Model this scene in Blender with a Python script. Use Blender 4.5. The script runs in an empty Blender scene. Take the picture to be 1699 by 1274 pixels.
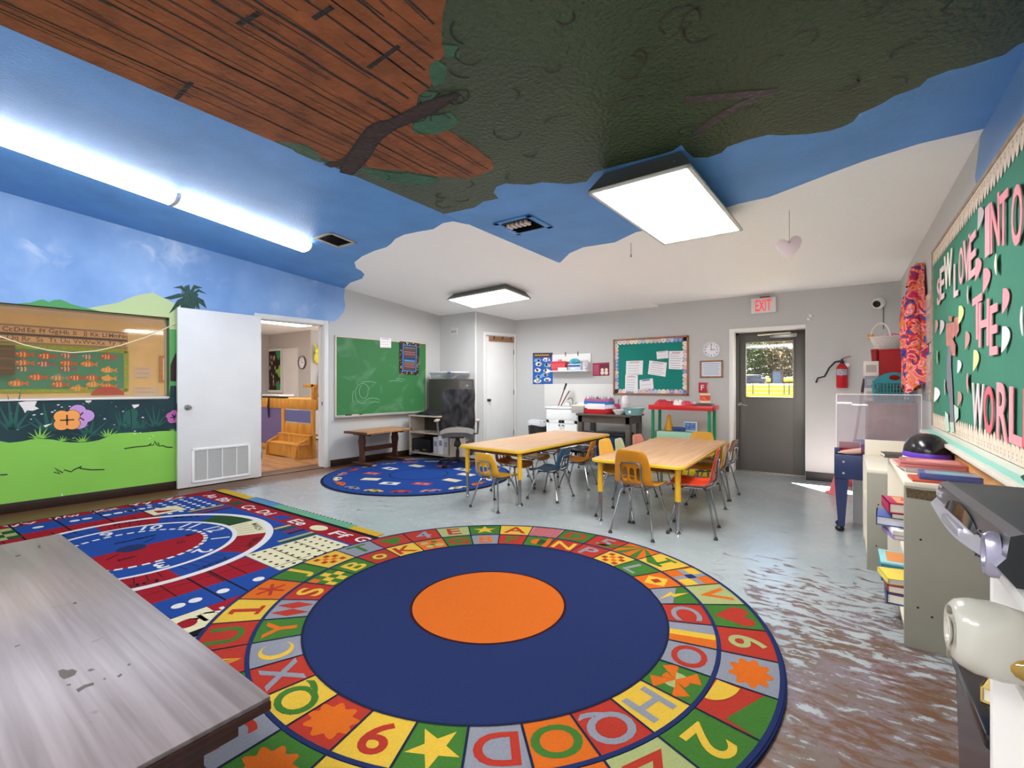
import bpy, bmesh, math, random
from math import sin, cos, pi, radians, sqrt, atan2
from mathutils import Vector, Matrix, geometry, noise

# ---------------------------------------------------------------- camera, world, sun, exposure
SC = bpy.context.scene
COL = SC.collection
YAW = radians(35.15); FPX = 781.0; CX, CY = 849.5, 637.0; EYE = 1.25
cam = bpy.data.cameras.new('camera'); camo = bpy.data.objects.new('camera', cam); COL.objects.link(camo)
camo.location = (0, 0, EYE); camo.rotation_euler = (pi/2, 0, YAW)
cam.sensor_fit = 'HORIZONTAL'; cam.sensor_width = 36; cam.lens = 36*FPX/1699; cam.clip_start = .02; cam.clip_end = 300
SC.camera = camo
vs = SC.view_settings
vs.view_transform = 'Standard'; vs.look = 'None'; vs.gamma = 1; vs.use_curve_mapping = False; vs.exposure = 0.5
W = bpy.data.worlds.new('sky'); SC.world = W; W.use_nodes = True
_n = W.node_tree.nodes; _sky = _n.new('ShaderNodeTexSky'); _sky.sky_type = 'NISHITA'
_sky.sun_elevation = radians(50); _sky.sun_rotation = radians(150); _sky.sun_disc = False
W.node_tree.links.new(_sky.outputs[0], _n['Background'].inputs[0]); _n['Background'].inputs[1].default_value = .45
sun = bpy.data.lights.new('sun', 'SUN'); suno = bpy.data.objects.new('sun', sun); COL.objects.link(suno)
sun.energy = 170; sun.angle = radians(.6); sun.color = (1, .96, .9)
suno.location = (0, 20, 20)
suno.rotation_euler = Vector((.75, -.75, -1.45)).to_track_quat('-Z', 'Y').to_euler()   # through the glass of the exit door

SC.cycles.diffuse_bounces = 10; SC.cycles.max_bounces = 16; SC.cycles.transparent_max_bounces = 16

SC.cycles.use_fast_gi = True; SC.cycles.fast_gi_method = 'ADD'          # ambient light added over the bounces to brighten ceiling and walls
W.light_settings.ao_factor = .20; W.light_settings.distance = 2.0
LAMP = 12.0           # emission of the strip lights' diffusers
LAMP_BOX = 25.0       # emission of the box lights' diffusers

# ---------------------------------------------------------------- helpers
random.seed(7)
def lin(c): return c/12.92 if c <= .04045 else ((c+.055)/1.055)**2.4
def hexc(h):
    h = h.lstrip('#'); return tuple(lin(int(h[i:i+2], 16)/255) for i in (0, 2, 4)) + (1,)
_mats = {}
def mat(name, col, rough=.5, metal=0, spec=.5, bump=None, var=None, emit=0, alpha=1, trans=0, coat=0, sheen=0):
    """Plain procedural material: colour, optional noise variation var=(scale, amount) and bump=(scale, strength)."""
    if name in _mats: return _mats[name]
    m = bpy.data.materials.new(name); m.use_nodes = True; _mats[name] = m
    nt = m.node_tree; p = nt.nodes['Principled BSDF']; L = nt.links.new
    c = hexc(col) if isinstance(col, str) else col
    p.inputs['Base Color'].default_value = c; p.inputs['Roughness'].default_value = rough
    p.inputs['Metallic'].default_value = metal; p.inputs['Specular IOR Level'].default_value = spec
    p.inputs['Alpha'].default_value = alpha; p.inputs['Transmission Weight'].default_value = trans
    p.inputs['Coat Weight'].default_value = coat; p.inputs['Sheen Weight'].default_value = sheen
    if emit:
        p.inputs['Emission Color'].default_value = c; p.inputs['Emission Strength'].default_value = emit
    tc = None
    if var or bump: tc = nt.nodes.new('ShaderNodeTexCoord')
    if var:
        t = nt.nodes.new('ShaderNodeTexNoise'); t.inputs['Scale'].default_value = var[0]; t.inputs['Detail'].default_value = 6
        L(tc.outputs['Object'], t.inputs['Vector'])
        r = nt.nodes.new('ShaderNodeValToRGB'); a = var[1]
        r.color_ramp.elements[0].position = .3; r.color_ramp.elements[1].position = .7
        r.color_ramp.elements[0].color = tuple(max(0, x*(1-a)) for x in c[:3]) + (1,)
        r.color_ramp.elements[1].color = tuple(min(1, x*(1+a)) for x in c[:3]) + (1,)
        L(t.outputs['Fac'], r.inputs[0]); L(r.outputs[0], p.inputs['Base Color'])
    if bump:
        t = nt.nodes.new('ShaderNodeTexNoise'); t.inputs['Scale'].default_value = bump[0]; t.inputs['Detail'].default_value = 5
        L(tc.outputs['Object'], t.inputs['Vector'])
        b = nt.nodes.new('ShaderNodeBump'); b.inputs['Strength'].default_value = bump[1]; b.inputs['Distance'].default_value = bump[2] if len(bump) > 2 else .01
        L(t.outputs['Fac'], b.inputs['Height']); L(b.outputs[0], p.inputs['Normal'])
    return m

def wood(name, c1, c2, rough=.45, scale=(1, 12, 12), dist=2.5, spec=.5, bump=.05):
    """Wood grain running along local x."""
    if name in _mats: return _mats[name]
    m = bpy.data.materials.new(name); m.use_nodes = True; _mats[name] = m
    nt = m.node_tree; p = nt.nodes['Principled BSDF']; L = nt.links.new
    tc = nt.nodes.new('ShaderNodeTexCoord'); mp = nt.nodes.new('ShaderNodeMapping'); mp.inputs['Scale'].default_value = scale
    t = nt.nodes.new('ShaderNodeTexNoise'); t.inputs['Scale'].default_value = 2.2; t.inputs['Detail'].default_value = 8; t.inputs['Distortion'].default_value = dist*.3
    r = nt.nodes.new('ShaderNodeValToRGB'); r.color_ramp.elements[0].position = .32; r.color_ramp.elements[1].position = .68
    r.color_ramp.elements[0].color = hexc(c1); r.color_ramp.elements[1].color = hexc(c2)
    L(tc.outputs['Object'], mp.inputs[0]); L(mp.outputs[0], t.inputs['Vector']); L(t.outputs['Fac'], r.inputs[0]); L(r.outputs[0], p.inputs['Base Color'])
    b = nt.nodes.new('ShaderNodeBump'); b.inputs['Strength'].default_value = bump; b.inputs['Distance'].default_value = .01
    L(t.outputs['Fac'], b.inputs['Height']); L(b.outputs[0], p.inputs['Normal'])
    p.inputs['Roughness'].default_value = rough; p.inputs['Specular IOR Level'].default_value = spec
    return m

def clear(name, tint='#ffffff', amount=.12, rough=.05, haze=0, hazecol='#ffffff'):
    """A thin clear sheet: see-through with a glossy skin and, if wanted, a scratched haze."""
    if name in _mats: return _mats[name]
    m = bpy.data.materials.new(name); m.use_nodes = True; _mats[name] = m
    nt = m.node_tree; N = nt.nodes; L = nt.links.new; N.remove(N['Principled BSDF']); out = N['Material Output']
    tr = N.new('ShaderNodeBsdfTransparent'); tr.inputs[0].default_value = hexc(tint)
    gl = N.new('ShaderNodeBsdfGlossy'); gl.inputs['Roughness'].default_value = rough
    lw = N.new('ShaderNodeLayerWeight'); pw = N.new('ShaderNodeMath'); pw.operation = 'POWER'; pw.inputs[1].default_value = 4
    fr = N.new('ShaderNodeMath'); fr.operation = 'MULTIPLY_ADD'; fr.inputs[1].default_value = .6; fr.inputs[2].default_value = .05
    L(lw.outputs['Facing'], pw.inputs[0]); L(pw.outputs[0], fr.inputs[0])
    mx = N.new('ShaderNodeMixShader'); L(fr.outputs[0], mx.inputs[0]); L(tr.outputs[0], mx.inputs[1]); L(gl.outputs[0], mx.inputs[2])
    last = mx
    if haze:
        df = N.new('ShaderNodeBsdfDiffuse'); df.inputs[0].default_value = hexc(hazecol)
        m2 = N.new('ShaderNodeMixShader'); m2.inputs[0].default_value = haze
        L(mx.outputs[0], m2.inputs[1]); L(df.outputs[0], m2.inputs[2]); last = m2
    L(last.outputs[0], out.inputs[0])
    return m

class Frame:
    """A flat surface seen face on: x to the right, y up, z out of the surface."""
    def __init__(s, O, U, V):
        s.O = Vector(O); s.U = Vector(U).normalized(); s.V = Vector(V).normalized(); s.N = s.U.cross(s.V)
        s.M = Matrix((( s.U.x, s.V.x, s.N.x, s.O.x), (s.U.y, s.V.y, s.N.y, s.O.y), (s.U.z, s.V.z, s.N.z, s.O.z), (0, 0, 0, 1)))
    def px(s, u, v, off=0):
        a = (u-CX)/FPX; d = Vector((a*cos(YAW)-sin(YAW), a*sin(YAW)+cos(YAW), (CY-v)/FPX))
        C = Vector((0, 0, EYE)); k = s.N.dot(s.O + off*s.N - C)/s.N.dot(d); P = C + k*d - s.O
        return (P.dot(s.U), P.dot(s.V))
    def pts(s, lst, ox=0, oy=0, sc=1, off=0): return [s.px(ox+x/sc, oy+y/sc, off) for x, y in lst]
    def at(s, x, y, z=0): return s.M @ Matrix.Translation((x, y, z))
    def rect(s, u0, v0, u1, v1, off=0):
        a = s.px(u0, v0, off); b = s.px(u1, v1, off)
        return min(a[0], b[0]), max(a[0], b[0]), min(a[1], b[1]), max(a[1], b[1])

_txt = {}
def glyph(st):
    """Triangles of a word in the built-in font: height of a capital = 1, centred on its middle."""
    if st in _txt: return _txt[st]
    cu = bpy.data.curves.new('t', 'FONT'); cu.body = st; cu.fill_mode = 'FRONT'; cu.resolution_u = 4; cu.offset = .016
    ob = bpy.data.objects.new('t', cu); COL.objects.link(ob)
    dg = bpy.context.evaluated_depsgraph_get(); me = ob.evaluated_get(dg).to_mesh()
    V = [(v.co.x, v.co.y) for v in me.vertices]; F = [tuple(p.vertices) for p in me.polygons]
    ob.evaluated_get(dg).to_mesh_clear(); bpy.data.objects.remove(ob); bpy.data.curves.remove(cu)
    xs = [v[0] for v in V]; ys = [v[1] for v in V]
    cx = (min(xs)+max(xs))/2; cy = (min(ys)+max(ys))/2; h = .69
    V = [((x-cx)/h, (y-cy)/h) for x, y in V]
    _txt[st] = (V, F, (max(xs)-min(xs))/h, (max(ys)-min(ys))/h)
    return _txt[st]

class MB:
    """Collects shapes and links them as ONE mesh object."""
    def __init__(s): s.v = []; s.f = []; s.m = []
    def add(s, V, F, m=0, T=None):
        o = len(s.v)
        s.v += [tuple(T @ Vector(p)) for p in V] if T is not None else [tuple(p) for p in V]
        s.f += [tuple(i+o for i in f) for f in F]; s.m += [m]*len(F); return s
    def addbm(s, bm, m=0, T=None):
        bm.verts.index_update(); s.add([v.co for v in bm.verts], [[v.index for v in f.verts] for f in bm.faces], m, T); bm.free(); return s
    def box(s, x0, x1, y0, y1, z0, z1, m=0, b=0, seg=2, T=None):
        bm = bmesh.new(); bmesh.ops.create_cube(bm, size=1)
        for v in bm.verts: v.co = Vector(((x0+x1)/2+v.co.x*(x1-x0), (y0+y1)/2+v.co.y*(y1-y0), (z0+z1)/2+v.co.z*(z1-z0)))
        if b: bmesh.ops.bevel(bm, geom=list(bm.edges), offset=b, segments=seg, profile=.5, affect='EDGES')
        return s.addbm(bm, m, T)
    def hexa(s, P, m=0, T=None):
        """Eight corners: bottom ring then top ring."""
        return s.add(P, [(3,2,1,0), (4,5,6,7), (0,1,5,4), (1,2,6,5), (2,3,7,6), (3,0,4,7)], m, T)
    def poly(s, pts, z=0, m=0, T=None, h=0):
        """A flat outline (any shape) at height z, or a slab of thickness h below it."""
        n = len(pts); P = [Vector((p[0], p[1], 0)) for p in pts]
        tri = geometry.tessellate_polygon([P])
        F = []
        for t in tri:
            a, b, c = (P[i] for i in t)
            F.append(tuple(t) if (b-a).cross(c-a).z > 0 else tuple(reversed(t)))
        if not h: return s.add([(p[0], p[1], z) for p in pts], F, m, T)
        area = sum(pts[i][0]*pts[(i+1)%n][1]-pts[(i+1)%n][0]*pts[i][1] for i in range(n))
        V = [(p[0], p[1], z) for p in pts] + [(p[0], p[1], z-h) for p in pts]
        F2 = F + [tuple(i+n for i in reversed(f)) for f in F]
        for i in range(n):
            j = (i+1)%n
            F2.append((i+n, j+n, j, i) if area > 0 else (i, j, j+n, i+n))
        return s.add(V, F2, m, T)
    def ring(s, r0, r1, a0=0, a1=2*pi, z=0, m=0, n=64, c=(0, 0), T=None):
        V = []; F = []
        k = max(1, int(n*(a1-a0)/(2*pi)+.999))
        for i in range(k+1):
            a = a0+(a1-a0)*i/k
            V += [(c[0]+r0*cos(a), c[1]+r0*sin(a), z), (c[0]+r1*cos(a), c[1]+r1*sin(a), z)]
        for i in range(k): F.append((2*i, 2*i+1, 2*i+3, 2*i+2))
        return s.add(V, F, m, T)
    def disc(s, r, z=0, m=0, n=48, c=(0, 0), T=None, ry=None):
        ry = ry or r
        return s.poly([(c[0]+r*cos(2*pi*i/n), c[1]+ry*sin(2*pi*i/n)) for i in range(n)], z, m, T)
    def line(s, pts, w, z=0, m=0, T=None, closed=False):
        """A flat painted stroke of width w."""
        P = [Vector((p[0], p[1])) for p in pts]; n = len(P); V = []; F = []
        for i in range(n):
            a = P[i-1] if (i or closed) else P[i]; b = P[(i+1)%n] if (i < n-1 or closed) else P[i]
            d = (b-a); d = d.normalized() if d.length > 1e-9 else Vector((1, 0)); q = Vector((-d.y, d.x))*w/2
            V += [(P[i].x-q.x, P[i].y-q.y, z), (P[i].x+q.x, P[i].y+q.y, z)]
        for i in range(n if closed else n-1):
            j = (i+1)%n; F.append((2*i, 2*j, 2*j+1, 2*i+1))
        return s.add(V, F, m, T)
    def text(s, st, c, h, z=0, m=0, rot=0, T=None, sx=1, w=None, ext=0):
        V, F, tw, th = glyph(st)
        k = sx*h if w is None else w/tw
        ca, sa = cos(rot), sin(rot)
        P = [(c[0]+x*k*ca-y*h*sa, c[1]+x*k*sa+y*h*ca, z) for x, y in V]
        return s.add(P, F, m, T)
    def tube(s, pts, r, m=0, n=8, T=None, cap=True):
        P = [Vector(p) for p in pts]; k = len(P); R = r if isinstance(r, (list, tuple)) else [r]*k
        V = []; F = []; up = None
        for i in range(k):
            d = (P[min(i+1, k-1)]-P[max(i-1, 0)]).normalized()
            if up is None:
                up = Vector((0, 0, 1)) if abs(d.z) < .9 else Vector((1, 0, 0))
            x = (up-d*up.dot(d)).normalized(); y = d.cross(x); up = x
            for j in range(n):
                a = 2*pi*j/n; V.append(P[i]+(x*cos(a)+y*sin(a))*R[i])
        for i in range(k-1):
            for j in range(n): F.append((i*n+j, i*n+(j+1)%n, (i+1)*n+(j+1)%n, (i+1)*n+j))
        if cap: F.append(tuple(reversed(range(n)))); F.append(tuple(range((k-1)*n, k*n)))
        return s.add(V, F, m, T)
    def lathe(s, prof, m=0, n=24, T=None, sx=1, sy=1):
        """prof: (radius, z) pairs from bottom to top, turned about z."""
        V = []; F = []; k = len(prof)
        for r, z in prof:
            for j in range(n): a = 2*pi*j/n; V.append((r*cos(a)*sx, r*sin(a)*sy, z))
        for i in range(k-1):
            for j in range(n): F.append((i*n+j, i*n+(j+1)%n, (i+1)*n+(j+1)%n, (i+1)*n+j))
        if prof[0][0] > 1e-6: F.append(tuple(reversed(range(n))))
        if prof[-1][0] > 1e-6: F.append(tuple(range((k-1)*n, k*n)))
        return s.add(V, F, m, T)
    def ball(s, c, rx, ry=None, rz=None, m=0, n=14, T=None):
        ry = ry or rx; rz = rz or rx; k = max(6, n//2); V = [(c[0], c[1], c[2]-rz)]; F = []
        for i in range(1, k):
            t = pi*i/k-pi/2
            for j in range(n): a = 2*pi*j/n; V.append((c[0]+rx*cos(t)*cos(a), c[1]+ry*cos(t)*sin(a), c[2]+rz*sin(t)))
        V.append((c[0], c[1], c[2]+rz)); L = len(V)-1
        for j in range(n): F.append((0, 1+(j+1)%n, 1+j))
        for i in range(k-2):
            for j in range(n): a = 1+i*n; F.append((a+j, a+(j+1)%n, a+n+(j+1)%n, a+n+j))
        a = 1+(k-2)*n
        for j in range(n): F.append((a+j, a+(j+1)%n, L))
        return s.add(V, F, m, T)
    def sheet(s, fn, nu, nv, m=0, th=0, T=None):
        """A surface fn(u, v) -> point for u, v in 0..1; th gives it thickness along its normal."""
        V = [Vector(fn(i/nu, j/nv)) for j in range(nv+1) for i in range(nu+1)]; w = nu+1
        F = [(j*w+i, j*w+i+1, (j+1)*w+i+1, (j+1)*w+i) for j in range(nv) for i in range(nu)]
        if th:
            nrm = [Vector((0, 0, 0)) for _ in V]
            for f in F:
                n = (V[f[1]]-V[f[0]]).cross(V[f[3]]-V[f[0]])
                for i in f: nrm[i] += n
            k = len(V); V2 = [v-(n.normalized() if n.length else n)*th for v, n in zip(V, nrm)]
            F2 = [tuple(i+k for i in reversed(f)) for f in F]
            rim = [i for i in range(nu+1)] + [j*w+nu for j in range(1, nv+1)] + [nv*w+i for i in range(nu-1, -1, -1)] + [j*w for j in range(nv-1, 0, -1)]
            for a in range(len(rim)):
                b = (a+1)%len(rim); F2.append((rim[a], rim[a]+k, rim[b]+k, rim[b]))
            return s.add(V+V2, F+F2, m, T)
        return s.add(V, F, m, T)
    def build(s, name, mats, parent=None, M=None, smooth=True, angle=38, label=None):
        me = bpy.data.meshes.new(name); me.from_pydata(s.v, [], s.f)
        for mm in (mats if isinstance(mats, (list, tuple)) else [mats]): me.materials.append(mm)
        for p, k in zip(me.polygons, s.m): p.material_index = k
        if smooth:
            me.polygons.foreach_set('use_smooth', [True]*len(me.polygons)); me.set_sharp_from_angle(angle=radians(angle))
        me.update()
        o = bpy.data.objects.new(name, me); COL.objects.link(o)
        if parent is not None: o.parent = parent
        if M is not None: o.matrix_local = M
        if label: o['label'] = label
        return o

def tag(o, label, cat, group=None, kind=None):
    if label: o['label'] = label
    if cat: o['category'] = cat
    if group: o['group'] = group
    if kind: o['kind'] = kind
    return o
def thing(name, label, cat, M=None, group=None):
    o = bpy.data.objects.new(name, None); COL.objects.link(o); o.empty_display_size = .1
    if M is not None: o.matrix_world = M if isinstance(M, Matrix) else Matrix.Translation(M)
    return tag(o, label, cat, group)
def struct(o): o['kind'] = 'structure'; return o
def sgroup(name, M=None):
    o = bpy.data.objects.new(name, None); COL.objects.link(o); o['kind'] = 'structure'
    if M is not None: o.matrix_world = M if isinstance(M, Matrix) else Matrix.Translation(M)
    return o
def copy_thing(root, M, label, group=None):
    """A copy of a thing with copies of its parts and sub-parts."""
    r = root.copy(); COL.objects.link(r); r.matrix_world = M; r['label'] = label
    if group: r['group'] = group
    for ch in root.children:
        c = ch.copy(); COL.objects.link(c); c.parent = r
        for g in ch.children:
            d = g.copy(); COL.objects.link(d); d.parent = c
    return r
def RZ(a): return Matrix.Rotation(a, 4, 'Z')
def RX(a): return Matrix.Rotation(a, 4, 'X')
def RY(a): return Matrix.Rotation(a, 4, 'Y')
def TR(x, y, z=0): return Matrix.Translation((x, y, z))

# ---------------------------------------------------------------- where things are
Y_FAR = 7.25; X_RIGHT = .555; Z_LOW = 2.48; X_STEP = -2.36; Y_NEAR = -2.6
LW0, LW1 = Vector((-6.591, .861, 0)), Vector((-6.336, 4.222, 0))
FL = Frame((0, 0, 0), (1, 0, 0), (0, 1, 0))                                    # floor
FW = Frame((0, Y_FAR, 0), (1, 0, 0), (0, 0, 1))                                # far wall
LW = Frame(LW0, LW1-LW0, (0, 0, 1))                                            # left wall, x grows towards the far wall
RW = Frame((X_RIGHT, 0, 0), (0, -1, 0), (0, 0, 1))                             # right wall, x grows towards the viewer
CL = Frame((0, 0, Z_LOW), (1, 0, 0), (0, -1, 0))                               # low ceiling, seen from below
_a = LW.px(0, 317); _b = LW.px(724, 522)
_A = LW.M @ Vector((_a[0], _a[1], 0)); _B = LW.M @ Vector((_b[0], _b[1], 0))
SLOPE = (_B.z-_A.z)/(_B.y-_A.y)
def zhi(y): return _A.z + SLOPE*(y-_A.y)                                       # the high ceiling falls towards the far wall
CH = Frame((0, 0, zhi(0)), (1, 0, 0), (0, -1, -SLOPE))                         # high ceiling, seen from below
def fl(u, v, z=0):
    f = Frame((0, 0, z), (1, 0, 0), (0, 1, 0)); return f.px(u, v)

# ---------------------------------------------------------------- materials of the room
def floor_mat():
    m = bpy.data.materials.new('worn painted concrete'); m.use_nodes = True
    nt = m.node_tree; N = nt.nodes; L = nt.links.new; p = N['Principled BSDF']
    tc = N.new('ShaderNodeTexCoord')
    def noise(sc, det=8, dist=0, vec=None):
        t = N.new('ShaderNodeTexNoise'); t.inputs['Scale'].default_value = sc; t.inputs['Detail'].default_value = det
        t.inputs['Distortion'].default_value = dist; t.inputs['Roughness'].default_value = .62
        L(vec or tc.outputs['Object'], t.inputs['Vector']); return t.outputs['Fac']
    def math_(op, a, b=None, c=None):
        n = N.new('ShaderNodeMath'); n.operation = op
        for i, x in enumerate((a, b, c)):
            if x is None: continue
            if isinstance(x, (int, float)): n.inputs[i].default_value = x
            else: L(x, n.inputs[i])
        return n.outputs[0]
    def ramp(f, a, b):
        n = N.new('ShaderNodeMapRange'); n.inputs[1].default_value = a; n.inputs[2].default_value = b; L(f, n.inputs[0]); return n.outputs[0]
    def mix(f, a, b):
        n = N.new('ShaderNodeMix'); n.data_type = 'RGBA'; L(f, n.inputs[0])
        for i, x in ((6, a), (7, b)):
            if isinstance(x, str): n.inputs[i].default_value = hexc(x)
            else: L(x, n.inputs[i])
        return n.outputs[2]
    sep = N.new('ShaderNodeSeparateXYZ'); L(tc.outputs['Object'], sep.inputs[0]); X, Y = sep.outputs[0], sep.outputs[1]
    # feet have worn the paint by the shelves (right, near) and along the left wall
    dx = math_('MULTIPLY', math_('SUBTRACT', X, .25), .9); dy = math_('MULTIPLY', math_('SUBTRACT', Y, 1.1), .50)
    d1 = math_('SQRT', math_('ADD', math_('MULTIPLY', dx, dx), math_('MULTIPLY', dy, dy)))
    w1 = ramp(d1, 1.55, .15)
    w2 = ramp(X, -5.70, -6.30)
    mp = N.new('ShaderNodeMapping'); mp.inputs['Rotation'].default_value = (0, 0, .9); mp.inputs['Scale'].default_value = (1, 2.6, 1); L(tc.outputs['Object'], mp.inputs[0])
    n1 = noise(8.5, 13, .5, mp.outputs[0]); n2 = noise(1.1, 4); n3 = noise(26, 8, .4)
    wear = math_('ADD', math_('MULTIPLY', n1, .75), math_('MULTIPLY', n3, .25))
    bias = math_('ADD', math_('MULTIPLY', w1, .27), math_('MULTIPLY', w2, .42))
    s = math_('ADD', math_('ADD', wear, bias), math_('MULTIPLY', n2, .16))
    chip = ramp(s, .66, .70)
    bare = ramp(math_('ADD', s, math_('MULTIPLY', noise(2.3, 5), .25)), .88, .96)
    paint = mix(ramp(n2, .3, .7), '#8e9697', '#a0a5a5')
    paint = mix(math_('MULTIPLY', ramp(noise(9, 6), .55, .75), .5), paint, '#7d8586')
    old = mix(ramp(noise(3.1, 6), .4, .62), '#5f5046', '#6d5f64')
    col = mix(chip, paint, old)
    col = mix(bare, col, '#5c3d27')
    L(col, p.inputs['Base Color'])
    rg = math_('ADD', math_('MULTIPLY', chip, .22), math_('MULTIPLY', noise(3, 5), .12))
    L(math_('ADD', rg, .16), p.inputs['Roughness'])
    b = N.new('ShaderNodeBump'); b.inputs['Strength'].default_value = .22; b.inputs['Distance'].default_value = .01
    L(math_('SUBTRACT', math_('MULTIPLY', noise(7, 6), .5), math_('MULTIPLY', chip, .25)), b.inputs['Height']); L(b.outputs[0], p.inputs['Normal'])
    return m

def sky_paint(name, c1, c2, cl, rough=.5, bump=(60, .1), cloud=.62):
    m = bpy.data.materials.new(name); m.use_nodes = True
    nt = m.node_tree; N = nt.nodes; L = nt.links.new; p = N['Principled BSDF']; tc = N.new('ShaderNodeTexCoord')
    def nz(s, d, dist=0):
        t = N.new('ShaderNodeTexNoise'); t.inputs['Scale'].default_value = s; t.inputs['Detail'].default_value = d; t.inputs['Distortion'].default_value = dist
        L(tc.outputs['Object'], t.inputs['Vector']); return t.outputs['Fac']
    def mix(f, a, b):
        n = N.new('ShaderNodeMix'); n.data_type = 'RGBA'; L(f, n.inputs[0])
        for i, x in ((6, a), (7, b)):
            if isinstance(x, str): n.inputs[i].default_value = hexc(x)
            else: L(x, n.inputs[i])
        return n.outputs[2]
    def rmp(f, a, b, lo=0, hi=1):
        n = N.new('ShaderNodeMapRange'); n.inputs[1].default_value = a; n.inputs[2].default_value = b
        n.inputs[3].default_value = lo; n.inputs[4].default_value = hi; L(f, n.inputs[0]); return n.outputs[0]
    base = mix(rmp(nz(1.3, 5), .35, .65), c1, c2)
    mul = N.new('ShaderNodeMath'); mul.operation = 'MULTIPLY'
    L(rmp(nz(1.1, 3), .5, .62), mul.inputs[0]); L(rmp(nz(4.5, 10, .8), .48, .75, 0, cloud), mul.inputs[1])
    L(mix(mul.outputs[0], base, cl), p.inputs['Base Color']); p.inputs['Roughness'].default_value = rough
    b = N.new('ShaderNodeBump'); b.inputs['Strength'].default_value = bump[1]; b.inputs['Distance'].default_value = .01
    L(nz(bump[0], 4), b.inputs['Height']); L(b.outputs[0], p.inputs['Normal'])
    return m

KD = (55, .6, .012)                                                                 # knock-down plaster
M_WALL = mat('grey wall paint', '#bfbebc', .55, bump=(90, .06))
M_CEILW = mat('white ceiling paint', '#f1f0ee', .5, bump=KD)
M_CBLUE = mat('blue ceiling paint', '#5a8fca', .5, spec=.35, bump=KD, var=(2.5, .10))
M_CGREEN = mat('green ceiling paint', '#34452a', .20, spec=.6, bump=(48, 1.0, .03), var=(1.5, .22))
M_CGREEN2 = mat('bright green bush paint', '#2f5a41', .33, bump=(34, .7), var=(6, .2))
M_CWOOD = mat('brown plank paint', '#7d4522', .5, bump=(34, .7), var=(7, .32))
M_CLINE = mat('black outline paint', '#1d1a17', .45, bump=(34, .6))
M_CTRUNK = mat('dark trunk paint', '#33201d', .45, bump=(34, .7), var=(14, .3))
M_CPURP = mat('purple branch paint', '#2d2433', .33, bump=(34, .7), var=(8, .3))
M_TRIM = mat('white trim paint', '#d9d7d3', .4)
M_DOORW = mat('white door paint', '#dddcda', .42, var=(3, .03))
M_BASE = mat('dark brown rubber baseboard', '#2c1c15', .35, var=(6, .25))
M_WHITE = mat('white enamel', '#e9e8e5', .35)
M_METAL = mat('brushed steel', '#b9b7b2', .3, 1)
M_CHROME = mat('chrome', '#a9a9ac', .2, 1)
M_BLACK = mat('black plastic', '#15151a', .4)
M_DARK = mat('dark gap', '#0c0b0a', .9)

# ---------------------------------------------------------------- floor and low ceiling
b = MB(); b.box(-6.75, .75, Y_NEAR-.15, 7.75, -.12, 0); struct(b.build('floor', floor_mat(), smooth=False))
def inside(p, poly):
    x, y = p; r = False; n = len(poly)
    for i in range(n):
        (x1, y1), (x2, y2) = poly[i], poly[i-1]
        if (y1 > y) != (y2 > y) and x < (x2-x1)*(y-y1)/(y2-y1)+x1: r = not r
    return r
def hatch(mb, F, poly, xs, w, z, m, y0, y1, step=.05, jit=.004, gap=0):
    """Painted strokes along y at the given x, kept inside an outline."""
    for x in xs:
        run = []
        y = y0; xx = x
        while y <= y1:
            xx += random.uniform(-jit, jit); ok = inside((xx, y), poly) and random.random() >= gap
            if ok: run.append((xx, y))
            if (not ok or y+step > y1) and run:
                if len(run) > 1: mb.line(run, w*random.uniform(.6, 1.3), z, m)
                run = []
            y += step
def wobble(pts, a, n=3):
    """Break the straight sides of an outline into a hand-painted edge."""
    out = []
    for i, p in enumerate(pts):
        q = pts[(i+1) % len(pts)]; out.append(p)
        L = sqrt((q[0]-p[0])**2+(q[1]-p[1])**2); k = min(n, int(L/.08))
        for j in range(1, k+1):
            t = j/(k+1); out.append((p[0]+(q[0]-p[0])*t+random.uniform(-a, a), p[1]+(q[1]-p[1])*t+random.uniform(-a, a)))
    return out
YT = -Y_NEAR                                    # near end of the ceilings in their own y (y runs towards the viewer)
def C7(l): return CL.pts(l)
xs_, xr_ = X_STEP, X_RIGHT
edge_green = C7([(735,355),(754,351),(787,344),(802,334),(827,329),(819,319),(824,309),(839,304),(850,305),(880,306),(900,302),(945,305),(973,301),(986,286),
  (1001,281),(1030,273),(1058,266),(1089,258),(1115,250),(1131,240),(1139,251),(1151,261),(1174,261),(1197,253),(1207,243),(1242,231),(1275,223),(1300,224),(1340,222),
  (1375,217),(1398,210),(1416,201),(1426,188),(1448,179),(1466,170),(1483,159),(1503,152),(1526,143),(1539,130),(1576,116),(1605,110),(1632,101),(1667,90),(1687,75)])
edge_blue = C7([(930,435),(945,420),(968,410),(1020,402),(1055,385),(1120,372),(1180,352),(1225,338),(1275,327),(1330,306),(1375,288.6),(1436,266),(1526,238),(1627,214.5)])
b = MB()
b.box(xs_, xr_+.12, -7.5, YT, -.10, 0, 0)
yb = edge_blue[0][1]
b.poly([(xs_, yb)] + edge_blue + [(xr_, edge_blue[-1][1]), (xr_, YT), (xs_, YT)], .0010, 1)
g0 = edge_green[0][1]
b.poly([(xs_, g0)] + edge_green + [(xr_, edge_green[-1][1]+.03), (xr_, YT), (xs_, YT)], .0016, 2)
wood_edge = C7([(733,72),(739,88),(724,105),(711,108),(718,128),(714,145),(694,158),(684,203),(691,221),(721,221),(744,216),(777,236),(817,266),(819,278),(799,289),(777,296),(726,292),(676,283),(601,276),(560,268),(533,261),(510,241),(458,233)])
wtop = C7([(735,20),(760,-60)])
wpoly = [(xs_, wood_edge[-1][1])] + list(reversed(wood_edge)) + wtop + [(wtop[-1][0], YT), (xs_, YT)]
b.poly(wobble(wpoly, .006), .0022, 3)
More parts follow.
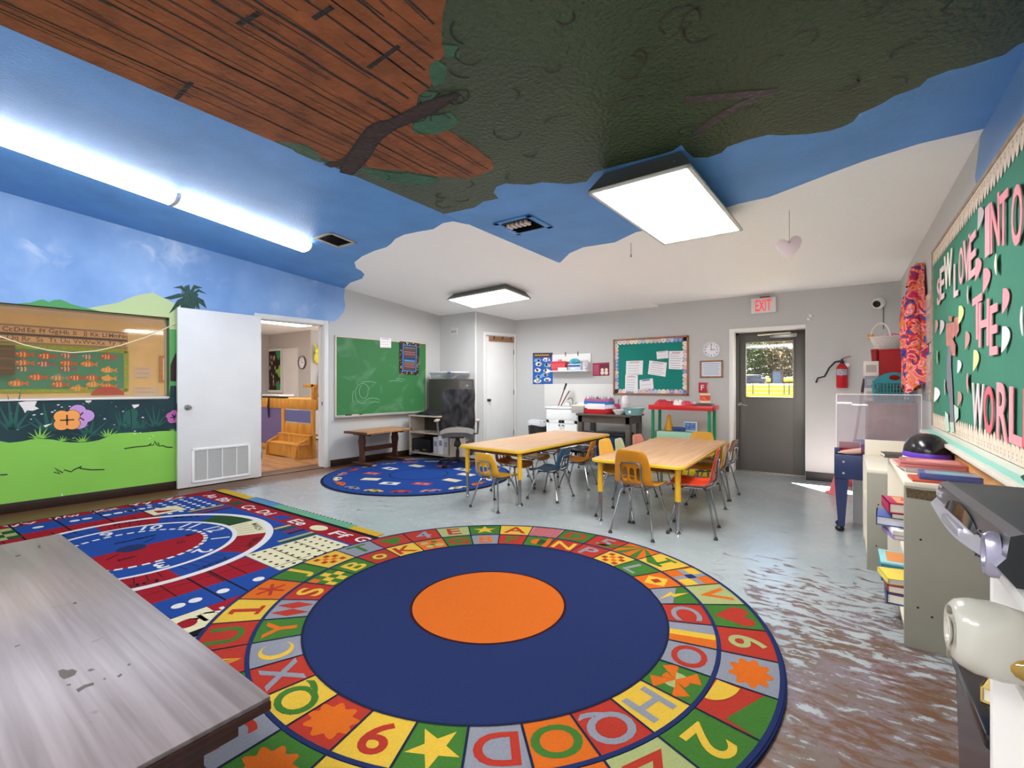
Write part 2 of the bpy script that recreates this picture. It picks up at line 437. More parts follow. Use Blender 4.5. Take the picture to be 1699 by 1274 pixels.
hatch(b, CL, wpoly, [xs_+.04+i*.132 for i in range(1, 14)], .011, .0028, 4, -3.2, YT, .06)
hatch(b, CL, wpoly, [xs_+.02+i*.044+random.uniform(-.012, .012) for i in range(1, 40)], .005, .0028, 4, -3.2, YT, .09, .005, .22)
for (u0, v0), (u1, v1) in (((611,112),(662,75)), ((292,163),(318,135)), ((395,40),(430,20)), ((520,30),(552,10))):
    p, q = C7([(u0, v0), (u1, v1)]); b.line([p, q], .018, .0030, 4)
def C5(l): return CL.pts(l, 425, 60, 3.981)
for leaf in ([(1070,395),(1120,360),(1200,370),(1160,420),(1105,445)], [(1040,640),(1030,590),(1070,545),(1160,520),(1280,500),(1340,560),(1270,620),(1180,645),(1100,640)],
             [(1140,190),(1190,150),(1260,200),(1240,300),(1170,330)], [(1230,50),(1330,60),(1340,140),(1250,130)], [(700,870),(800,880),(900,900),(1000,900),(1200,935),(1150,985),(900,960),(760,930)],
             [(130,690),(340,715),(430,800),(430,835),(340,800)]):
    b.poly(wobble(C5(leaf), .012, 4), .0024, 5)
trunk = C5([(556,895),(600,790),(650,720),(690,660),(740,600),(800,568),(880,550),(960,510),(1040,470),(1110,435),(1200,405),(1330,372),(1335,395),(1235,462),(1150,510),(1060,550),(930,600),(870,640),(830,670),(790,720),(750,790),(700,850),(635,915)])
b.poly(trunk, .0034, 6); b.line(trunk + [trunk[0]], .012, .0038, 4)
b.poly(C5([(440,842),(520,825),(600,790),(580,855),(490,865)]), .0034, 6)
for kb, br in enumerate(([(1136,165),(1190,160),(1250,155),(1290,152)], [(1152,224),(1190,195),(1225,175),(1255,163)])):
    b.line(C7(br), .05, .0030+.0003*kb, 7)
gpoly = [(xs_, g0)] + edge_green + [(xr_, YT), (xs_, YT)]
for k in range(150):                                                            # scribbled leaf curls
    x, y = random.uniform(xs_+.1, xr_-.1), random.uniform(-3.1, 0)
    if not inside((x, y), gpoly) or inside((x, y), wpoly): continue
    r = random.uniform(.03, .07); a = random.uniform(0, 6.3)
    b.line([(x+r*cos(a+t*.5), y+r*sin(a+t*.5)) for t in range(random.randint(5, 9))], .008, .0028, 4)
# the step up to the high ceiling, hidden from the photograph
M_STEP = M_CEILW
V = []; n = 12
for i in range(n+1):
    y = -7.3 + (7.3+YT)*i/n; V += [(xs_, y, 0), (xs_, y, -(max(zhi(-y), Z_LOW+.01)-Z_LOW)-.02)]
b.add(V, [(2*i, 2*i+2, 2*i+3, 2*i+1) for i in range(n)], 0)
b.build('ceiling', [M_CEILW, M_CBLUE, M_CGREEN, M_CWOOD, M_CLINE, M_CGREEN2, M_CTRUNK, M_CPURP], M=CL.M, smooth=False)['kind'] = 'structure'

# high ceiling on the left
b = MB(); yb2 = -7.35
b.box(-6.95, X_STEP+.02, yb2, YT, -.10, 0, 0)
p0 = CH.px(571.5, 478); cedge = CH.pts([(571.5,478),(581,469),(601,462),(604.7,455),(599,449),(591,445),(588,435),(601,425),(621,416),(641,410),(649,404),(656,396),(671,389),(695,384),(719,380),(735,370),(751.5,367),(775,372)])
b.poly([(-6.9, p0[1]-.02)] + cedge + [(X_STEP, cedge[-1][1]), (X_STEP, YT), (-6.9, YT)], .001, 1)
b.build('ceiling_slope', [M_CEILW, M_CBLUE], M=CH.M, smooth=False)['kind'] = 'structure'

# ---------------------------------------------------------------- left wall with its mural
M_SKY = sky_paint('sky mural paint', '#7199cc', '#8fb2de', '#dde5f0')
M_LIME = mat('lime grass mural paint', '#86c44e', .5, var=(.9, .10))
M_TEAL = mat('dark teal mural paint', '#17373c', .42, var=(2.2, .35))
M_HILL1 = mat('pale green hill paint', '#bccd93', .5); M_HILL2 = mat('green hill paint', '#4f9a58', .5)
M_MID = mat('mid green mural paint', '#55a055', .5); M_LEAF = mat('palm leaf paint', '#163d33', .5, var=(20, .5)); M_SHADE = mat('painted soffit shade', '#132a1e', .5)
M_ORG = mat('orange petal paint', '#f0a052', .5); M_PUR = mat('lilac petal paint', '#bf93cf', .5); M_PNK = mat('pink petal paint', '#c264a8', .5)
M_CHIP = mat('bare plaster chip', '#e3dcd6', .7); M_PLANT = mat('teal plant paint', '#24594f', .5); M_TRUNKW = mat('maroon trunk paint', '#331b1f', .5)
M_JAMB = mat('green jamb paint', '#2a5a30', .5); M_REDP = mat('red mural paint', '#c03a35', .5)
wx0, wx1 = -3.9, LW.px(281, 560)[0]; wz0, wz1 = LW.px(281, 658.5)[1], LW.px(281, 527)[1]
dx0, dx1, dz1 = LW.px(430, 600)[0], LW.px(537, 600)[0], LW.px(537, 539)[1]
xe = LW.px(724, 600)[0] + .25; TH = .14
top0, top1 = 3.25, 2.75
b = MB()
def wallpiece(mb, x0, x1, y0, y1, m=0): mb.box(x0, x1, y0, y1, -TH, 0, m)
wallpiece(b, -4.6, wx0, 0, 3.35); wallpiece(b, wx0, wx1, 0, wz0); wallpiece(b, wx0, wx1, wz1, 3.35)
wallpiece(b, wx1, dx0, 0, 3.3); wallpiece(b, dx0, dx1, dz1, 3.0); wallpiece(b, dx1, xe, 0, 2.9)
for F_ in ((wx1-.0008, wx1, wz0, wz1),): b.box(*F_, -TH+.002, .0004, 11)        # painted jamb
b.box(wx0, wx1, wz1-.0008, wz1, -TH+.002, .0004, 12)  # dark strip paints the shade of the soffit above the window
P2 = lambda l: LW.pts(l, 0, 380, 3.981); P3 = lambda l: LW.pts(l, 0, 640, 3.981)
# sky down to the hills
skyR = LW.pts([(572,481),(570.7,493),(572.8,505.6),(570.7,517),(562,528),(555.7,533),(547.5,532.8)])
b.poly([(wx0-.7, wz1), (wx1, wz1), (wx1+.02, 1.9), (dx0-.05, 1.9), (dx0-.05, dz1+.02), (dx1+.08, dz1+.02)] + list(reversed(skyR)) + [(skyR[0][0], 3.3), (wx0-.7, 3.3)], .0006, 1)
b.poly([(wx0-.7, 0), (dx0-.05, 0), (dx0-.05, 1.9), (wx1, 1.9), (wx1, wz0), (wx0-.7, wz0)], .0006, 2)                                                     # lime meadow
b.poly([(wx0-.7, 0.9), (wx0-.7, wz1+.05), (wx0, wz1+.05), (wx0, .9)], .0008, 3)
hill = P2([(200,486),(240,474),(275,465),(298,470),(322,481),(360,468),(400,466),(435,478),(470,495),(530,512),(585,524)]); b.poly([(hill[0][0]-.1, wz1)] + hill + [(hill[-1][0]+.1, wz1)], .0009, 6)
hill = P2([(575,523),(640,512),(700,500),(750,493),(800,480),(840,460),(880,446),(950,427),(1012,421),(1040,436),(1062,446),(1110,470),(1150,490),(1210,510)]); b.poly([(hill[0][0]-.02, wz1)] + hill + [(hill[-1][0], 1.85), (wx1, 1.85), (wx1, wz1)], .0009, 5)
r = LW.rect(283, 546, 300, 640); b.poly([(wx1, r[2]), (r[1]+.1, r[2]), (r[1]+.1, r[3]), (wx1, r[3])], .0011, 7)
b.poly(P2([(1125,900),(1140,860),(1165,810),(1200,780),(1230,1005),(1125,1005)]), .0013, 15)
tealtop = P2([(0,1128),(400,1126),(800,1120),(1110,1113),(1125,1010),(1300,1000)])
limetop = P3([(1300,296),(1165,300),(1100,298),(1050,300),(990,306),(930,310),(880,307),(830,310),(780,313),(740,320),(715,332),(690,345),(655,358),(620,365),(570,372),(520,375),(465,374),(420,370),(385,362),(350,355),(300,352),(250,350),(200,355),(150,366),(120,370),(60,376),(0,365)])
lo = limetop[-1]
b.poly([(wx0-.7, wz0)] + [(wx1, wz0)] + tealtop[4:] + limetop + [(wx0-.7, lo[1]-.02)], .0010, 3)
def tuft(c, w, h, m, n=7, z=.0015):
    x, y = c
    for i in range(n):
        a = radians(160-140*i/(n-1)); t = (x+cos(a)*w*random.uniform(.7, 1.1), y+sin(a)*h*random.uniform(.7, 1.1)); q = w*.09
        b.poly([(x-q+(i-n/2)*q*.5, y), (x+q+(i-n/2)*q*.5, y), t], z, m)
for u, v, w, h in ((265,350,.13,.13), (545,370,.10,.09), (715,335,.13,.10), (415,365,.07,.06), (1140,300,.06,.05)): tuft(P3([(u, v)])[0], w, h, 2)
for u, v, w, h in ((590,330,.22,.24), (90,290,.20,.40), (930,285,.15,.15), (810,285,.15,.26), (1030,270,.16,.30), (330,300,.25,.35)): tuft(P3([(u, v)])[0], w, h, 13, 6, .0013)
def flower(c, r, m, n=5, a0=.3, dz=0):
    x, y = c
    for i in range(n):
        a = a0+2*pi*i/n; b.disc(r*.60, .0012+dz+.00002*i, 14, 18, (x+cos(a)*r*.52, y+sin(a)*r*.52))
    for i in range(n):
        a = a0+2*pi*i/n; b.disc(r*.56, .0016+dz+.00002*i, m, 16, (x+cos(a)*r*.52, y+sin(a)*r*.52))
    for i in range(n):
        a = a0+2*pi*(i+.5)/n; b.line([(x, y), (x+cos(a)*r*.5, y+sin(a)*r*.5)], .012, .0019+dz, 14)
    b.disc(r*.13, .0020+dz, 14, 12, (x, y))
flower(P3([(518,205)])[0], .118, 9, 4, .1); flower(P3([(443,226)])[0], .108, 8, 4, .8, .0010); flower(P3([(1150,205)])[0], .075, 10, 5)
b.poly(P3([(815,190),(840,165),(870,150),(905,160),(915,190),(900,215),(912,250),(890,285),(865,290),(850,255),(825,235),(812,215)]), .0015, 13); b.line(P3([(862,150),(868,220),(866,285)]), .008, .0018, 14)
for pl in ([(120,110),(170,100),(245,100),(230,135),(258,150),(215,165),(180,162),(165,180),(150,150)], [(870,125),(920,122),(915,135),(885,150)], [(560,98),(605,96),(600,108),(570,110)], [(285,262),(345,248),(300,275)], [(405,715),(412,712),(418,728),(408,732)], [(0,96),(1110,82),(1110,86),(0,101)]):
    b.poly(P3(pl), .0018, 4)
for k in range(46):
    u, v = random.uniform(0, 1100), random.uniform(110, 350); x, y = P3([(u, v)])[0]; r = random.uniform(.003, .012)
    b.poly([(x-r, y), (x, y-r*.6), (x+r*1.4, y+r*.2), (x, y+r*.7)], .0012, 4)
for st in ([(355,570),(395,583),(360,543),(415,575),(425,555),(470,568),(490,553),(540,532),(525,545),(600,555),(690,553)], [(820,415),(900,403),(975,397),(1000,380),(985,395),(1015,390),(1020,365),(1040,395),(1045,372),(1050,398),(1075,395),(1100,405),(1140,407)], [(0,588),(50,586)]):
    b.line(P3(st), .012, .0014, 14)
palm = [[(1270,440),(1180,425),(1080,455),(1130,466),(1200,450)], [(1250,420),(1200,372),(1140,388),(1190,392),(1230,430)], [(1250,420),(1280,368),(1340,388),(1290,395),(1265,430)], [(1260,430),(1310,395),(1368,430),(1310,415),(1280,440)],
        [(1250,430),(1170,470),(1115,560),(1170,520),(1220,470)], [(1240,440),(1190,500),(1200,530),(1230,520),(1260,450)], [(1265,440),(1300,480),(1365,525),(1345,470),(1290,440)], [(1255,440),(1270,500),(1320,530),(1310,480),(1275,440)], [(1240,440),(1230,530),(1290,530),(1275,450)], [(1215,380),(1250,366),(1255,400),(1230,420)], [(1200,430),(1260,400),(1310,430),(1300,470),(1220,470)]]
for k, l in enumerate(palm): b.poly(P2(l), .0022+.00004*k, 16)
for k in range(40):
    x, y = P2([(random.uniform(1190,1330), random.uniform(400,525))])[0]; b.line([(x, y), (x+random.uniform(-.02,.02), y-.04)], .005, .0028, 13)
o = b.build('wall_left', [M_WALL, M_SKY, M_LIME, M_TEAL, M_CHIP, M_HILL1, M_HILL2, M_MID, M_ORG, M_PUR, M_PNK, M_JAMB, M_SHADE, M_PLANT, M_CLINE, M_TRUNKW, M_LEAF], M=LW.M, smooth=False); struct(o)
# the interior window: a pane held in a slim stop
wn = sgroup('window_1', LW.M)
b = MB()
for r in ((wx1-.02, wx1, wz0, wz1), (wx0, wx0+.02, wz0, wz1), (wx0, wx1, wz0, wz0+.02), (wx0, wx1, wz1-.02, wz1)): b.box(*r, -.125, -.10)
b.build('window_frame', mat('pale window stop', '#b9a98c', .5), wn)
b = MB(); b.box(wx0+.02, wx1-.02, wz0+.02, wz1-.02, -.116, -.110); b.build('glass_pane', clear('aged window glass', '#fbf3e4', haze=.08, hazecol='#c9b493'), wn, label='slightly yellowed glass pane')
b = MB(); b.box(wx0, wx1-.001, wz0-.012, wz0+.004, -.10, .012, b=.003); b.build('window_sill', M_CHIP, wn)

# base boards of the left wall, corner of the closet
def skirting(name, F, x0, x1, h=.10, t=.012):
    mb = MB(); mb.box(x0, x1, 0, h, 0, t, b=.003); return struct(mb.build(name, M_BASE, M=F.M))
skirting('baseboard_left', LW, -4.5, dx0-.08); skirting('baseboard_left_far', LW, LW.px(547.6, 700)[0]+.002, xe-.30)
# ---------------------------------------------------------------- closet in the far left corner
_c = FL.px(0, 0)
K1 = Vector((-5.30, 6.42, 0)); K2 = Vector((-5.02, Y_FAR, 0))
lcx = LW.px(724, 600)[0]; K0 = LW.M @ Vector((lcx, 0, 0)); K0.y = K1.y
KF = Frame(K0, K1-K0, (0, 0, 1)); KS = Frame(K1, K2-K1, (0, 0, 1))
kw = (K1-K0).length; ks = (K2-K1).length
b = MB(); b.box(-.2, kw, 0, 2.75, -.1, 0); struct(b.build('wall_closet_front', M_WALL, M=KF.M, smooth=False))
cdx0, cdx1 = KS.px(806, 640)[0], KS.px(853, 640)[0]; cdz = KS.px(806, 556)[1]
b = MB(); b.box(0, cdx0, 0, 2.75, -.1, 0); b.box(cdx1, ks, 0, 2.75, -.1, 0); b.box(cdx0, cdx1, cdz, 2.75, -.1, 0)
struct(b.build('wall_closet_side', M_WALL, M=KS.M, smooth=False))
b = MB(); b.box(-.022, .004, 0, 2.62, -.004, .012, b=.004); b.box(-.012, .012, 0, 2.62, -.012, .004, b=.004)
struct(b.build('trim_1', M_TRIM, M=KS.M))
b = MB()
b.box(cdx0-.06, cdx0, 0, cdz+.06, 0, .018, b=.004); b.box(cdx1, min(cdx1+.06, ks), 0, cdz+.06, 0, .018, b=.004); b.box(cdx0, cdx1, cdz, cdz+.06, 0, .018, b=.004)
struct(b.build('trim_2', M_TRIM, M=KS.M))
dr = sgroup('door_2', KS.at(cdx0, 0, 0))
w_ = cdx1-cdx0
b = MB(); b.box(.004, w_-.004, .012, cdz-.004, -.05, -.012, b=.002); b.build('door_leaf', M_DOORW, dr)
b = MB(); b.lathe([(.026, 0), (.026, .006), (.010, .010), (.010, .03), (.026, .042), (.028, .055), (.018, .066), (0, .068)], T=TR(.06, .96, -.012)); b.build('door_handle', mat('aged brass', '#5b4c39', .35, .9), dr)
for z in (.3, 1.05, 1.8):
    b = MB(); b.box(w_-.006, w_+.012, z, z+.09, -.012, .003); b.build('hinge', mat('dark hinge', '#4d4740', .4, .8), dr)
b = MB(); b.box(.05+.02, w_-.01, 0, .085, 0, .02, b=.003, T=TR(0, cdz-.10, -.012)); rk = b.build('hook_rail', wood('rail wood', '#8a5f3d', '#a97a52'), dr)
for x in (.2, .5, .8):
    b = MB(); b.tube([(w_*x+.03, cdz-.06, .008), (w_*x+.03, cdz-.055, .03), (w_*x+.03, cdz-.01, .045)], .007); b.build('hook', M_BLACK, rk)

# ---------------------------------------------------------------- far wall with the exit door
ex0, ex1 = FW.px(1216.5, 640)[0], FW.px(1336, 640)[0]; ez = FW.px(1336, 544)[1]
b = MB(); DW = .30
b.box(-5.4, ex0, 0, 2.7, -DW, 0); b.box(ex1, .7, 0, 2.7, -DW, 0); b.box(ex0, ex1, ez, 2.7, -DW, 0)
struct(b.build('wall_far', M_WALL, M=FW.M, smooth=False))
b = MB(); b.box(-5.1, ex0-.05, 0, .10, 0, .012, b=.003); struct(b.build('baseboard_far', M_BASE, M=FW.M))
b = MB(); b.box(ex1+.004, X_RIGHT, 0, .11, 0, .014, b=.003); struct(b.build('baseboard_far_right', mat('black rubber baseboard', '#2b2a29', .4), M=FW.M))
b = MB(); b.box(ex0-.05, ex0, 0, ez+.045, -.02, .016, b=.003); b.box(ex0, ex1+.004, ez, ez+.045, -.02, .016, b=.003); b.box(ex0-.004, ex0+.004, 0, ez, -.24, .0, b=.001)
struct(b.build('trim_3', mat('white door frame', '#eceae6', .4), M=FW.M))
M_EXIT = mat('grey steel door paint', '#5d5a55', .42, var=(2, .06)); M_EXIT2 = mat('dark grey frame paint', '#4e4b47', .45)
dr = sgroup('door_3', FW.at(ex0, 0, -.24))
w_ = ex1-ex0
b = MB()
for r in ((0, .045, 0, ez), (w_-.012, w_, 0, ez), (0, w_, ez-.03, ez)): b.box(*r, -.05, .05, b=.002)
b.build('door_frame', M_EXIT2, dr)
g = Frame(FW.at(ex0, 0, -.24).translation, (1, 0, 0), (0, 0, 1)); gx0, gx1, gz0, gz1 = g.rect(1238, 569, 1316, 659)
b = MB(); t0, t1 = -.03, .015
b.box(.047, gx0, .012, ez-.032, t0, t1, b=.002); b.box(gx1, w_-.014, .012, ez-.032, t0, t1, b=.002); b.box(gx0, gx1, .012, gz0, t0, t1); b.box(gx0, gx1, gz1, ez-.032, t0, t1)
leaf = b.build('door_leaf', M_EXIT, dr)
b = MB(); fr = .022
for r in ((gx0-fr, gx0, gz0-fr, gz1+fr), (gx1, gx1+fr, gz0-fr, gz1+fr), (gx0, gx1, gz0-fr, gz0), (gx0, gx1, gz1, gz1+fr)): b.box(*r, t1-.002, t1+.012, b=.003)
b.build('glazing_bead', M_EXIT, leaf)
b = MB(); b.box(gx0, gx1, gz0, gz1, -.006, 0); b.build('glass_pane', clear('door glass'), leaf)
hx, hz = g.px(1227, 671)
b = MB(); b.lathe([(.036, 0), (.036, .006), (.02, .012), (.012, .03), (.012, .055), (0, .056)], T=TR(hx, hz, t1)); b.tube([(hx, hz, t1+.05), (hx+.05, hz-.004, t1+.052), (hx+.11, hz-.012, t1+.048)], [.011, .010, .008]); b.build('door_handle', M_METAL, dr)
cl0, cl1 = g.px(1277, 557, .05), g.px(1323, 553, .05)
b = MB(); b.box(cl0[0], cl1[0], cl0[1]-.035, cl0[1]+.02, t1, t1+.06, b=.005); cb = b.build('door_closer', M_METAL, dr)
b = MB(); a_ = g.px(1292, 553, .1); a2 = g.px(1257, 550, .18); a3 = g.px(1312, 547.5, .18)
b.tube([(a_[0], a_[1]+.0, .05), (a2[0], ez-.055, .17), (a2[0]+.02, ez-.05, .18)], .009); b.tube([(a2[0], ez-.05, .18), (a3[0], ez-.04, .19)], .008); b.build('closer_arm', M_METAL, cb)
b = MB(); b.box(0, w_, 0, .012, -.08, .06, b=.003); b.build('threshold', mat('aluminium threshold', '#b4aca4', .35, .8), dr)

# ---------------------------------------------------------------- right and near walls
b = MB(); b.box(-7.4, -Y_NEAR+.1, 0, 2.7, -.12, 0, 0)
blue = RW.pts([(1627,213),(1625,240),(1621,270),(1618,292),(1619,303),(1626,310),(1640,312)])
b.poly(blue + [(blue[-1][0]+.3, blue[-1][1]-.12), (2.6, 1.9), (2.6, 2.5), (blue[0][0], 2.5)], .0008, 1)
struct(b.build('wall_right', [M_WALL, mat('blue wall paint', '#6c95c4', .5, var=(2, .08))], M=RW.M, smooth=False))
skirting('baseboard_right', RW, -Y_FAR+.02, 2.5)
b = MB(); b.box(-7.0, .7, Y_NEAR-.12, Y_NEAR, 0, 3.4); struct(b.build('wall_near', M_WALL, smooth=False))

# ---------------------------------------------------------------- doorway in the left wall and its open leaf
b = MB(); cw = .066
b.box(dx0-cw, dx0, 0, dz1+cw, 0, .018, b=.004); b.box(dx1, dx1+cw, 0, dz1+cw, 0, .018, b=.004); b.box(dx0, dx1, dz1, dz1+cw, 0, .018, b=.004)
b.box(dx1-.004, dx1+.001, 0, dz1, -TH-.01, .003); b.box(dx0-.001, dx0+.004, 0, dz1, -TH-.01, .003); b.box(dx0, dx1, dz1-.004, dz1+.001, -TH-.01, .003)
b.box(dx1-.018, dx1-.003, 0, dz1-.003, -.09, -.055); b.box(dx0+.003, dx1-.003, dz1-.018, dz1-.003, -.09, -.055)
b.box(dx1-.006, dx1-.0035, .93, .985, -.05, -.025, 1)
b.box(dx0, dx1, 0, .012, -TH-.01, .02, 2, b=.003)
struct(b.build('trim_4', [M_TRIM, mat('strike plate steel', '#6a675f', .35, .9), mat('dark wood threshold', '#5a3d28', .5)], M=LW.M))
# the leaf stands open, folded back almost flat along the wall
LH = LW.M @ Vector((LW.px(433.5, 700)[0]-.004, 0, .035))
free = FL.px(293, 812.5); LE = Vector((free[0]+.03, free[1], 0))
DL = Frame(LE, LH-LE, (0, 0, 1)); lwid = (Vector((LH.x, LH.y, 0))-LE).length
DL = Frame(Vector((LE.x, LE.y, 0)), Vector((LH.x-LE.x, LH.y-LE.y, 0)), (0, 0, 1))
lh = DL.px(295, 509.5)[1]
dr = sgroup('door_1', DL.M)
b = MB(); b.box(0, lwid-.01, .012, lh, -.04, 0, b=.002); leaf = b.build('door_leaf', M_DOORW, dr)
kx, kz = DL.px(311, 676)
b = MB(); b.lathe([(.034, 0), (.034, .006), (.014, .012), (.012, .034), (.027, .046), (.03, .06), (.02, .072), (0, .074)], T=TR(kx, kz, 0)); b.build('door_handle', M_METAL, dr)
b = MB(); b.box(-.001, .0015, kz-.05, kz+.05, -.032, -.008); b.build('latch_plate', mat('strike plate steel', '#6a675f'), dr)
vx0, vx1, vz0, vz1 = DL.rect(317.5, 742, 415, 801); vz1 = DL.px(415, 735)[1]; vz0 = DL.px(317.5, 802)[1]
b = MB()
for r in ((vx0, vx1, vz0, vz0+.03), (vx0, vx1, vz1-.03, vz1), (vx0, vx0+.03, vz0, vz1), (vx1-.03, vx1, vz0, vz1)): b.box(*r, .0005, .014, b=.004)
for k in (1, 2, 3): x = vx0+(vx1-vx0)*k/4; b.box(x-.005, x+.005, vz0, vz1, .001, .012)
for x in (vx0+.014, vx1-.014, (vx0+vx1)/2):
    for z in (vz0+.014, vz1-.014): b.lathe([(.005, 0), (.004, .002), (0, .002)], T=TR(x, z, .014), n=8)
vent = b.build('vent_grille', M_WHITE, leaf)
b = MB(); k = 26
for i in range(k):
    z = vz0+.03+(vz1-vz0-.06)*(i+.5)/k; b.add([(vx0+.02, z+.008, .002), (vx1-.02, z+.008, .002), (vx1-.02, z-.002, .009), (vx0+.02, z-.002, .009)], [(0, 3, 2, 1)])
b.build('louver', mat('white louvre', '#bdbbb7', .45), vent)
b = MB(); b.box(vx0+.02, vx1-.02, vz0+.02, vz1-.02, .0003, .001); b.build('vent_back', mat('painted vent shade', '#3f3c39', .8), vent)  # dark sheet paints the shade between the louvres
for z in (.25, 1.05, 1.85):
    b = MB(); b.tube([(lwid-.008, z, .004), (lwid-.008, z+.09, .004)], .006); b.build('hinge', M_METAL, dr)

# ---------------------------------------------------------------- fluorescent lamps
M_LENS = mat('lit fluorescent lens', '#fbfdff', .4, emit=LAMP)
M_LENS2 = mat('lit box light lens', '#fbfdff', .4, emit=LAMP_BOX)
M_TROF = mat('grey steel light body', '#6a6862', .4, .4); M_TROFW = mat('white steel light body', '#c9c6c0', .4)
def troffer(label, M, lx, ly, deep=.115, name='ceiling_light'):
    """A surface-mounted box light seen from below; x, y half sizes, z towards the room."""
    t = thing(name, label, 'light', M, 'box lights on the ceiling')
    i = .07
    b = MB(); b.hexa([(-lx+i, -ly+i, 0), (lx-i, -ly+i, 0), (lx-i, ly-i, 0), (-lx+i, ly-i, 0), (-lx, -ly, deep), (lx, -ly, deep), (lx, ly, deep), (-lx, ly, deep)])
    b.build('light_housing', M_TROF, t, smooth=False)
    b = MB(); e = .022
    for r in ((-lx, lx, -ly, -ly+e), (-lx, lx, ly-e, ly), (-lx, -lx+e, -ly, ly), (lx-e, lx, -ly, ly)): b.box(*r, deep-.002, deep+.014, b=.003)
    b.build('lens_frame', M_TROFW, t)
    b = MB(); b.box(-lx+e, lx-e, -ly+e, ly-e, deep+.001, deep+.008); b.build('diffuser', M_LENS2, t)
    for x, y in ((-.7, -1), (.7, -1), (-.7, 1), (.7, 1)):
        b = MB(); b.ball((x*lx, y*(ly-.028), deep*.6), .006); b.build('screw', M_CHROME, t)
    return t
def lightM(F, quad, off):
    P = [Vector(F.px(u, v, off)) for u, v in quad]      # corners in order round the lens
    c = sum(P, Vector((0, 0)))/4; ux = (P[1]-P[0]+P[2]-P[3])/2; uy = (P[3]-P[0]+P[2]-P[1])/2
    return c, ux, uy
c, ux, uy = lightM(CL, [(979,320), (1150,274), (1229,383), (1097,407)], .125)
troffer('large square box light on the green and blue part of the ceiling', CL.at(c.x, c.y, 0) @ RZ(atan2(ux.y, ux.x)), ux.length/2, uy.length/2, .112)
c, ux, uy = lightM(CH, [(740,497), (836,481), (884,495), (787,512)], .10)
troffer('smaller box light on the white ceiling above the closet corner', CH.at(c.x, c.y, 0) @ RZ(atan2(ux.y, ux.x)), ux.length/2, uy.length/2, .085)
# two unseen box lights added behind the viewer to brighten the room
troffer('added unseen box light on the ceiling behind the viewer', CL.at(-.75, 1.45, 0), .62, .34, .112)
troffer('added unseen box light on the ceiling near the end of the room behind the viewer', CL.at(-1.75, .55, 0), .62, .34, .112)
def strip(label, M, L):
    t = thing('strip_light', label, 'light', M, 'strip lights on the high ceiling')
    b = MB(); b.box(-L/2, L/2, -.055, .055, 0, .03, b=.003); b.build('light_housing', mat('dark lamp body', '#3a3835', .5), t)
    prof = [(-.115, .028), (-.118, .05), (-.10, .082), (-.06, .10), (0, .106), (.06, .10), (.10, .082), (.118, .05), (.115, .028)]
    b = MB(); n = len(prof); V = [(x, y, z) for x in (-L/2+.012, L/2-.012) for y, z in prof]
    b.add(V, [(i, i+n, i+n+1, i+1) for i in range(n-1)]); b.build('diffuser', M_LENS, t)
    for s in (-1, 1):
        b = MB(); b.add([(s*(L/2-.012), y*1.03, z*1.03) for y, z in prof] + [(s*L/2, y*1.03, z*1.03) for y, z in prof], [((i, i+n, i+n+1, i+1) if s > 0 else (i+1, i+n+1, i+n, i)) for i in range(n-1)] + [tuple(range(n, 2*n))]); b.build('end_cap', mat('white end cap', '#dddbd6', .4), t)
    return t
A = Vector(CH.px(512, 411, .06)); B = Vector(CH.px(290, 331, .06)); C = Vector(CH.px(0, 232, .06))
xl = (A.x+B.x+C.x)/3
strip('far strip light with wraparound lens on the blue ceiling, ending by the vent', CH.at(xl, (A.y+B.y)/2, 0) @ RZ(pi/2), abs(A.y-B.y)-.01)
strip('near strip light with wraparound lens on the blue ceiling, cut by the left picture edge', CH.at(xl, B.y+1.23, 0) @ RZ(pi/2), 2.44)
for M, label in ((CH.at(*CH.px(556, 398), 0), 'ceiling vent with missing slats at the end of the strip lights'), (CL.at(*CL.px(868, 373), 0), 'ceiling vent with dark open slats left of the large box light')):
    t = thing('ceiling_vent', label, 'vent', M, 'air vents in the ceiling')
    b = MB(); s = .17
    for r in ((-s, s, -s, -s+.045), (-s, s, s-.045, s), (-s, -s+.045, -s, s), (s-.045, s, -s, s)): b.box(*r, .0036, .010, b=.003)
    b.build('vent_frame', M_CBLUE if 'dark' in label else mat('dirty white vent', '#a9a297', .5), t)
    b = MB(); b.box(-s+.045, s-.045, -s+.045, s-.045, .0032, .005); b.build('vent_opening', M_DARK, t)
    for k in range(5):
        y = -s+.07+k*.052
        b = MB(); b.add([(-s+.05, y, .004), (s-.05, y, .004), (s-.05, y+.03, .024), (-s+.05, y+.03, .024)], [(0, 1, 2, 3), (3, 2, 1, 0)]); b.build('slat', mat('pale vent slat', '#a89a90', .5) if k > 2 else M_BLACK, t)
    if 'dark' in label:
        b = MB()
        for k in range(5): b.box(-.09+.04*k, -.065+.04*k, .03, .10, .006, .03, b=.004)
        b.build('insulation', mat('torn vent insulation', '#c9bcb5', .8), t)

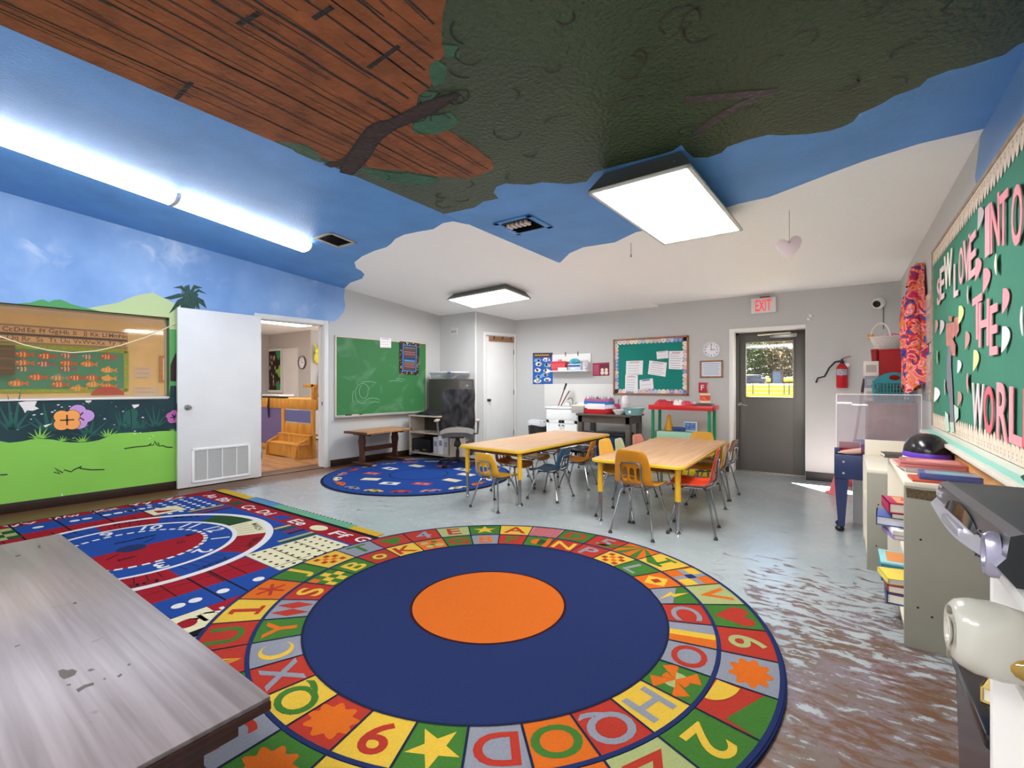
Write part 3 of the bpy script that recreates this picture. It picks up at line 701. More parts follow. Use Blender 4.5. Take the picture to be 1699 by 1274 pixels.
# ---------------------------------------------------------------- rugs
def pile(name, c):
    c = tuple(x*.62 for x in hexc(c)[:3]) + (1,)
    return mat(name, c, .95, spec=.1, bump=(420, .35), var=(160, .10))
R_NAVY = pile('navy rug pile', '#24315f'); R_ORANGE = pile('orange rug pile', '#d86a1f'); R_RED = pile('red rug pile', '#b3382a'); R_GREEN = pile('green rug pile', '#44762f')
R_YEL = pile('yellow rug pile', '#e0b840'); R_GREY = pile('grey rug pile', '#8f919b'); R_PALE = pile('pale green rug pile', '#a9b074'); R_LINE = pile('dark rug line', '#1c2440')
R_BLUE = pile('bright blue rug pile', '#234a97'); R_CRIM = pile('crimson rug pile', '#a01a28'); R_CREAM = pile('cream rug pile', '#e9e0b8'); R_WHT = pile('white rug pile', '#e8e6e2'); R_BLK = pile('black rug pile', '#15171d')
R_DGR = pile('dark green rug pile', '#2a4f2a'); R_PINK = pile('pink rug pile', '#c98a93'); R_MAR = pile('maroon rug line', '#3a1418')
RUGM = [R_NAVY, R_ORANGE, R_RED, R_GREEN, R_YEL, R_GREY, R_PALE, R_LINE, R_BLUE, R_CRIM, R_CREAM, R_WHT, R_BLK, R_DGR, R_PINK, R_MAR]
NAVY, ORANGE, RED, GREEN, YEL, GREY, PALE, LINE, BLUE, CRIM, CREAM, WHT, BLK, DGR, PINK, MAR = range(16)

def round_letter_rug():
    C = (0, 0); b = MB(); Z = .016
    b.lathe([(1.452, 0), (1.457, .004), (1.457, Z-.003), (1.45, Z)], NAVY, 128)
    R1, R2, R3 = .965, 1.190, 1.437; S = pi/16
    z1, z2, z3, z4 = Z+.0004, Z+.0010, Z+.0016, Z+.0022
    b.ring(0, .425, 0, 2*pi, z1, ORANGE, 96); b.ring(.423, .437, 0, 2*pi, z2, MAR, 96); b.ring(.437, R1, 0, 2*pi, z1, NAVY, 96)
    def cell(k, r0, r1, m): b.ring(r0, r1, k*S, (k+1)*S, z1, m, 128)
    def loc(k, r, x=0, y=0):                      # a point of a cell: y outwards, x clockwise
        a = (k+.5)*S; return ((r+y)*cos(a)+x*sin(a), (r+y)*sin(a)-x*cos(a))
    def rot(k): return (k+.5)*S-pi/2
    def shp(k, r, pts, m, z=None): b.poly([loc(k, r, x, y) for x, y in pts], z or z2, m)
    def let(k, r, ch, m, h, sx=1): b.text(ch, loc(k, r), h, z2, m, rot(k), sx=sx)
    def star(n, ro, ri, a0=pi/2): return [((ro if i % 2 == 0 else ri)*cos(a0+pi*i/n), (ro if i % 2 == 0 else ri)*sin(a0+pi*i/n)) for i in range(2*n)]
    def sq(x, y, w, h): return [(x-w, y-h), (x+w, y-h), (x+w, y+h), (x-w, y+h)]
    def circ(r, x=0, y=0, a0=0, a1=2*pi, n=24, sy=1): return [(x+r*cos(a0+(a1-a0)*i/n), y+sy*r*sin(a0+(a1-a0)*i/n)) for i in range(n+(a1-a0 < 6))]
    ro, ri = (R2+R3)/2+.008, (R1+R2)/2-.004
    O = {13: (RED, '4', GREY), 12: (PALE, 'E', RED), 11: (GREEN, '*', YEL), 10: (YEL, 'A', RED), 9: (PINK, 'wave', RED), 8: (GREEN, 'D', RED), 7: (RED, '5', GREY), 6: (ORANGE, 'rays', GREEN),
         5: (YEL, 'I', GREEN), 4: (ORANGE, 'cross', GREY), 3: (PALE, 'V', ORANGE), 2: (GREEN, 'heart', RED), 1: (RED, '6', PALE), 0: (GREY, 'splat', ORANGE), -1: (RED, 'quarter', YEL),
         14: (RED, 'clover', GREEN), 15: (GREY, 'T', GREEN), 16: (YEL, 'checks', ORANGE), 17: (GREEN, 'J', YEL), 18: (ORANGE, 'aster', RED), 19: (YEL, '1', RED), 20: (RED, 'U', GREEN),
         21: (RED, 'vrays', YEL), 22: (GREEN, 'R', YEL), 23: (GREY, '3', RED), 24: (GREEN, 'splat', ORANGE), 25: (YEL, 'M', RED), 26: (RED, 'star', YEL), 27: (GREY, 'W', GREEN), 28: (ORANGE, '7', GREEN), 29: (PALE, 'Z', RED), 30: (GREEN, '2', YEL)}
    I = {14: (YEL, 'K', RED), 13: (ORANGE, 'spots', PALE), 12: (GREEN, 'G', RED), 11: (GREY, '8', ORANGE), 10: (RED, 'F', GREEN), 9: (GREEN, 'disc', ORANGE), 8: (RED, 'N', YEL), 7: (RED, 'P', GREY),
         6: (YEL, 'checks', ORANGE), 5: (GREEN, 'L', GREY), 4: (ORANGE, 'dia', YEL), 3: (GREEN, 'bolt', YEL), 2: (RED, 'C', GREY), 1: (GREY, 'stripes', YEL), 0: (GREY, 'O', RED), -1: (GREEN, 'pin', ORANGE),
         -2: (YEL, 'H', GREY), -3: (RED, 'Q', GREY), 15: (RED, 'target', YEL), 16: (GREEN, 'B', YEL), 17: (GREEN, 'checker', YEL), 18: (RED, 'S', YEL), 19: (GREY, 'dias', RED), 20: (GREEN, 'Y', ORANGE),
         21: (GREY, 'moon', YEL), 22: (RED, 'X', GREY), 23: (YEL, 'Q', GREEN), 24: (RED, 'splat', ORANGE), 25: (YEL, '9', RED), 26: (GREEN, 'star', YEL), 27: (GREY, 'D', RED), 28: (ORANGE, 'O', GREEN)}
    for D, r, r0, r1, h, w in ((O, ro, R2+.012, R3, .155, .115), (I, ri, R1, R2-.006, .145, .09)):
        for k, (bg, it, m) in D.items():
            cell(k, r0, r1, bg)
            if it == '1': shp(k, r, sq(0, 0, .018, .08), m); shp(k, r, sq(0, -.075, .05, .012), m, z2+.0001); shp(k, r, [(-.045, .05), (-.018, .05), (-.018, .08), (-.03, .08)], m, z2+.0001)
            elif it == 'I': shp(k, r, sq(0, 0, .016, .07), m); shp(k, r, sq(0, -.068, .05, .012), m, z2+.0001); shp(k, r, sq(0, .068, .05, .012), m, z2+.0001)
            elif it == '4' or len(it) == 1 and it != '*': let(k, r, it, m, h, 1.15)
            elif it in ('*', 'star'): shp(k, r, star(5, .1, .04), m)
            elif it == 'wave':
                for j in range(7): b.line([loc(k, r, -w+2*w*i/12, -.10+.033*j+.01*sin(i*1.6)) for i in range(13)], .014, z2, m)
            elif it == 'rays':
                for j in range(4): a = -.9+.52*j; shp(k, r, [(0, .115), (tan_(a, .24), -.115), (tan_(a+.24, .24), -.115)], m)
            elif it == 'vrays':
                for j in (-1, 0, 1): shp(k, r, [(0, -.11), (j*.07-.016, .11), (j*.07+.016, .11)], m)
            elif it == 'cross':
                shp(k, r, [(-.115, .115), (0, .115), (0, 0), (-.115, 0)], YEL); shp(k, r, [(.115, -.11), (0, -.11), (0, 0), (.115, 0)], YEL)
                shp(k, r, sq(0, 0, .115, .022), m, z3); shp(k, r, sq(0, 0, .022, .115), m, z3); shp(k, r, sq(0, 0, .03, .03), NAVY, z4)
            elif it == 'heart':
                shp(k, r, [(.0, -.10)] + [(.053+.05*cos(a), .035+.05*sin(a)) for a in [(-.5+j*.36) for j in range(10)]] + [(0, .04)] + [(-.053+.05*cos(a), .035+.05*sin(a)) for a in [(.35+j*.36) for j in range(10)]], m)
            elif it == 'splat': shp(k, r, [((.085+.014*sin(9*t))*cos(t)*1.15, (.085+.014*sin(9*t))*sin(t)*.9) for t in [j*2*pi/54 for j in range(54)]], m)
            elif it == 'quarter':
                shp(k, r, [(-.14, .115), (-.14, .06), (.1, -.02), (.14, .115)], GREEN); shp(k, r, [(-.115, -.118)] + [(-.115+.15*cos(a), -.118+.09*sin(a)) for a in [j*.157 for j in range(11)]], YEL, z3)
            elif it == 'clover':
                for a in (0, 2.1, 4.2): shp(k, r, circ(.045, .042*cos(a+.5), .042*sin(a+.5)), m, z2+.0001*a)
            elif it == 'checks':
                for i in range(4):
                    for j in range(4):
                        if (i+j) % 2: shp(k, r, sq(-.06+.04*i, -.06+.04*j, .02, .02), m if (i*j) % 3 else RED)
            elif it == 'aster':
                for a in (0, 1.05, 2.1): b.line([loc(k, r, .085*cos(a+.5), .085*sin(a+.5)), loc(k, r, -.085*cos(a+.5), -.085*sin(a+.5))], .02, z2+.0002*a, m)
            elif it == 'spots':
                for x, y, q in ((-.05, .04, .03), (.03, .05, .025), (.05, -.03, .035), (-.03, -.04, .028), (0, 0, .018)): shp(k, r, circ(q, x, y, n=12), m if q > .026 else GREEN)
            elif it == 'disc': shp(k, r, circ(.06), m); shp(k, r, circ(.06, a0=-pi/2, a1=pi/2), DGR, z3); shp(k, r, [(.06, .1), (.09, .1), (.1, -.1), (.05, -.1)], ORANGE, z2+.0001)
            elif it == 'dia': shp(k, r, [(0, .085), (.085, 0), (0, -.085), (-.085, 0)], m); shp(k, r, sq(0, 0, .026, .026), RED, z3)
            elif it == 'bolt':
                shp(k, r, [(-.10, -.1), (.09, -.11), (.09, -.04), (-.1, .06)], GREY); shp(k, r, [(-.03, .11), (.02, .0), (-.005, -.01), (.05, -.115), (-.05, .005), (-.02, .012)], m, z3)
            elif it == 'stripes': shp(k, r, [(-.02, -.112), (.03, -.112), (.03, .112), (-.02, .112)], m); shp(k, r, [(.03, -.112), (.085, -.112), (.108, .112), (.03, .112)], ORANGE)
            elif it == 'pin':
                for j in range(4):
                    a = j*pi/2+.3; shp(k, r, [(0, 0), (.12*cos(a), .10*sin(a)), (.12*cos(a+.7), .10*sin(a+.7))], ORANGE, z2); 
                for j in range(4): a = j*pi/2+.3; shp(k, r, [(0, 0)] + [(.055*cos(a+.75+t*.17), .055*sin(a+.75+t*.17)) for t in range(6)], (ORANGE, PALE)[j % 2], z3)
            elif it == 'target':
                for q, mm, zz in ((.062, GREEN, z2), (.05, YEL, z3), (.026, RED, z4)): shp(k, r, circ(q), mm, zz)
            elif it == 'checker':
                for i in range(4):
                    for j in range(3):
                        if (i+j) % 2 == 0: shp(k, r, sq(-.075+.05*i, -.06+.06*j, .025, .03), m if (i, j) != (0, 2) else ORANGE)
            elif it == 'dias':
                for x in (-.042, .042): shp(k, r, [(x, .1), (x+.04, 0), (x, -.1), (x-.04, 0)], m)
            elif it == 'moon': shp(k, r, circ(.075, a0=.4, a1=5.6) + circ(.06, .018, .0, a0=5.4, a1=.6, n=20), m)
    for k in range(32):
        for r0, r1 in ((R1, R3),): b.line([(r0*cos(k*S), r0*sin(k*S)), (r1*cos(k*S), r1*sin(k*S))], .009, z4+.0002, LINE)
    b.ring(R2-.008, R2+.010, 0, 2*pi, z4+.0004, NAVY, 128); b.ring(R3-.006, 1.45, 0, 2*pi, z4+.0004, NAVY, 128); b.ring(R1-.006, R1+.005, 0, 2*pi, z4+.0004, LINE, 128)
    o = b.build('round_rug', RUGM, M=TR(-1.640, 2.100, .001), smooth=False)
    tag(o, 'large round navy rug with orange centre and two rings of letter squares', 'rug')
def tan_(a, h): return math.tan(a)*h
round_letter_rug()

def alphabet_rug():
    x0, x1, y0, y1 = -6.03, -2.62, .0, 2.50; b = MB(); Z = .0075
    b.box(x0, x1, y0, y1, 0, Z, BLK, b=.002); z1, z2, z3, z4, z5 = Z+.0004, Z+.0009, Z+.0014, Z+.0019, Z+.0024
    def R(a, c, d, e, m, z): b.poly([(a, d), (c, d), (c, e), (a, e)], z, m)
    R(x0+.015, x1-.05, y0+.05, y1-.045, CRIM, z1)                                # the red letter band
    ix0, ix1, iy0, iy1 = -5.87, -2.90, .235, 2.265
    R(ix0, ix1, iy0, iy1, BLUE, z2)
    # far letters
    for st, (X, Y) in (('Aa', (-5.72, 2.35)), ('Bb', (-5.42, 2.35)), ('Cc', (-4.88, 2.35)), ('Dd', (-4.56, 2.35)), ('Ee', (-4.0, 2.355)), ('Ff', (-3.39, 2.36)), ('Gg', (-3.1, 2.37))): b.text(st, (X, Y), .105, z2, WHT, w=.21)
    R(-5.26, -5.08, 2.30, 2.41, DGR, z2); b.poly([(-4.38, 2.30), (-4.2, 2.30), (-4.16, 2.40), (-4.34, 2.40)], z2, BLUE); b.disc(.10, z2, CREAM, 24, (-3.70, 2.36), ry=.06)
    for y in (2.52-.26*i for i in range(9)): pass
    for i, st in enumerate(('Zz', 'Yy', 'Xx', 'Ww', 'Vv', 'Uu', 'Tt')): b.text(st, (-5.945, 2.06-.29*i), .10, z2, WHT, rot=pi/2, w=.21)
    for i, st in enumerate(('Hh', 'Ii', 'Jj', 'Kk', 'Ll', 'Mm', 'Nn')): b.text(st, (-2.78, 1.93-.27*i), .10, z2, WHT, rot=-pi/2, w=.2)
    for i, st in enumerate(('Ss', 'Rr', 'Qq', 'Pp', 'Oo')): b.text(st, (-5.2+.55*i, .14), .10, z2, WHT, rot=pi, w=.2)
    for y in (.36, .62, .90, 1.17): b.line([(x0+.02, y), (ix0, y)], .012, z3, BLK)
    R(-2.9, -2.67, .955, 1.165, CREAM, z2); b.disc(.05, z3, CRIM, 16, (-2.78, 1.02)); 
    # counting strips along both sides
    R(ix0, -5.545, iy0, 1.72, BLUE, z3); R(-5.545, -5.24, iy0, 1.72, CRIM, z3); R(-3.50, -3.185, iy0, 1.665, CRIM, z3); R(-3.185, ix1, iy0, 1.665, BLUE, z3)
    R(ix0-.0, -5.44, .60, .835, PALE, z4)
    for i in range(4):
        for j in range(3):
            if (i+j) % 2: R(ix0+.11*i, ix0+.11*(i+1), .60+.078*j, .60+.078*(j+1), DGR, z5)
    for n, y in enumerate((.835, 1.11, 1.40, 1.68)):
        b.line([(x0+.02, y), (-5.24, y)], .014, z4, BLK)
    for n, y in enumerate((.70, .98, 1.26, 1.53)):
        b.line([(-5.42, y+.02), (-5.24, y+.02)], .008, z4, BLK)
    for y, k in ((.97, 1), (1.25, 2), (1.52, 3), (1.70, 3)):
        for j in range(k): b.disc(.036, z4, WHT, 16, (-5.70, y+(j-(k-1)/2)*.085), ry=.036)
    for n, y in enumerate((.72, .99, 1.263, 1.395)): b.line([(-3.50, y), (ix1, y)], .012, z4, BLK)
    for y in (.86, 1.12, 1.38, 1.52): b.line([(-3.50, y), (-3.185, y)], .008, z4, MAR)
    b.line([(-3.345, iy0), (-3.345, 1.66)], .006, z4, MAR)
    for y, k in ((.86, 3), (1.12, 2), (1.31, 1), (1.52, 1)):
        for j in range(k): b.disc(.034, z4, WHT, 16, (-3.04, y+(j-(k-1)/2)*.085))
    # corner fields
    R(ix0, -5.24, 1.74, iy1, BLUE, z3)
    for i in range(6):
        for j in range(5): b.disc(.03, z4, WHT, 12, (-5.80+.105*i, 1.80+.095*j), ry=.02)
    R(-5.575, -5.31, 1.685, 1.955, CREAM, z5); b.poly([(-5.51, 1.74), (-5.38, 1.74), (-5.38, 1.90)], z5+.0004, CRIM)
    for k, (a, m) in enumerate(((-5.22, YEL), (-5.17, DGR), (-5.10, CRIM), (-5.05, MAR))): R(a, a+.035, 1.93, iy1-.02, m, z3)
    for k, (a, m) in enumerate(((-4.0, YEL), (-3.92, DGR), (-3.85, CRIM), (-3.78, MAR), (-3.655, PALE), (-3.60, DGR))): R(a, a+.04, 1.97 if k > 3 else 2.12, iy1, m, z3)
    R(-3.545, -3.07, 1.672, 2.24, CREAM, z3)
    for i in range(6):
        for j in range(7): b.disc(.014, z4, BLK, 10, (-3.50+.078*i, 1.715+.08*j))
    for y in (1.86, 2.05): b.line([(-3.545, y), (-3.07, y)], .007, z4, BLK)
    b.line([(-3.15, 1.672), (-3.15, 1.95)], .007, z4, BLK)
    # the clock
    cx, cy = -4.39, 1.25; d = pi/6
    b.disc(.955, z3, BLUE, 96, (cx, cy))
    cols = [BLUE, CRIM, YEL, DGR, BLUE, CRIM, BLUE, YEL, CRIM, DGR, BLUE, CRIM]
    for k, m in enumerate(cols):
        b.ring(.66, .91, k*d, (k+1)*d, z4, CREAM if m == YEL else m, 96, (cx, cy))
        for j in range(1, 6):
            a = k*d+d*j/6; b.line([(cx+.69*cos(a), cy+.69*sin(a)), (cx+.82*cos(a), cy+.82*sin(a))], .006, z5, MAR if m != YEL else BLK)
        if m != DGR: b.text(('JANUARY', 'FEBRUARY', 'MARCH', 'APRIL', 'MAY', 'JUNE', 'JULY', 'AUGUST', 'SEPT', 'OCTOBER', 'NOV', 'DEC')[k], (cx+.85*cos(k*d+d/2), cy+.85*sin(k*d+d/2)), .05, z5, BLK, k*d+d/2-pi/2, w=.24)
    b.ring(.90, .955, 0, 2*pi, z5, WHT, 96, (cx, cy)); b.ring(.655, .69, 0, 2*pi, z5, WHT, 96, (cx, cy)); b.disc(.66, z4, BLUE, 96, (cx, cy))
    b.ring(0, .47, -pi/2, pi/2, z5, CRIM, 96, (cx, cy))
    for k in range(40): b.ring(.455, .485, k*2*pi/40, (k+.62)*2*pi/40, z5+.0004, WHT, 160, (cx, cy))
    b.disc(.09, z5+.0008, NAVY, 32, (cx, cy))
    for k, st in enumerate(('12', '1', '2', '3', '4', '5', '6', '7', '8', '9', '10', '11')):
        a = pi/2-k*d; b.text(st, (cx+.575*cos(a), cy+.575*sin(a)), .125, z5, WHT, a-pi/2)
    for (a0, r0, r1) in ((2.2, .12, .24), (-.9, .12, .24)): b.line([(cx+r0*cos(a0), cy+r0*sin(a0)), (cx+r1*cos(a0), cy+r1*sin(a0))], .012, z5+.001, BLK)
    for st, X, Y in (('hour', -4.62, 1.42), ('minute', -4.62, 1.30), ('past', -4.16, 1.16), ('to', -4.24, 1.52)): b.text(st, (X, Y), .045, z5+.001, BLK, pi/2)
    b.poly([(cx-.03, cy+.36), (cx+.03, cy+.36), (cx, cy+.44)], z5+.001, BLK)
    tag(b.build('alphabet_rug', RUGM, M=TR(0, 0, .001), smooth=False), 'rectangular blue and red alphabet rug with a clock in the middle', 'rug')
alphabet_rug()
b = MB(); b.box(-6.0, -5.28, 2.505, 2.60, 0, .005, 4); b.box(-5.28, -4.74, 2.505, 2.62, 0, .005, 5); b.box(-4.74, -3.5, 2.505, 2.60, 0, .005, 6); b.box(-3.5, -3.12, 2.505, 2.585, 0, .005, 4)
for k in range(30): x = -5.27+k*.058; b.disc(.012, .0056, BLK if k < 25 else MAR, 8, (x, 2.605))
b2 = [R_NAVY]*16; b2[4] = pile('strip yellow', '#d9ad2e'); b2[5] = pile('strip blue', '#5d8fb8'); b2[6] = pile('strip green', '#6fb08a'); b2[12] = R_BLK; b2[15] = R_MAR
tag(b.build('number_strip', b2, M=TR(0, 0, .001), smooth=False), 'narrow yellow, blue and green strip peeping out along the far edge of the alphabet rug', 'floor strip')

def car_rug():
    b = MB(); Z = .010; r = 1.26
    b.lathe([(r-.004, 0), (r, .003), (r, Z-.002), (r-.008, Z)], 7, 96); b.disc(r-.035, Z+.0004, 8, 96)
    b.ring(.385, .402, 0, 2*pi, Z+.0009, 7, 64)
    rnd = random.Random(4)
    for k in range(20):                                                          # little pictures round the border
        a = k*2*pi/20+.1; x, y = 1.06*cos(a), 1.06*sin(a); c1 = (10, 1, 5, 4, 2, 14)[k % 6]; c2 = (12, 2, 12, 12, 1, 0)[k % 6]
        T = TR(x, y) @ RZ(a+pi/2)
        b.poly([(-.13, -.02), (-.09, -.05), (.10, -.05), (.14, 0), (.08, .035), (.03, .06), (-.05, .06), (-.09, .03)], Z+.0009, c1, T)
        b.disc(.025, Z+.0014, 12, 10, (-.05, -.045), T); b.disc(.025, Z+.0014, 12, 10, (.07, -.045), T); b.poly([(-.03, .01), (.05, .01), (.02, .045), (-.03, .045)], Z+.0014, c2, T)
    for k in range(10):                                                          # cards
        a = k*2*pi/10+.35; x, y = .66*cos(a), .66*sin(a); kind = k % 3
        T = TR(x, y) @ RZ(rnd.uniform(-.3, .3))
        b.poly([(-.12, -.07), (.12, -.07), (.12, .07), (-.12, .07)], Z+.0009, (10, 11, 2)[kind], T)
        if kind == 1: b.disc(.04, Z+.0014, 0, 12, (0, 0), T)
        if kind == 2: b.poly([(-.09, -.045), (.09, -.045), (.09, .045), (-.09, .045)], Z+.0014, 14, T); b.disc(.03, Z+.0019, 2, 10, (0, 0), T)
    tag(b.build('round_rug', RUGM, M=TR(-4.78, 4.565, .001) @ RZ(.2), smooth=False), 'round blue picture rug in front of the chalkboard', 'rug')
car_rug()

# ---------------------------------------------------------------- classroom tables and chairs
M_LAM = wood('maple laminate', '#bb9068', '#cfa57b', .36, (1, 10, 10), 2, bump=.01)
M_YEL = mat('yellow table edge', '#e0b32c', .38, var=(5, .06)); M_YLEG = mat('yellow leg enamel', '#dba921', .35)
def rrect(x, y, r, n=6):
    P = []
    for cx_, cy_, a in ((x-r, y-r, 0), (-x+r, y-r, pi/2), (-x+r, -y+r, pi), (x-r, -y+r, 3*pi/2)): P += [(cx_+r*cos(a+pi/2*i/n), cy_+r*sin(a+pi/2*i/n)) for i in range(n+1)]
    return P
def class_table(label, cx_, cy_, rz, wx, wy, h=.575):
    t = thing('classroom_table', label, 'table', TR(cx_, cy_) @ RZ(rz), 'low yellow-edged classroom tables')
    b = MB(); o = rrect(wx/2, wy/2, .075); n = len(o)
    lay = [(1, h-.030, -.006), (1, h-.024, 0), (1, h-.006, 0), (1, h, -.006)]
    V = [(x*(1+d/(wx/2)), y*(1+d/(wy/2)), z) for _, z, d in lay for x, y in o]
    b.add(V, [(i*n+j, i*n+(j+1) % n, (i+1)*n+(j+1) % n, (i+1)*n+j) for i in range(3) for j in range(n)])
    b.poly([(x*(1-.006/(wx/2)), y*(1-.006/(wy/2))) for x, y in reversed(o)], h-.030); b.build('edge_band', M_YEL, t)
    b = MB(); b.poly([(y, -x) for x, y in rrect(wx/2-.012, wy/2-.012, .066)], h+.0008, h=.003); b.build('tabletop', M_LAM, t, M=RZ(pi/2))
    b = MB(); b.box(-wx/2+.10, wx/2-.10, -wy/2+.1, -wy/2+.13, h-.075, h-.029); b.box(-wx/2+.10, wx/2-.10, wy/2-.13, wy/2-.1, h-.075, h-.029)
    b.box(-wx/2+.10, -wx/2+.13, -wy/2+.1, wy/2-.1, h-.075, h-.029); b.box(wx/2-.13, wx/2-.10, -wy/2+.1, wy/2-.1, h-.075, h-.029); b.build('apron', mat('brown table underside', '#5c3d24', .5), t)
    for sx in (-1, 1):
        for sy in (-1, 1):
            x, y = sx*(wx/2-.07), sy*(wy/2-.09)
            b = MB(); b.tube([(x, y, h-.03), (x, y, .27)], .025, n=14); lg = b.build('leg', M_YLEG, t)
            b = MB(); b.tube([(x, y, .275), (x, y, .028)], .0175, n=12); b.build('leg_extension', M_CHROME, lg)
            b = MB(); b.lathe([(.022, 0), (.024, .006), (.016, .02), (.012, .032)], T=TR(x, y, 0), n=12); b.build('foot_glide', M_CHROME, lg)
    return t
class_table('left of the two yellow-edged wooden tables, nearer the closet', -3.035, 4.955, radians(-2.0), .86, 2.10)
class_table('right of the two yellow-edged wooden tables, nearer the exit door', -1.50, 4.965, radians(1.6), .83, 2.12)

def plastic(name, c): return mat(name, c, .32, spec=.5, var=(4, .07))
def chair_proto(sh, bh, w=.36):
    """Moulded shell on four splayed steel legs; faces +y. sh seat height, bh back height."""
    k = (bh-sh)/.30
    prof = [(-.205, bh), (-.200, bh-.03), (-.185, bh-.10*k), (-.173, bh-.145*k), (-.163, sh+.11*k), (-.157, sh+.046), (-.135, sh+.024), (-.10, sh+.004), (-.04, sh-.008), (.05, sh-.002), (.12, sh+.004), (.165, sh), (.19, sh-.014), (.20, sh-.032)]
    hw = [.105, .135, .150, .158, .163, .167, .170, .172, .176, .180, .182, .178, .165, .140]
    cols = [-1, -.86, -.68, -.52, -.36, -.20, .0-.02, .12+.02, .20+.0, .36, .52, .68, .86, 1]
    cols = [-1, -.84, -.64, -.50, -.24, -.13, .13, .24, .50, .64, .84, 1]
    V = []; F = []; nc = len(cols)
    for (y, z), h in zip(prof, hw):
        for c in cols:
            curl = abs(c)**4
            seat = z < sh+.02
            V.append((c*h*w/.36, y+(.018*curl if not seat else 0), z+(.022*curl if seat else 0)))
    for i in range(len(prof)-1):
        for j in range(nc-1):
            if i in (3, 4) and j in (3, 5, 7): continue                                # three slots through the lower back
            F.append((i*nc+j, i*nc+j+1, (i+1)*nc+j+1, (i+1)*nc+j))
    b = MB(); b.add(V, [tuple(reversed(f)) for f in F])
    t = bpy.data.objects.new('classroom_chair', None); COL.objects.link(t)
    s = b.build('seat_shell', plastic('amber chair plastic', '#cc8f26'), t, angle=180)
    m = s.modifiers.new('thickness', 'SOLIDIFY'); m.thickness = .007; m.offset = 0
    m = s.modifiers.new('smooth', 'SUBSURF'); m.levels = 1; m.render_levels = 1
    yb = lambda z: -.165-(z-sh-.1*k)*.16-.016
    z1, z0 = sh+.02, bh-.10*k; q = .088
    b = MB(); path = [(-q, -.11, sh-.012), (-q, -.155, sh+.012), (-q, -.184, sh+.06), (-q, yb(z0-.03), z0-.03), (-q+.012, yb(z0), z0-.006), (-q+.03, yb(z0), z0), (q-.03, yb(z0), z0), (q-.012, yb(z0), z0-.006), (q, yb(z0-.03), z0-.03), (q, -.184, sh+.06), (q, -.155, sh+.012), (q, -.11, sh-.012)]
    b.tube(path, .0075, n=8); b.build('back_frame', M_CHROME, t)
    b = MB(); b.tube([(-q, -.12, sh-.018), (-q, .11, sh-.024)], .008); b.tube([(q, -.12, sh-.018), (q, .11, sh-.024)], .008); b.tube([(-q, .06, sh-.024), (q, .06, sh-.024)], .007); b.tube([(-q, -.07, sh-.02), (q, -.07, sh-.02)], .007); b.build('seat_frame', M_CHROME, t)
    for sx in (-1, 1):
        for sy, yt in ((-1, -.10), (1, .085)):
            b = MB(); b.tube([(sx*.07, yt*.7, sh-.022), (sx*.105, yt*1.02, sh-.028), (sx*.125, yt+sy*.02, sh-.06), (sx*.185, sy*.185, .012)], .0082, n=8); lg = b.build('leg', M_CHROME, t)
            b = MB(); b.lathe([(.017, 0), (.018, .006), (.011, .018), (.010, .026)], T=TR(sx*.185, sy*.185, 0), n=12); b.build('foot_glide', mat('dark chair glide', '#3b3936', .4, .5), lg)
    return t
protos = {'s': chair_proto(.315, .565, .34), 'm': chair_proto(.365, .645), 'l': chair_proto(.405, .715)}
first = dict(protos)
def chair(size, x, y, deg, col, label, group='plastic chairs at the yellow-edged tables'):
    M = TR(x, y, .0) @ RZ(radians(deg))
    if size in first: t = first.pop(size); t.matrix_world = M; tag(t, label, 'chair', group)
    else: t = copy_thing(protos[size], M, label, group)
    t['category'] = 'chair'
    sh = [c for c in t.children if c.name.startswith('seat_shell')][0]
    sh.material_slots[0].link = 'OBJECT'; sh.material_slots[0].material = plastic('chair plastic '+col, col)
    return t
chair('s', -2.905, 3.845, -4, '#d39a22', 'yellow plastic chair at the near end of the left table')
chair('s', -3.19, 4.55, -88, '#a5623a', 'brown plastic chair pushed under the left table beside the near yellow one')
chair('s', -3.30, 5.12, -93, '#b98a52', 'tan plastic chair in the middle of the far side of the left table')
chair('s', -3.33, 5.68, -85, '#5a3d2b', 'dark brown plastic chair at the back of the far side of the left table')
chair('s', -3.06, 6.12, 176, '#16161c', 'black plastic chair at the far end of the left table')
chair('s', -2.64, 4.49, 91, '#2c4a68', 'blue plastic chair on the near side of the left table')
chair('s', -2.66, 5.19, 100, '#c9781c', 'orange plastic chair behind the blue one at the left table')
chair('l', -1.405, 3.88, -4, '#b97a1e', 'amber plastic chair at the near end of the right table')
chair('l', -1.72, 4.27, -92, '#dba437', 'golden yellow chair on the left side of the right table')
chair('m', -1.86, 4.98, -86, '#c9cfa0', 'pale green plastic chair on the left side of the right table')
chair('m', -1.85, 5.50, -95, '#d98a76', 'salmon pink plastic chair on the left side of the right table')
chair('m', -1.47, 6.08, 178, '#cd9422', 'amber plastic chair at the far end of the right table, before the colourful shelf')
chair('l', -1.045, 4.18, 98, '#c5371f', 'bright red plastic chair on the right side of the right table')
chair('m', -1.165, 5.22, 96, '#b87a22', 'amber plastic chair behind the red one at the right table')
chair('m', -1.16, 5.64, 86, '#8a5a26', 'brown plastic chair nearest the exit door at the right table')

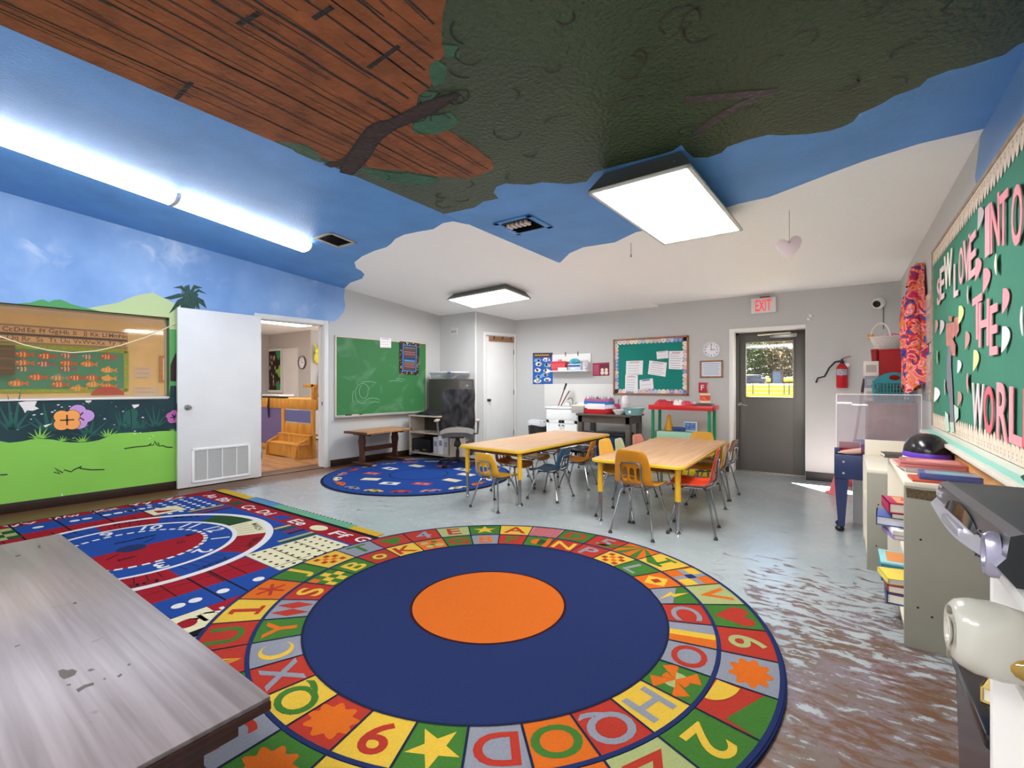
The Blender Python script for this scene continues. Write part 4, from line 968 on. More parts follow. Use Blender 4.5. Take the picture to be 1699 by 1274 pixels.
# ---------------------------------------------------------------- low wooden table in the foreground
h = .5
P = [Vector((*fl(u, v, h), 0)) for u, v in ((120, 882), (449, 1154), (0, 899))]
FT = Frame((P[1].x, P[1].y, 0), (1, -.016, 0), (.016, 1, 0))
t = thing('wooden_table', 'low worn grey-brown wooden table in the left foreground', 'table', FT.M)
def worn_top():
    m = wood('worn grey wood top', '#5d5453', '#736a6b', .30, (.8, 22, 12), 1.5, .5, .12)
    nt = m.node_tree; L = nt.links.new; p = nt.nodes['Principled BSDF']; tc = [n for n in nt.nodes if n.type == 'TEX_COORD'][0]
    src = p.inputs['Base Color'].links[0].from_socket
    n = nt.nodes.new('ShaderNodeTexNoise'); n.inputs['Scale'].default_value = 7; n.inputs['Detail'].default_value = 8; L(tc.outputs['Object'], n.inputs['Vector'])
    r = nt.nodes.new('ShaderNodeMapRange'); r.inputs[1].default_value = .70; r.inputs[2].default_value = .76; L(n.outputs['Fac'], r.inputs[0])
    mx = nt.nodes.new('ShaderNodeMix'); mx.data_type = 'RGBA'; L(r.outputs[0], mx.inputs[0]); L(src, mx.inputs[6]); mx.inputs[7].default_value = hexc('#3d3530'); L(mx.outputs[2], p.inputs['Base Color'])
    return m
yt = 0
b = MB(); b.box(-2.085, 0, -.80, yt, h-.012, h, b=.003)
M_MARK = mat('burnt table mark', '#3b352f', .6); FTt = Frame((P[1].x, P[1].y, h), (1, -.016, 0), (.016, 1, 0))
for l in ([(96,1113),(104,1110),(112,1112),(120,1110),(128,1113),(124,1120),(115,1124),(106,1127),(99,1122)], [(126,1144),(140,1136),(155,1132),(156,1136),(142,1141),(130,1149)], [(194,1122),(201,1117),(203,1120),(197,1124)], [(110,1136),(117,1134),(118,1137),(111,1138)], [(62,906),(66,904),(68,909),(64,910)], [(25,922),(34,920),(34,922),(26,924)], [(24,1072),(33,1069),(33,1071),(25,1074)], [(171,1126),(175,1124),(176,1127),(172,1128)], [(211,1103),(216,1100),(217,1103),(212,1105)], [(120,1001),(126,998),(128,1001),(123,1003)], [(144,1113),(151,1109),(158,1111),(150,1114)]):
    q_ = FTt.pts(l)
    if sum(q_[k-1][0]*q_[k][1]-q_[k][0]*q_[k-1][1] for k in range(len(q_))) < 0: q_.reverse()
    b.poly(q_, h+.0004, 1)
b.build('tabletop', [worn_top(), M_MARK], t)
b = MB(); b.box(-2.087, .002, -.802, yt+.002, h-.034, h-.0115, b=.004); b.build('edge_band', wood('dark table wood', '#2c1511', '#3c1f18'), t)
b = MB(); b.box(-2.03, -.05, -.75, yt-.05, h-.09, h-.035, b=.003); b.build('apron', wood('dark table wood', '#2c1511', '#3c1f18'), t)
for x in (-1.95, -.22):
    for y in (-.70, yt-.10):
        b = MB(); b.box(x-.03, x+.03, y-.03, y+.03, 0.017 if x > -1 else .009, h-.03, b=.004); b.build('leg', wood('dark table wood', '#2c1511', '#3c1f18'), t)

# ---------------------------------------------------------------- along the far wall
def FY(y): return Frame((0, y, 0), (1, 0, 0), (0, 0, 1))
M_PAPER = mat('white paper', '#eae8ea', .8); M_INKT = mat('faint print', '#8d8fa3', .8); M_INKR = mat('red print', '#c98f98', .8)
M_TEALB = mat('teal board paper', '#0f7f73', .85, var=(3, .06)); M_OAK = wood('oak frame', '#8d5a38', '#a87149', .45, (14, 14, 14), 1)
def sheet_of(F, quad, off, rows, title=None, inkm=None, name='paper_sheet', label='', cat='paper', group=None, bg=None, title_m=None):
    """A thin paper given by its four corners (top-left, top-right, bottom-right, bottom-left) with printed lines."""
    P = [Vector(F.px(u, v, off)) for u, v in quad]; c = sum(P, Vector((0, 0)))/4
    Q = [p-c for p in P]; lerp = lambda s, t: (Q[0]*(1-s)+Q[1]*s)*(1-t)+(Q[3]*(1-s)+Q[2]*s)*t
    b = MB(); b.poly([tuple(Q[3]), tuple(Q[2]), tuple(Q[1]), tuple(Q[0])], 0, 0, h=.0012)
    w = (Q[1]-Q[0]).length; hh = (Q[3]-Q[0]).length
    rnd = random.Random(int(quad[0][0]*7+quad[0][1]))
    for i in range(rows):
        t = .16+.76*i/max(1, rows-1); s1 = rnd.uniform(.7, .92)
        b.line([tuple(lerp(.1, t)), tuple(lerp(s1, t))], hh*.022, .0006, 1)
    if title: b.line([tuple(lerp(.2, .09)), tuple(lerp(.8, .09))], hh*(.09 if title_m else .05), .0006, 2)
    return tag(b.build(name, [bg or M_PAPER, inkm or M_INKT, title_m or M_INKR], M=F.at(c.x, c.y, off), smooth=False), label, cat, group)
# bulletin board
x0, x1, z0, z1 = FW.px(1018, 610)[0], FW.px(1143, 610)[0], FW.px(1143, 656)[1], FW.px(1018, 563.5)[1]
t = thing('bulletin_board', 'teal bulletin board with scalloped paper border and oak frame on the far wall', 'board', FW.at((x0+x1)/2, (z0+z1)/2, 0))
hx, hz = (x1-x0)/2, (z1-z0)/2
b = MB(); b.box(-hx+.01, hx-.01, -hz+.01, hz-.01, 0, .008); b.build('backing', M_TEALB, t)
b = MB()
for r in ((-hx, hx, hz-.025, hz), (-hx, hx, -hz, -hz+.025), (-hx, -hx+.028, -hz, hz), (hx-.028, hx, -hz, hz)): b.box(*r, 0, .022, b=.004)
b.build('frame', M_OAK, t)
b = MB(); bw = .068
rnd = random.Random(2)
def scal(xa, ya, xb, yb, nx, ny):
    L = sqrt((xb-xa)**2+(yb-ya)**2); n = int(L/.06)
    for i in range(n):
        s = (i+.5)/n; x, y = xa+(xb-xa)*s, ya+(yb-ya)*s; ux, uy = (xb-xa)/L, (yb-ya)/L; q = L/n/2
        P = [(x-ux*q, y-uy*q), (x+ux*q, y+uy*q), (x+ux*q+nx*bw*.62, y+uy*q+ny*bw*.62), (x+ux*q*.5+nx*bw*.95, y+uy*q*.5+ny*bw*.95), (x-ux*q*.5+nx*bw*.95, y-uy*q*.5+ny*bw*.95), (x-ux*q+nx*bw*.62, y-uy*q+ny*bw*.62)]
        if (P[1][0]-P[0][0])*(P[2][1]-P[1][1])-(P[1][1]-P[0][1])*(P[2][0]-P[1][0]) < 0: P.reverse()
        m = rnd.choice((0, 0, 1, 2, 3, 4)); b.poly(P, .0095+.0003*(i % 2), m)
        b.disc(.012, .0104, rnd.choice((1, 2, 3, 4, 5)), 8, (x+nx*.03, y+ny*.03))
q = .026
scal(-hx+q, hz-q, hx-q, hz-q, 0, -1); scal(-hx+q, -hz+q, hx-q, -hz+q, 0, 1); scal(-hx+q, -hz+q, -hx+q, hz-q, 1, 0); scal(hx-q, -hz+q, hx-q, hz-q, -1, 0)
b.build('scalloped_border', [mat('border cream', '#efe3d6', .8), mat('border pink', '#dcb9bb', .8), mat('border lilac', '#b9b7d6', .8), mat('border blue', '#7f93c4', .8), mat('border mint', '#bfdcc9', .8), mat('border yellow', '#e4d48a', .8)], t, smooth=False)
for i, (q, rows, ti, lab) in enumerate((
    ([(1089,583.5),(1108.5,581.5),(1109,594),(1090,596)], 3, 'NOTES', 'small landscape notice high on the teal board'),
    ([(1110,582.5),(1133.5,582),(1132,613),(1109.5,612)], 7, 'SCHEDULE', 'portrait notice with four short blocks at the right of the teal board'),
    ([(1039,599),(1067,598),(1066,621.5),(1038.5,621.5)], 5, 'CALENDAR', 'grid calendar page at the left of the teal board'),
    ([(1077.5,598),(1106.5,601.5),(1104,625),(1075,620.5)], 6, 'RULES', 'tilted landscape notice in the middle of the teal board'),
    ([(1037.5,621.5),(1058,622),(1058.5,649),(1037,649)], 6, 'MENU', 'plain portrait page hanging below the calendar page'),
    ([(1061,630.5),(1083,627.5),(1084.5,645),(1061.5,647)], 3, 'WELCOME', 'notice with a dark blue heading at the foot of the teal board'))):
    sheet_of(FW, q, .0125+.0012*(i == 1), rows, ti, None, 'paper_notice', lab, 'paper', 'papers pinned on the teal board', title_m=mat('blue print', '#2d4f86', .8) if i == 5 else None)
# posters, shelf
def colour_poster(F, quad, off, name, label, cols, title, seed, cat='poster', n=10, th=.002):
    P = [Vector(F.px(u, v, off)) for u, v in quad]; c = sum(P, Vector((0, 0)))/4; Q = [p-c for p in P]; rnd = random.Random(seed)
    lerp = lambda s, t: (Q[0]*(1-s)+Q[1]*s)*(1-t)+(Q[3]*(1-s)+Q[2]*s)*t
    b = MB(); b.poly([tuple(Q[3]), tuple(Q[2]), tuple(Q[1]), tuple(Q[0])], 0, 0, h=th)
    return b, lerp, rnd, F.at(c.x, c.y, off)
b, lerp, rnd, M = colour_poster(FW, [(884,585.5),(917,585),(917,637),(884,637.5)], .004, '', '', None, '', 3)
b.poly([tuple(lerp(*p)) for p in ((.03, .14), (.97, .14), (.97, .01), (.03, .01))], .0006, 4)
b.line([tuple(lerp(.1+.06*k, .075+.018*(-1)**k)) for k in range(13)], .014, .0010, 2)
for i, (s, t_) in enumerate(((.25, .24), (.7, .22), (.3, .36), (.75, .4), (.25, .55), (.7, .58), (.3, .76), (.75, .86), (.25, .9), (.6, .7))):
    pts = []
    for k in range(14):
        a = k*2*pi/14; pts.append(tuple(lerp(s+.2*cos(a)*rnd.uniform(.75, 1.05), t_+.072*sin(a)*rnd.uniform(.75, 1.05))))
    if sum(pts[k-1][0]*pts[k][1]-pts[k][0]*pts[k-1][1] for k in range(14)) < 0: pts.reverse()
    b.poly(pts, .0006+.00005*i, 1 if i % 3 else 5)
    for k in range(3): b.disc(.022, .0014, rnd.choice((2, 3, 6, 7)), 10, tuple(lerp(s+rnd.uniform(-.1, .1), t_+rnd.uniform(-.03, .03))))
tag(b.build('wall_poster', [mat('poster blue', '#2458a6', .5), mat('poster white', '#dfe3ea', .5), mat('poster yellow', '#e2c24e', .5), mat('poster tan', '#c99a72', .5), mat('poster dark', '#4a2d2a', .5), mat('poster sky', '#6fa3d8', .5), mat('poster green', '#5c8f5a', .5), mat('poster violet', '#8c7fb5', .5)], M=M, smooth=False), 'blue picture poster with a dark title strip on the far wall', 'poster')
b, lerp, rnd, M = colour_poster(FW, [(983.5,602.5),(1011,601),(1011,623),(983.5,623.5)], .003, '', '', None, '', 5)
b.poly([tuple(lerp(*p)) for p in ((.42, .97), (.97, .97), (.97, .12), (.42, .12))], .0006, 1)
for k in range(6): b.line([tuple(lerp(.06, .2+.13*k)), tuple(lerp(.36, .2+.13*k))], .008, .0010, 2)
for x in (.58, .82): b.disc(.028, .0010, 3, 10, tuple(lerp(x, .55))); b.disc(.034, .0010, 3, 10, tuple(lerp(x, .78)))
tag(b.build('wall_poster', [mat('magenta card', '#a01f49', .5), mat('maroon card', '#6d1530', .5), mat('pale magenta', '#cf7c97', .5), mat('cream figure', '#ecd9c4', .5)], M=M, smooth=False), 'small magenta card beside the teal board', 'poster')
sx0, sx1, sz0, sz1 = FW.px(917, 600)[0], FW.px(981, 600)[0], FW.px(981, 616)[1], FW.px(981, 586)[1]
t = thing('wall_shelf', 'white shelf board with a back plate above the sink', 'shelf', FW.at((sx0+sx1)/2, sz0, 0)); hw = (sx1-sx0)/2
b = MB(); b.box(-hw, hw, 0, sz1-sz0, .0005, .016, b=.003); b.build('back_plate', M_WHITE, t)
b = MB(); b.box(-hw, hw, 0, .018, .016, .17, b=.003); b.build('shelf_board', M_WHITE, t)
for x in (-.1, .14):
    b = MB(); b.tube([(x, sz1-sz0-.03, .017), (x, sz1-sz0-.01, .04), (x+.01, sz1-sz0+.035, .045)], .007); b.build('hook', M_BLACK, t)
def onshelf(name, label, cat, u0, u1, hgt, mb_fn, mats, d=.09):
    xa, xb = FW.px(u0, 610, d)[0], FW.px(u1, 610, d)[0]; b = MB(); mb_fn(b, (xb-xa)/2, hgt)
    return tag(b.build(name, mats, M=FW.at((xa+xb)/2, sz0+.0185, d)), label, cat)
M_PINKP = mat('coral red plastic', '#d8434c', .35); M_CLRW = mat('milky white plastic', '#e6ddd8', .4)
def bskt(b, w, h):
    b.hexa([(-w*.85, 0, -.055), (w*.85, 0, -.055), (w*.85, 0, .055), (-w*.85, 0, .055), (-w, h, -.068), (w, h, -.068), (w, h, .068), (-w, h, .068)], 0)
    for k in range(7): x = -w*.8+w*1.6*k/6; b.box(x-.004, x+.004, h*.25, h*.8, .061, .066, 1)
    b.box(-w*1.02, w*1.02, h*.92, h*1.03, .06, .074, 0, b=.003); b.box(-.03, .03, h, h*1.25, -.02, .02, 1, b=.006)
onshelf('basket', 'coral red plastic basket on the white wall shelf', 'basket', 917, 941, .155, bskt, [M_PINKP, mat('pale coral', '#e98a8c', .4)])
def tray(b, w, h): b.box(-w, w, 0, h, -.04, .03, 0, b=.006); b.box(-w*.8, w*.8, h, h*1.3, -.03, .02, 0, b=.004)
onshelf('box', 'flat white box in front of the coral basket', 'box', 926, 941, .05, lambda b, w, h: b.box(-w, w, 0, h, -.012, .012, 0, b=.003), [M_CLRW], .1585)
def pack(b, w, h): b.box(-w, w, 0, h, -.05, .05, 0, b=.012); b.box(-w*.9, w*.9, h*.55, h*.8, .048, .052, 1); b.box(-w*.5, w*.1, h*.15, h*.4, .048, .052, 2)
onshelf('box', 'blue and white carton on the white wall shelf', 'box', 944, 966, .11, pack, [mat('pale blue carton', '#b9cfe0', .5), mat('navy print', '#2b3f7e', .5), M_PAPER])
def bag(b, w, h):
    b.sheet(lambda s, t: ((s*2-1)*w*(1-.25*t**3), t*h, .045*sin(pi*s)*(1-.6*t)+.01*sin(9*s+6*t)), 10, 8, 0); b.sheet(lambda s, t: ((1-s*2)*w*(1-.25*t**3), t*h, -.045*sin(pi*s)*(1-.6*t)), 10, 8, 0)
onshelf('pouch', 'clear pale pouch leaning at the right end of the wall shelf', 'bag', 966, 976, .17, bag, [mat('pale print pouch', '#cfc6cc', .4, var=(30, .35))])
o = onshelf('cloth_roll', 'turquoise cloth bundle lying on the blue and white carton', 'cloth', 945, 962, .09, lambda b, w, h: b.ball((0, h/2+.112, 0), w, h/2, .05, 0, 16), [mat('turquoise cloth', '#49a5bd', .8, bump=(30, .6), var=(15, .3))])

# clock and framed page
def clock(label, M, r, rim, face='#eceaf0', hands=True, cat='clock'):
    t = thing('wall_clock', label, cat, M)
    b = MB(); b.lathe([(r, 0), (r, .02), (r-.006, .032), (r*.9, .034), (r*.86, .024), (r*.86, .010)], n=40); b.build('rim', mat('clock rim '+rim, rim, .35), t)
    b = MB(); b.disc(r*.87, .014, 0, 40)
    for k in range(12):
        a = pi/2-k*pi/6; b.text(str(k or 12), (r*.70*cos(a), r*.70*sin(a)), r*.19, .0146, 1)
    for k in range(60): a = k*pi/30; b.line([(r*.82*cos(a), r*.82*sin(a)), (r*.86*cos(a), r*.86*sin(a))], r*.012, .0146, 1)
    b.build('dial', [mat('clock face', face, .5), mat('clock print', '#24242c', .5)], t, smooth=False)
    b = MB(); b.line([(0, -r*.08), (0, r*.66)], r*.05, .019, 0); b.build('minute_hand', M_BLACK, t, smooth=False)
    b = MB(); b.line([(-r*.08, 0), (r*.48, -.0)], r*.06, .017, 0); b.build('hour_hand', M_BLACK, t, smooth=False)
    return t
cx_, cz_ = FW.px(1180.5, 580.3); clock('round white wall clock to the left of the exit door', FW.at(cx_, cz_, 0), .118, '#e6e5e8')
x0, x1, z0, z1 = FW.px(1161.5, 612)[0], FW.px(1199.5, 612)[0], FW.px(1180, 626.5)[1], FW.px(1180, 598)[1]
t = thing('picture_frame', 'small brown framed page under the round white clock', 'picture', FW.at((x0+x1)/2, (z0+z1)/2, 0)); hx, hz = (x1-x0)/2, (z1-z0)/2
b = MB()
for r in ((-hx, hx, hz-.02, hz), (-hx, hx, -hz, -hz+.02), (-hx, -hx+.02, -hz, hz), (hx-.02, hx, -hz, hz)): b.box(*r, 0, .018, b=.003)
b.build('frame', M_OAK, t)
b = MB(); b.box(-hx+.015, hx-.015, -hz+.015, hz-.015, .002, .006)
for k in range(7): b.line([(-hx*.7, hz*.62-k*hz*.2), (hx*(.7-.05*(k % 3)), hz*.62-k*hz*.2)], .006, .0064, 1)
b.build('page', [mat('pale blue page', '#d6dee6', .6), mat('blue handwriting', '#8a9ab8', .7)], t, smooth=False)
# exit sign, camera, small wall bits
x0, x1, z0, z1 = FW.px(1246, 505, .05)[0], FW.px(1287.5, 505, .05)[0], FW.px(1246, 520.5, .05)[1], FW.px(1288, 492, .05)[1]
t = thing('exit_sign', 'white exit sign with red letters above the exit door', 'sign', FW.at((x0+x1)/2, (z0+z1)/2, 0)); hx, hz = (x1-x0)/2, (z1-z0)/2
b = MB(); b.box(-hx, hx, -hz, hz, .0, .055, b=.006); b.box(-hx*.8, hx*.8, -hz*.82, hz*.86, .054, .057, b=.001); b.build('sign_box', mat('white sign plastic', '#dedbd8', .45), t)
b = MB(); b.text('EXIT', (0, 0), hz*1.45, .0578, 0, w=hx*1.28); b.build('lettering', mat('red exit letters', '#d93a45', .5, emit=.6), t, smooth=False)
b = MB(); b.box(-hx*.3, hx*.5, hz, hz+.02, .01, .045, b=.004); b.build('mount', mat('red brown mount', '#8d4a44', .5), t)
x, z = FW.px(1463, 499.5, .06)
t = thing('security_camera', 'small white security camera high in the right corner of the far wall', 'camera', FW.at(x, z, 0))
b = MB(); b.lathe([(.028, 0), (.03, .012), (.014, .02), (.014, .035)], n=16); b.build('mount', M_WHITE, t)
b = MB(); b.lathe([(.0, .012), (.045, .02), (.062, .045), (.066, .075), (.058, .105), (.044, .118)], n=28, T=RX(.35) @ RY(-.45)); b.build('camera_body', M_WHITE, t)
b = MB(); b.lathe([(.044, .116), (.038, .122), (.02, .127), (0, .128)], n=24, T=RX(.35) @ RY(-.45)); b.build('lens', mat('black glass lens', '#0a0a10', .08), t)
b = MB(); b.tube([(.015, -.03, .012), (.018, -.15, .006), (.02, -.33, .006)], .005); b.build('cable', mat('grey cable', '#6d6a66', .5), t)
x, z = FW.px(1343, 526.5); b = MB(); b.box(-.035, -.008, -.03, .004, 0, .012, b=.003, T=RZ(.5)); b.box(.004, .034, -.012, .034, 0, .012, b=.003, T=RZ(.5))
tag(b.build('wall_bracket', M_WHITE, M=FW.at(x, z, 0)), 'tiny white two-piece wall bracket right of the exit sign', 'bracket')
x, z = FW.px(1397, 618, .07)
t = thing('fire_extinguisher', 'red fire extinguisher with black hose on the far wall', 'extinguisher', FW.at(x, 0, .075)); zb = FW.px(1397, 643.5, .07)[1]; zt = FW.px(1397, 603, .07)[1]
Ty = RX(-pi/2); H_ = zt-zb
b = MB(); b.lathe([(.055, 0), (.06, .012), (.06, H_*.80), (.05, H_*.90), (.024, H_)], n=28, T=TR(0, zb, 0) @ Ty); b.build('cylinder', mat('extinguisher red', '#b5121d', .3), t)
b = MB(); b.lathe([(.0605, H_*.52), (.0607, H_*.76)], n=28, T=TR(0, zb, 0) @ Ty); b.build('instruction_label', mat('silver instruction label', '#9fa1ad', .45, var=(45, .5)), t)
b = MB(); b.lathe([(.022, H_), (.022, H_+.03), (.012, H_+.04)], T=TR(0, zb, 0) @ Ty, n=14); b.box(-.012, .012, zb+H_+.03, zb+H_+.055, -.02, .02, b=.003); b.build('valve', mat('black valve', '#23201f', .4), t)
b = MB(); b.tube([(-.01, zb+H_+.05, 0), (.04, zb+H_+.075, .02), (.09, zb+H_+.085, .03)], .006); b.build('lever', mat('extinguisher red', '#b5121d'), t)
b = MB(); b.lathe([(.024, 0), (.024, .006)], T=TR(.052, zb+H_*.93, .012), n=16); b.build('inspection_tag', M_PAPER, t)
hx_, hz_ = FW.px(1354, 635, .07); b = MB(); b.tube([(-.02, zb+H_+.03, .0), (-.07, zb+H_+.02, .02), (-.13, zb+H_-.05, .02), (-.18, zb+H_-.16, .02), (hx_-x+.02, hz_+.06, .02), (hx_-x, hz_, .02)], .011, n=10); b.build('hose', M_BLACK, t)
b = MB(); b.box(-.02, .02, zb+.1, zb+.24, -.075, -.056); b.build('bracket', M_METAL, t)

# sink cabinet
YS = 6.78; FS = FY(YS)
x0, x1, zt = FS.px(905, 690)[0], FS.px(959.5, 690)[0], .875
t = thing('sink_cabinet', 'white sink cabinet with two doors against the far wall', 'cabinet', TR((x0+x1)/2, YS)); hw = (x1-x0)/2; dp = Y_FAR-YS-.002
b = MB(); b.box(-hw+.012, hw-.012, .012, dp, .08, zt-.03, b=.003); b.box(-hw+.03, hw-.03, .06, dp, 0, .08); b.build('carcass', M_WHITE, t)
b = MB(); b.box(-hw, hw, -.008, dp, zt-.03, zt, b=.006); b.box(-hw, hw, dp-.02, dp, zt, zt+.06, b=.004); b.build('sink_top', mat('white cultured marble', '#eceae8', .25), t)
b = MB(); b.box(-hw+.02, hw-.02, 0, .014, zt-.21, zt-.05, b=.003); b.build('false_drawer', M_WHITE, t)
for s in (-1, 1):
    b = MB(); xa, xb = (s*.004, s*(hw-.02)); xa, xb = min(xa, xb), max(xa, xb)
    b.box(xa, xb, .002, .014, .10, zt-.22, b=.002)
    for r in ((xa, xa+.05, .10, zt-.22), (xb-.05, xb, .10, zt-.22), (xa, xb, .10, .15), (xa, xb, zt-.27, zt-.22)): b.box(r[0], r[1], -.004, .006, r[2], r[3], b=.002)
    d = b.build('door', M_WHITE, t)
    b = MB(); b.ball((s*.035, -.018, zt-.30), .014); b.tube([(s*.035, 0, zt-.30), (s*.035, -.014, zt-.30)], .006); b.build('knob', mat('dark nickel knob', '#575049', .3, .9), d)
b = MB(); b.tube([(.02, .35, zt), (.02, .35, zt+.09), (.018, .32, zt+.135), (.0, .28, zt+.14), (-.02, .25, zt+.11)], .013, n=10); b.tube([(.07, .36, zt), (.07, .36, zt+.05)], .016); b.tube([(.07, .36, zt+.055), (.12, .34, zt+.065)], .008); b.tube([(-.03, .36, zt), (-.03, .36, zt+.05)], .016); b.tube([(-.03, .36, zt+.055), (-.07, .34, zt+.065)], .008); b.build('faucet', M_METAL, t)
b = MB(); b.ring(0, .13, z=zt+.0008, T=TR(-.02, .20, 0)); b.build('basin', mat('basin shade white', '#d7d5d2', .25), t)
x0, x1, z0, z1 = FW.px(903.5, 660)[0], FW.px(1019, 660)[0], .75, FW.px(960, 637)[1]
b = MB(); b.box(x0, x1, z0, z1, .0005, .008, b=.002); tag(b.build('splash_panel', mat('white splash panel', '#d9d7d3', .3), M=FW.M), 'white splash panel on the wall behind the sink', 'panel')
FB = FY(6.98)
for i, (u0, v0, u1, v1, col, lab, nm) in enumerate(((926.5, 671.5, 933, 636.5, '#7b5248', 'tall brown paint brush with black tip standing on the sink', 'paint_brush'), (929, 671.5, 936.5, 649, '#6a3f36', 'shorter brown stick leaning right beside the tall brush', 'paint_stick'), (930.5, 671.5, 939.5, 650, '#cfcac8', 'white stick leaning at the right of the brushes', 'paint_stick'))):
    a, c = FB.px(u0, v0), FB.px(u1, v1); y = 6.98+.03*i
    b = MB(); b.tube([(a[0], y, zt+.002), (a[0]+(c[0]-a[0])*.75, y+.10, zt+(c[1]-zt)*.75), (c[0], y+.14, c[1])], [.010, .011, .012], 0 if i else 0)
    if i == 0: b.tube([(a[0]+(c[0]-a[0])*.72, y+.098, zt+(c[1]-zt)*.72), (c[0], y+.14, c[1]+.004)], [.0135, .018], 1)
    tag(b.build(nm, [mat('stick '+col, col, .4), M_BLACK]), lab, 'brush')
# trash can
x0 = FS.px(905, 690)[0]; r = .175
t = thing('trash_can', 'black trash can with a white liner beside the sink cabinet', 'trash can', TR(x0-.195, 6.86))
b = MB(); b.lathe([(r*.78, 0), (r*.80, .01), (r, .60), (r*.97, .60), (r*.78, .02), (0, .015)], n=28); b.build('can', mat('black can plastic', '#2a2826', .45), t)
b = MB(); k = 40; V = []; prof = [(1.01, .545), (1.04, .56), (1.05, .60), (1.04, .622), (.96, .615), (.9, .45)]
for rr, z in prof:
    for j in range(k): a = 2*pi*j/k; w_ = 1+.025*sin(5*a)+.02*sin(11*a+z*9); V.append((r*rr*w_*cos(a), r*rr*w_*sin(a), z+.012*sin(3*a)))
b.add(V, [(i*k+j, i*k+(j+1) % k, (i+1)*k+(j+1) % k, (i+1)*k+j) for i in range(len(prof)-1) for j in range(k)]); b.build('liner', mat('white bin liner', '#dcdcdc', .4, bump=(25, .4)), t)
# dark table with its load
YD = 6.50; FD = FY(YD); zt = .795
x0, x1 = FD.px(955, 690)[0], FD.px(1046.5, 690)[0]; hw = (x1-x0)/2; dp = .56
M_DKW = wood('dark grey-brown wood', '#453b36', '#63564e', .45)
t = thing('side_table', 'dark grey-brown wooden table beside the sink cabinet', 'table', TR((x0+x1)/2, YD))
b = MB(); b.box(-hw, hw, 0, dp, zt-.028, zt, b=.005); b.build('tabletop', M_DKW, t)
b = MB(); b.box(-hw+.03, hw-.03, .03, dp-.03, zt-.13, zt-.028); b.build('apron', M_DKW, t)
for s in (-1, 1):
    for y in (.065, dp-.065):
        b = MB(); b.box(s*(hw-.06)-.035, s*(hw-.06)+.035, y-.035, y+.035, 0, zt-.028, b=.003); b.build('leg', M_DKW, t)
def put(name, label, cat, u, y, z, parts, group=None, rz=0):
    x = FY(y).px(u, 680)[0]; t = thing(name, label, cat, TR(x, y, z) @ RZ(rz), group)
    for nm, b, m in parts: b.build(nm, m, t)
    return t
M_REDPK = mat('glossy red wrap', '#bf1f28', .25)
b = MB(); n_ = 24
def pk(s, t_): a = s*2*pi; q = 1-.06*abs(2*t_-1)**6; return (.235*q*(abs(cos(a))**.45)*(1 if cos(a) > 0 else -1), .12*q*(abs(sin(a))**.6)*(1 if sin(a) > 0 else -1), .225*t_+.004*sin(22*s))
def banded(z0, z1):
    b = MB(); b.sheet(lambda s, t_: pk(s, z0+(z1-z0)*t_), 40, 8); return b
top = MB(); V = [pk(i/40, .97) for i in range(40)]; top.add(V + [(0, 0, .226)], [(i, (i+1) % 40, 40) for i in range(40)])
rnd = random.Random(5)
for k in range(26):
    x, y = rnd.uniform(-.19, .19), rnd.uniform(-.09, .09); top.poly([(x-.012, y), (x+.014, y-.006), (x+.004+rnd.uniform(-.02, .02), y+.012)], .0, 0, TR(0, 0, .225) @ RX(.0)); top.add([(x-.012, y, .222), (x+.012, y, .222), (x+rnd.uniform(-.02, .02), y+rnd.uniform(-.02, .02), .222+rnd.uniform(.03, .06))], [(0, 1, 2), (2, 1, 0)])
lab = MB(); lab.box(-.14, .15, -.1245, -.1205, .07, .155, b=.004); 
put('bottle_pack', 'shrink-wrapped red, white and blue drink pack on the dark table', 'pack', 994, 6.72, zt+.001, [('red_band', banded(0, .36), M_REDPK), ('white_band', banded(.36, .62), mat('white wrap', '#dfe3ea', .25)), ('blue_band', banded(.62, .86), mat('blue wrap', '#2f6fb5', .25)), ('pink_band', banded(.86, 1), mat('pink wrap', '#b24a78', .3)), ('pack_top', top, mat('pale foil tops', '#a99aa0', .3, .3)), ('pack_label', lab, M_PAPER)])
b = MB(); b.box(-.09, .09, -.06, .06, 0, .15, b=.03); b2_ = MB(); b2_.box(-.06, .06, -.064, -.058, .05, .11, b=.002)
put('wipes_pack', 'bright pink packet behind the drink pack on the dark table', 'pack', 1019, 6.93, zt+.001, [('packet', b, mat('bright pink wrap', '#cf3d7c', .3)), ('packet_label', b2_, mat('pale pink print', '#efb9cd', .4))])
b = MB(); b.box(-.11, .11, -.08, .08, 0, .10, b=.01); put('storage_tub', 'small pale grey tub at the left end of the dark table', 'box', 962, 6.68, zt+.001, [('tub', b, mat('pale grey tub', '#a5a39a', .5)), ('lid', MB().box(-.115, .115, -.085, .085, .10, .125, b=.006), mat('cream tub lid', '#dcd6c6', .5))])
b = MB(); b.lathe([(.05, 0), (.056, .008), (.056, .20), (.054, .23), (.044, .265), (.02, .282), (0, .284)], n=24); put('plastic_bottle', 'tall white round-topped plastic bottle on the dark table', 'bottle', 1037.5, 6.80, zt+.001, [('bottle', b, mat('white bottle plastic', '#e6dfe0', .35)), ('bottle_print', MB().lathe([(.0565, .10), (.0565, .16)], n=24), mat('faint pink print', '#e3c3c6', .4))])
b = MB(); b.lathe([(.045, 0), (.09, .06), (.094, .075), (.086, .07), (.042, .01), (0, .008)], n=28); put('bowl', 'small white bowl between drink pack and aqua basin', 'bowl', 1027, 6.62, zt+.001, [('bowl', b, M_WHITE)])
b = MB(); b.lathe([(.11, 0), (.155, .095), (.165, .10), (.165, .108), (.15, .105), (.105, .012), (0, .008)], n=32); b3 = MB(); b3.box(-.02, .02, -.155, -.148, .03, .07, b=.004)
